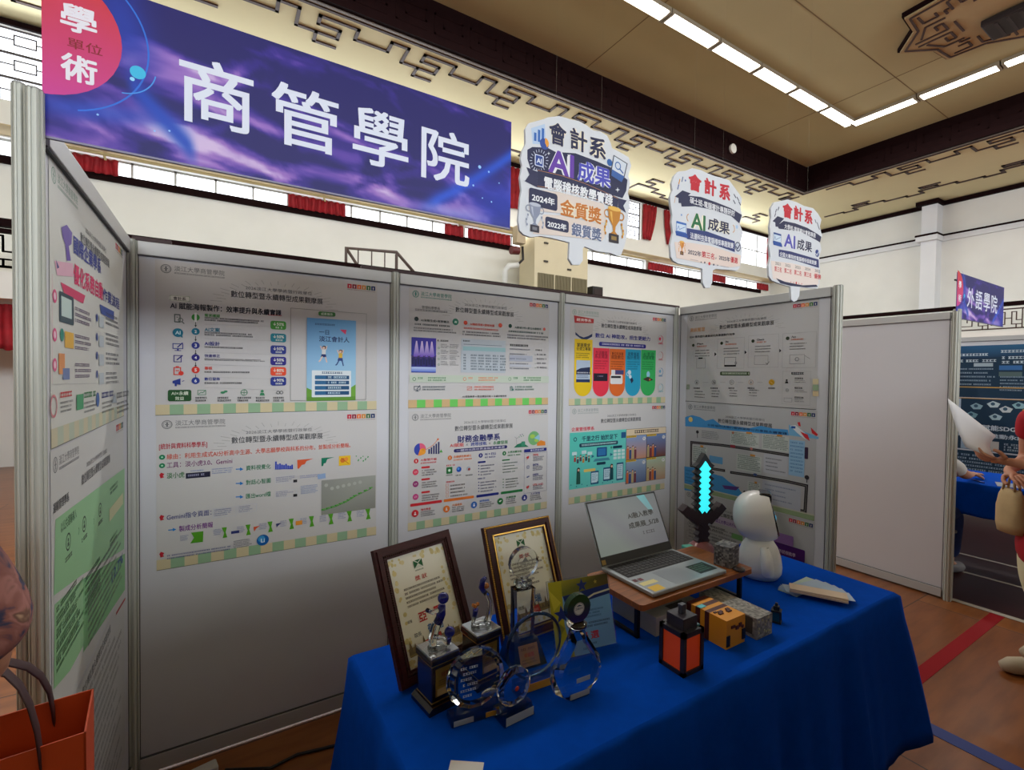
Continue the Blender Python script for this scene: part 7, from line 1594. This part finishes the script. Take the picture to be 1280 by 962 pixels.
def finger_joints(J, E, Rd, side, wrist, hand_dir, palm_n, curl, scale=1.0):
    """palm, four fingers and a thumb; hand_dir: wrist to knuckles, palm_n: out of the palm"""
    w = Vector(wrist); d = Vector(hand_dir).normalized(); n = Vector(palm_n); n = (n - d * n.dot(d)).normalized(); s = d.cross(n)
    pm = w + d * .045 * scale; J[side + 'palm'] = tuple(pm); Rd[side + 'palm'] = (.030 * scale, .016 * scale); E.append((side + 'wrist', side + 'palm'))
    for f, (off, L) in enumerate(((-.027, .066), (-.009, .076), (.009, .070), (.026, .054))):
        k = w + d * .088 * scale + s * off * scale; J[side + 'f%da' % f] = tuple(k); Rd[side + 'f%da' % f] = .0095 * scale; E.append((side + 'palm', side + 'f%da' % f)); p = k; dd = d
        for q in range(2):
            ang = curl * (.6 + .5 * q); dd = (dd * math.cos(ang) + n * math.sin(ang)).normalized(); p = p + dd * L * .55 * scale; nmk = side + 'f%d%s' % (f, 'bc'[q]); J[nmk] = tuple(p); Rd[nmk] = (.0085 - .0015 * q) * scale; E.append((side + 'f%d%s' % (f, 'ab'[q]), nmk))
    t0 = w + d * .035 * scale - s * .034 * scale + n * .008 * scale; J[side + 'ta'] = tuple(t0); Rd[side + 'ta'] = .012 * scale; E.append((side + 'palm', side + 'ta'))
    t1 = t0 + (d * .7 - s * .5 + n * .5).normalized() * .036 * scale; J[side + 'tb'] = tuple(t1); Rd[side + 'tb'] = .0105 * scale; E.append((side + 'ta', side + 'tb'))
    t2 = t1 + (d * .9 + n * .4 + s * .1).normalized() * .03 * scale; J[side + 'tc'] = tuple(t2); Rd[side + 'tc'] = .0085 * scale; E.append((side + 'tb', side + 'tc'))
def person(x, y, rz, label, pose, shirt, pants, shoes, hairlen=.1, hem=None):
    """pose: dict of joints in local space (x right of the body, y forward, z up), missing ones take a standing default"""
    J = dict(pelvis=(0, 0, .92), waist=(0, .01, 1.06), chest=(0, .0, 1.24), neck0=(0, -.01, 1.40), neck=(0, .0, 1.47), head0=(0, .015, 1.53), head=(0, .02, 1.60), crown=(0, .01, 1.66),
             rsh=(.17, -.01, 1.36), lsh=(-.17, -.01, 1.36), relb=(.22, -.02, 1.09), lelb=(-.22, -.02, 1.09), rwrist=(.22, .08, .87), lwrist=(-.22, .08, .87),
             rhip=(.09, 0, .88), lhip=(-.09, 0, .88), rknee=(.10, .02, .48), lknee=(-.10, .02, .48), rank=(.10, -.02, .09), lank=(-.10, -.02, .09), rtoe=(.11, .13, .035), ltoe=(-.11, .13, .035))
    hd_ = pose.pop('hands', {}); J.update(pose)
    E = [('pelvis', 'waist'), ('waist', 'chest'), ('chest', 'neck0'), ('neck0', 'neck'), ('neck', 'head0'), ('head0', 'head'), ('head', 'crown'), ('neck0', 'rsh'), ('neck0', 'lsh'), ('rsh', 'relb'), ('relb', 'rwrist'), ('lsh', 'lelb'), ('lelb', 'lwrist'), ('pelvis', 'rhip'), ('pelvis', 'lhip'), ('rhip', 'rknee'), ('rknee', 'rank'), ('rank', 'rtoe'), ('lhip', 'lknee'), ('lknee', 'lank'), ('lank', 'ltoe')]
    Rd = dict(pelvis=(.14, .10), waist=(.125, .09), chest=(.15, .105), neck0=(.08, .07), neck=.052, head0=(.066, .075), head=(.076, .094), crown=(.055, .07), rsh=.056, lsh=.056, relb=.040, lelb=.040, rwrist=(.027, .023), lwrist=(.027, .023), rhip=.085, lhip=.085, rknee=.056, lknee=.056, rank=.040, lank=.040, rtoe=(.035, .025), ltoe=(.035, .025))
    for s in ('r', 'l'):
        w_ = Vector(J[s + 'wrist']); fd = (w_ - Vector(J[s + 'elb'])).normalized(); h = hd_.get(s, {})
        finger_joints(J, E, Rd, s, w_, h.get('dir', fd), h.get('n', (0, .3, -1) if abs(fd.z) < .7 else ((-1 if s == 'r' else 1), 0, 0)), h.get('curl', .45))
    e = empty('person', (x, y, 0), rz, label, 'person')
    body = skin_mesh('body', J, E, Rd, 'pelvis', SKIN, e)
    H = Vector(J['head']); f = (Vector(J['head']) - Vector(J['neck'])); 
    hb = MB().use(HAIR); hb.ell((H.x, H.y - .018, H.z + .028), (.084, .098, .085), 20, 14); hb.ell((H.x, H.y - .050, H.z - .03 - hairlen * .4), (.075, .052, .06 + hairlen * .5), 16, 10); hb.build('hair', None, e)
    fc = MB().use(mat('eye_white', (226, 224, 220), .3)); [fc.ell((H.x + s * .032, H.y + .088, H.z - .012), (.012, .006, .007), 10, 6) for s in (-1, 1)]; fc.build('eyes', None, e)
    fc = MB().use(HAIR); [fc.ell((H.x + s * .032, H.y + .0935, H.z - .012), .0045, 8, 6) for s in (-1, 1)]; [fc.tube([(H.x + s * .016, H.y + .092, H.z + .010), (H.x + s * .048, H.y + .084, H.z + .008)], .003, 6) for s in (-1, 1)]; fc.build('brows', None, e)
    MB().use(SKIN).tube([(H.x, H.y + .088, H.z), (H.x, H.y + .104, H.z - .028), (H.x, H.y + .094, H.z - .036)], [.007, .011, .006], 8).build('nose', None, e)
    MB().use(mat('lips', (166, 84, 80), .5)).ell((H.x, H.y + .086, H.z - .058), (.022, .007, .007), 12, 6).build('mouth', None, e)
    [MB().use(SKIN).ell((H.x + s * .080, H.y, H.z - .015), (.010, .018, .030), 10, 8).build('ear', None, e) for s in (-1, 1)]
    def mid(a, b, t): return tuple(Vector(J[a]).lerp(Vector(J[b]), t))
    J2 = dict(J); J2['rsl'] = mid('rsh', 'relb', shirt[1]); J2['lsl'] = mid('lsh', 'lelb', shirt[1]); J2['hem'] = hem or mid('pelvis', 'waist', -.55)
    E2 = [('pelvis', 'waist'), ('waist', 'chest'), ('chest', 'neck0'), ('neck0', 'rsh'), ('neck0', 'lsh'), ('rsh', 'rsl'), ('lsh', 'lsl'), ('pelvis', 'hem')]
    R2 = dict(Rd); R2['rsl'] = .052; R2['lsl'] = .052; R2['hem'] = (.15, .115) if not hem else (.19, .15); R2['neck0'] = (.085, .075); R2['pelvis'] = (.165, .125) if hem else (.145, .105)
    skin_mesh('shirt', J2, E2, R2, 'waist', shirt[0], e, only=('pelvis', 'waist', 'chest', 'neck0', 'rsh', 'lsh', 'rsl', 'lsl', 'hem'), grow=.014)
    E3 = [('pelvis', 'rhip'), ('pelvis', 'lhip'), ('rhip', 'rknee'), ('rknee', 'rcuff'), ('lhip', 'lknee'), ('lknee', 'lcuff')]; J3 = dict(J); J3['rcuff'] = mid('rknee', 'rank', .92); J3['lcuff'] = mid('lknee', 'lank', .92); R3 = dict(Rd); R3['pelvis'] = (.125, .088); R3['rhip'] = R3['lhip'] = .078; R3['rcuff'] = .058; R3['lcuff'] = .058
    J3['rhip'], J3['lhip'] = mid('rhip', 'rknee', .04 if not hem else .42), mid('lhip', 'lknee', .04 if not hem else .42)
    for s in ('r', 'l'): skin_mesh('trouser_leg', J3, E3, R3, s + 'hip', pants, e, only=(s + 'hip', s + 'knee', s + 'cuff'), grow=.014)
    for s in ('r', 'l'):
        a_, t_ = Vector(J[s + 'ank']), Vector(J[s + 'toe']); d = (t_ - a_); d.z = 0; d.normalize(); b_ = a_ - d * .05
        MB().use(shoes).tube([(b_.x, b_.y, .052), (a_.x, a_.y, .058), (a_.x + d.x * .07, a_.y + d.y * .07, .048), (t_.x, t_.y, .040), (t_.x + d.x * .04, t_.y + d.y * .04, .030)], [.034, .046, .046, .042, .024], 14).build('shoe', None, e)
    return e, J
def world(e, p): return e.matrix_basis @ Vector(p)

# -- person at the left edge: flowered sleeve, bag strap over the forearm
def floral():
    m = bpy.data.materials.new('floral_cloth'); m.use_nodes = True; nt = m.node_tree; b = nt.nodes['Principled BSDF']; tc = nt.nodes.new('ShaderNodeTexCoord'); nz = nt.nodes.new('ShaderNodeTexNoise'); nz.inputs['Scale'].default_value = 16; nz.inputs['Detail'].default_value = 3; nz.inputs['Distortion'].default_value = 1.5
    rp = nt.nodes.new('ShaderNodeValToRGB'); rp.color_ramp.interpolation = 'EASE'
    for i, (p, c) in enumerate(((.30, (40, 28, 34)), (.42, (60, 60, 90)), (.48, (150, 96, 88)), (.56, (176, 120, 112)), (.64, (120, 84, 70)), (.72, (196, 160, 130)))):
        e_ = rp.color_ramp.elements[i] if i < 2 else rp.color_ramp.elements.new(p); e_.position = p; e_.color = (*C3(c), 1)
    nt.links.new(tc.outputs['Object'], nz.inputs['Vector']); nt.links.new(nz.outputs['Fac'], rp.inputs[0]); nt.links.new(rp.outputs[0], b.inputs['Base Color']); b.inputs['Roughness'].default_value = .8
    return m
P1X, P1Y = -.162, -1.55
e1, J1 = person(P1X, P1Y, 0, 'person in flowered pink and dark shirt cut by the left frame edge', dict(rsh=(.175, .02, 1.36), relb=(.220, .045, 1.205), rwrist=(.03, .20, 1.155), hands={'r': {'curl': .9}}), (floral(), .96), mat('trouser_dark', (40, 40, 50), .8), mat('shoe_black', (26, 24, 26), .5), .25)
e1.scale = (1.015, 1.015, 1.015)
slv = skin_mesh('arm_sleeve', dict(relb=J1['relb'], rwrist=J1['rwrist']), [('relb', 'rwrist')], dict(relb=.044, rwrist=.032), 'relb', mat('pale_sleeve', (176, 170, 178), .8), e1, grow=.004)
# orange paper bag on a dark strap over the forearm
e = empty('paper_bag', (P1X + .155, P1Y + .09, .81), .10, 'orange paper bag with dark maroon handles hanging from the left person', 'bag')
ORB = mat('orange_paper', (200, 74, 28), .6, noise=.05, nscale=6)
bw, bh, bd = .150, .31, .05
g = MB().use(ORB); t_ = .002
g.box(-bw, -bd, 0, bw, -bd + t_, bh); g.box(-bw, bd - t_, 0, bw, bd, bh); g.box(-bw, -bd, 0, -bw + t_, bd, bh); g.box(bw - t_, -bd, 0, bw, bd, bh); g.box(-bw, -bd, 0, bw, bd, t_); g.build('bag_body', None, e)
STRP = mat('maroon_strap', (58, 24, 32), .6)
for yy in (-bd + .004, bd - .004):
    pts = [(.012, yy, bh - .04), (.017, yy, bh + .02), (.035, yy * .5, bh + .080), (.062, 0, bh + .095), (.092, yy * .5, bh + .07), (.109, yy, bh + .02), (.111, yy, bh - .04)]
    rows = [[(p[0], p[1] - .012, p[2]) for p in pts], [(p[0], p[1] + .012, p[2]) for p in pts]]
    o = MB().use(STRP).sheet(rows).build('handle', None, e); solidify(o, .004); subsurf(o, 1)
MB().use(mat('pale_disc', (206, 130, 80), .6)).cyl((-.03, -bd - .001, .14), (-.03, -bd, .14), .055, n=32).build('printed_disc', None, e)

# -- person on the right: red top, cream trousers, holding a white sheet
REDC = mat('red_cloth', (172, 16, 34), .8, noise=.08, nscale=15); CREAM = mat('cream_cloth', (214, 206, 168), .8, noise=.05, nscale=10)
P2X, P2Y, P2R = 4.10, -1.62, 1.0
e2, J2_ = person(P2X, P2Y, P2R, 'person in red top and cream trousers holding up a white sheet, right edge', dict(lsh=(-.17, .0, 1.36), lelb=(-.20, .10, 1.10), lwrist=(.0, .27, 1.13), relb=(.25, -.08, 1.11), rwrist=(.17, .12, 1.05), rank=(.10, -.14, .09), rtoe=(.12, .0, .035), lknee=(-.08, .10, .48), lank=(-.05, .10, .09), ltoe=(-.01, .24, .035), hands={'l': {'dir': (.45, 1, .10), 'n': (.5, .1, .85), 'curl': .75}, 'r': {'dir': (-1, .25, -.2), 'n': (0, -.3, -1), 'curl': .6}}), (REDC, .55), CREAM, mat('shoe_beige', (190, 176, 150), .6), .2, hem=(0, 0, .50))
w0 = world(e2, J2_['lpalm'])
# the sheet springs from between thumb and fingers
def paper(name, pts, label, m_, parent=None):
    o = MB().use(m_).sheet(pts).build(name); solidify(o, .0012); tag(o, label, 'paper'); return o
PAPW = mat('white_paper', (226, 226, 232), .6)
sr, sz, sf = Vector((.853, -.52, 0)), Vector((0, 0, 1)), Vector((.52, .853, 0))
ca, cb, cc, cd = w0 + sr * -.155 + sz * .065 + sf * .03, w0 + sr * .005 + sz * .0 + sf * .012, w0 + sr * .03 + sz * .125 + sf * .05, w0 + sr * -.195 + sz * .325 + sf * .10
rows = []
for j in range(7):
    v = j / 6; rows.append([tuple((ca.lerp(cb, u / 5)).lerp(cd.lerp(cc, u / 5), v) + sf * .03 * math.sin(PI * v) * (u / 5 - .3) - sr * .018 * math.sin(PI * v)) for u in range(6)])
paper('paper_sheet', rows, 'white curled sheet of paper held up by the person in red', PAPW)
# cream tote held low
rp_ = world(e2, J2_['rpalm'])
e = empty('cloth_bag', (rp_.x, rp_.y, rp_.z - .33), .9, 'cream cloth bag hanging from the arm of the person in red', 'bag')
CRB = mat('cream_bag', (186, 160, 116), .85, noise=.08, nscale=12)
vs = []; L_ = [(.0, .065, .030), (.05, .080, .038), (.15, .076, .036), (.21, .064, .026), (.245, .052, .014)]
for z, hw, hd in L_:
    for i in range(20): t = 2 * PI * i / 20; vs.append((hw * math.copysign(abs(math.cos(t)) ** .6, math.cos(t)) + .006 * math.sin(3 * t + z * 30), hd * math.sin(t), z))
b = MB().use(CRB); b.add(vs, [(j * 20 + i, j * 20 + (i + 1) % 20, (j + 1) * 20 + (i + 1) % 20, (j + 1) * 20 + i) for j in range(4) for i in range(20)] + [tuple(range(20))[::-1], tuple(range(80, 100))], True); b.build('bag_body', None, e)
for s_ in (-1, 1): MB().use(CRB).tube([(-.036, s_ * .012, .235), (-.03, s_ * .012, .295), (.0, s_ * .006, .335), (.03, s_ * .012, .295), (.036, s_ * .012, .235)], .006, 8).build('handle', None, e)

# -- person seated behind the lone panel: white sleeve, forearms on the blue table
WSH = mat('white_shirt', (214, 216, 222), .8, noise=.03, nscale=10); JEAN = mat('blue_jeans', (26, 48, 110), .85, noise=.1, nscale=30)
P3X, P3Y = 5.03, -.66
e3, J3_ = person(P3X, P3Y, -PI / 2 - .15, 'person in white shirt and red vest seated at the neighbouring blue table', dict(pelvis=(0, -.05, .50), waist=(0, -.02, .64), chest=(0, .04, .82), neck0=(0, .10, .97), neck=(0, .13, 1.03), head0=(0, .16, 1.09), head=(0, .18, 1.16), crown=(0, .17, 1.22), rsh=(.17, .09, .94), lsh=(-.17, .09, .94), relb=(.22, .30, .815), lelb=(-.22, .30, .815), rwrist=(.16, .52, .795), lwrist=(-.10, .50, .795), rhip=(.10, -.02, .48), lhip=(-.10, -.02, .48), rknee=(.13, .36, .50), lknee=(-.13, .36, .50), rank=(.13, .28, .09), lank=(-.13, .30, .09), rtoe=(.14, .43, .035), ltoe=(-.14, .45, .035), hands={'r': {'dir': (-.1, 1, -.02), 'n': (0, 0, -1), 'curl': .2}, 'l': {'dir': (.3, 1, -.02), 'n': (0, 0, -1), 'curl': .2}}), (WSH, .85), JEAN, mat('shoe_grey', (120, 116, 118), .6), .1)
g = skin_mesh('vest', dict(J3_), [('waist', 'chest'), ('chest', 'neck0')], dict(waist=(.145, .11), chest=(.172, .125), neck0=(.11, .09)), 'chest', REDC, e3, only=('waist', 'chest', 'neck0'), grow=.012)
e = empty('chair', (P3X + .02, P3Y - .01, 0), -PI / 2 - .15, 'grey folding chair under the seated person in the neighbouring booth', 'chair')
CHG = mat('chair_grey', (96, 98, 104), .5)
MB().use(CHG).cbox(-.21, -.22, .36, .21, .20, .385, .008).build('seat', None, e); MB().use(CHG).cbox(-.20, -.27, .62, .20, -.245, .86, .008).build('backrest', None, e)
for sx in (-.19, .19):
    MB().use(MATS['black_steel']).tube([(sx, .18, 0), (sx, .10, .36)], .011, 8).build('leg', None, e); MB().use(MATS['black_steel']).tube([(sx, -.24, 0), (sx, -.20, .36), (sx, -.26, .84)], .011, 8).build('leg', None, e)
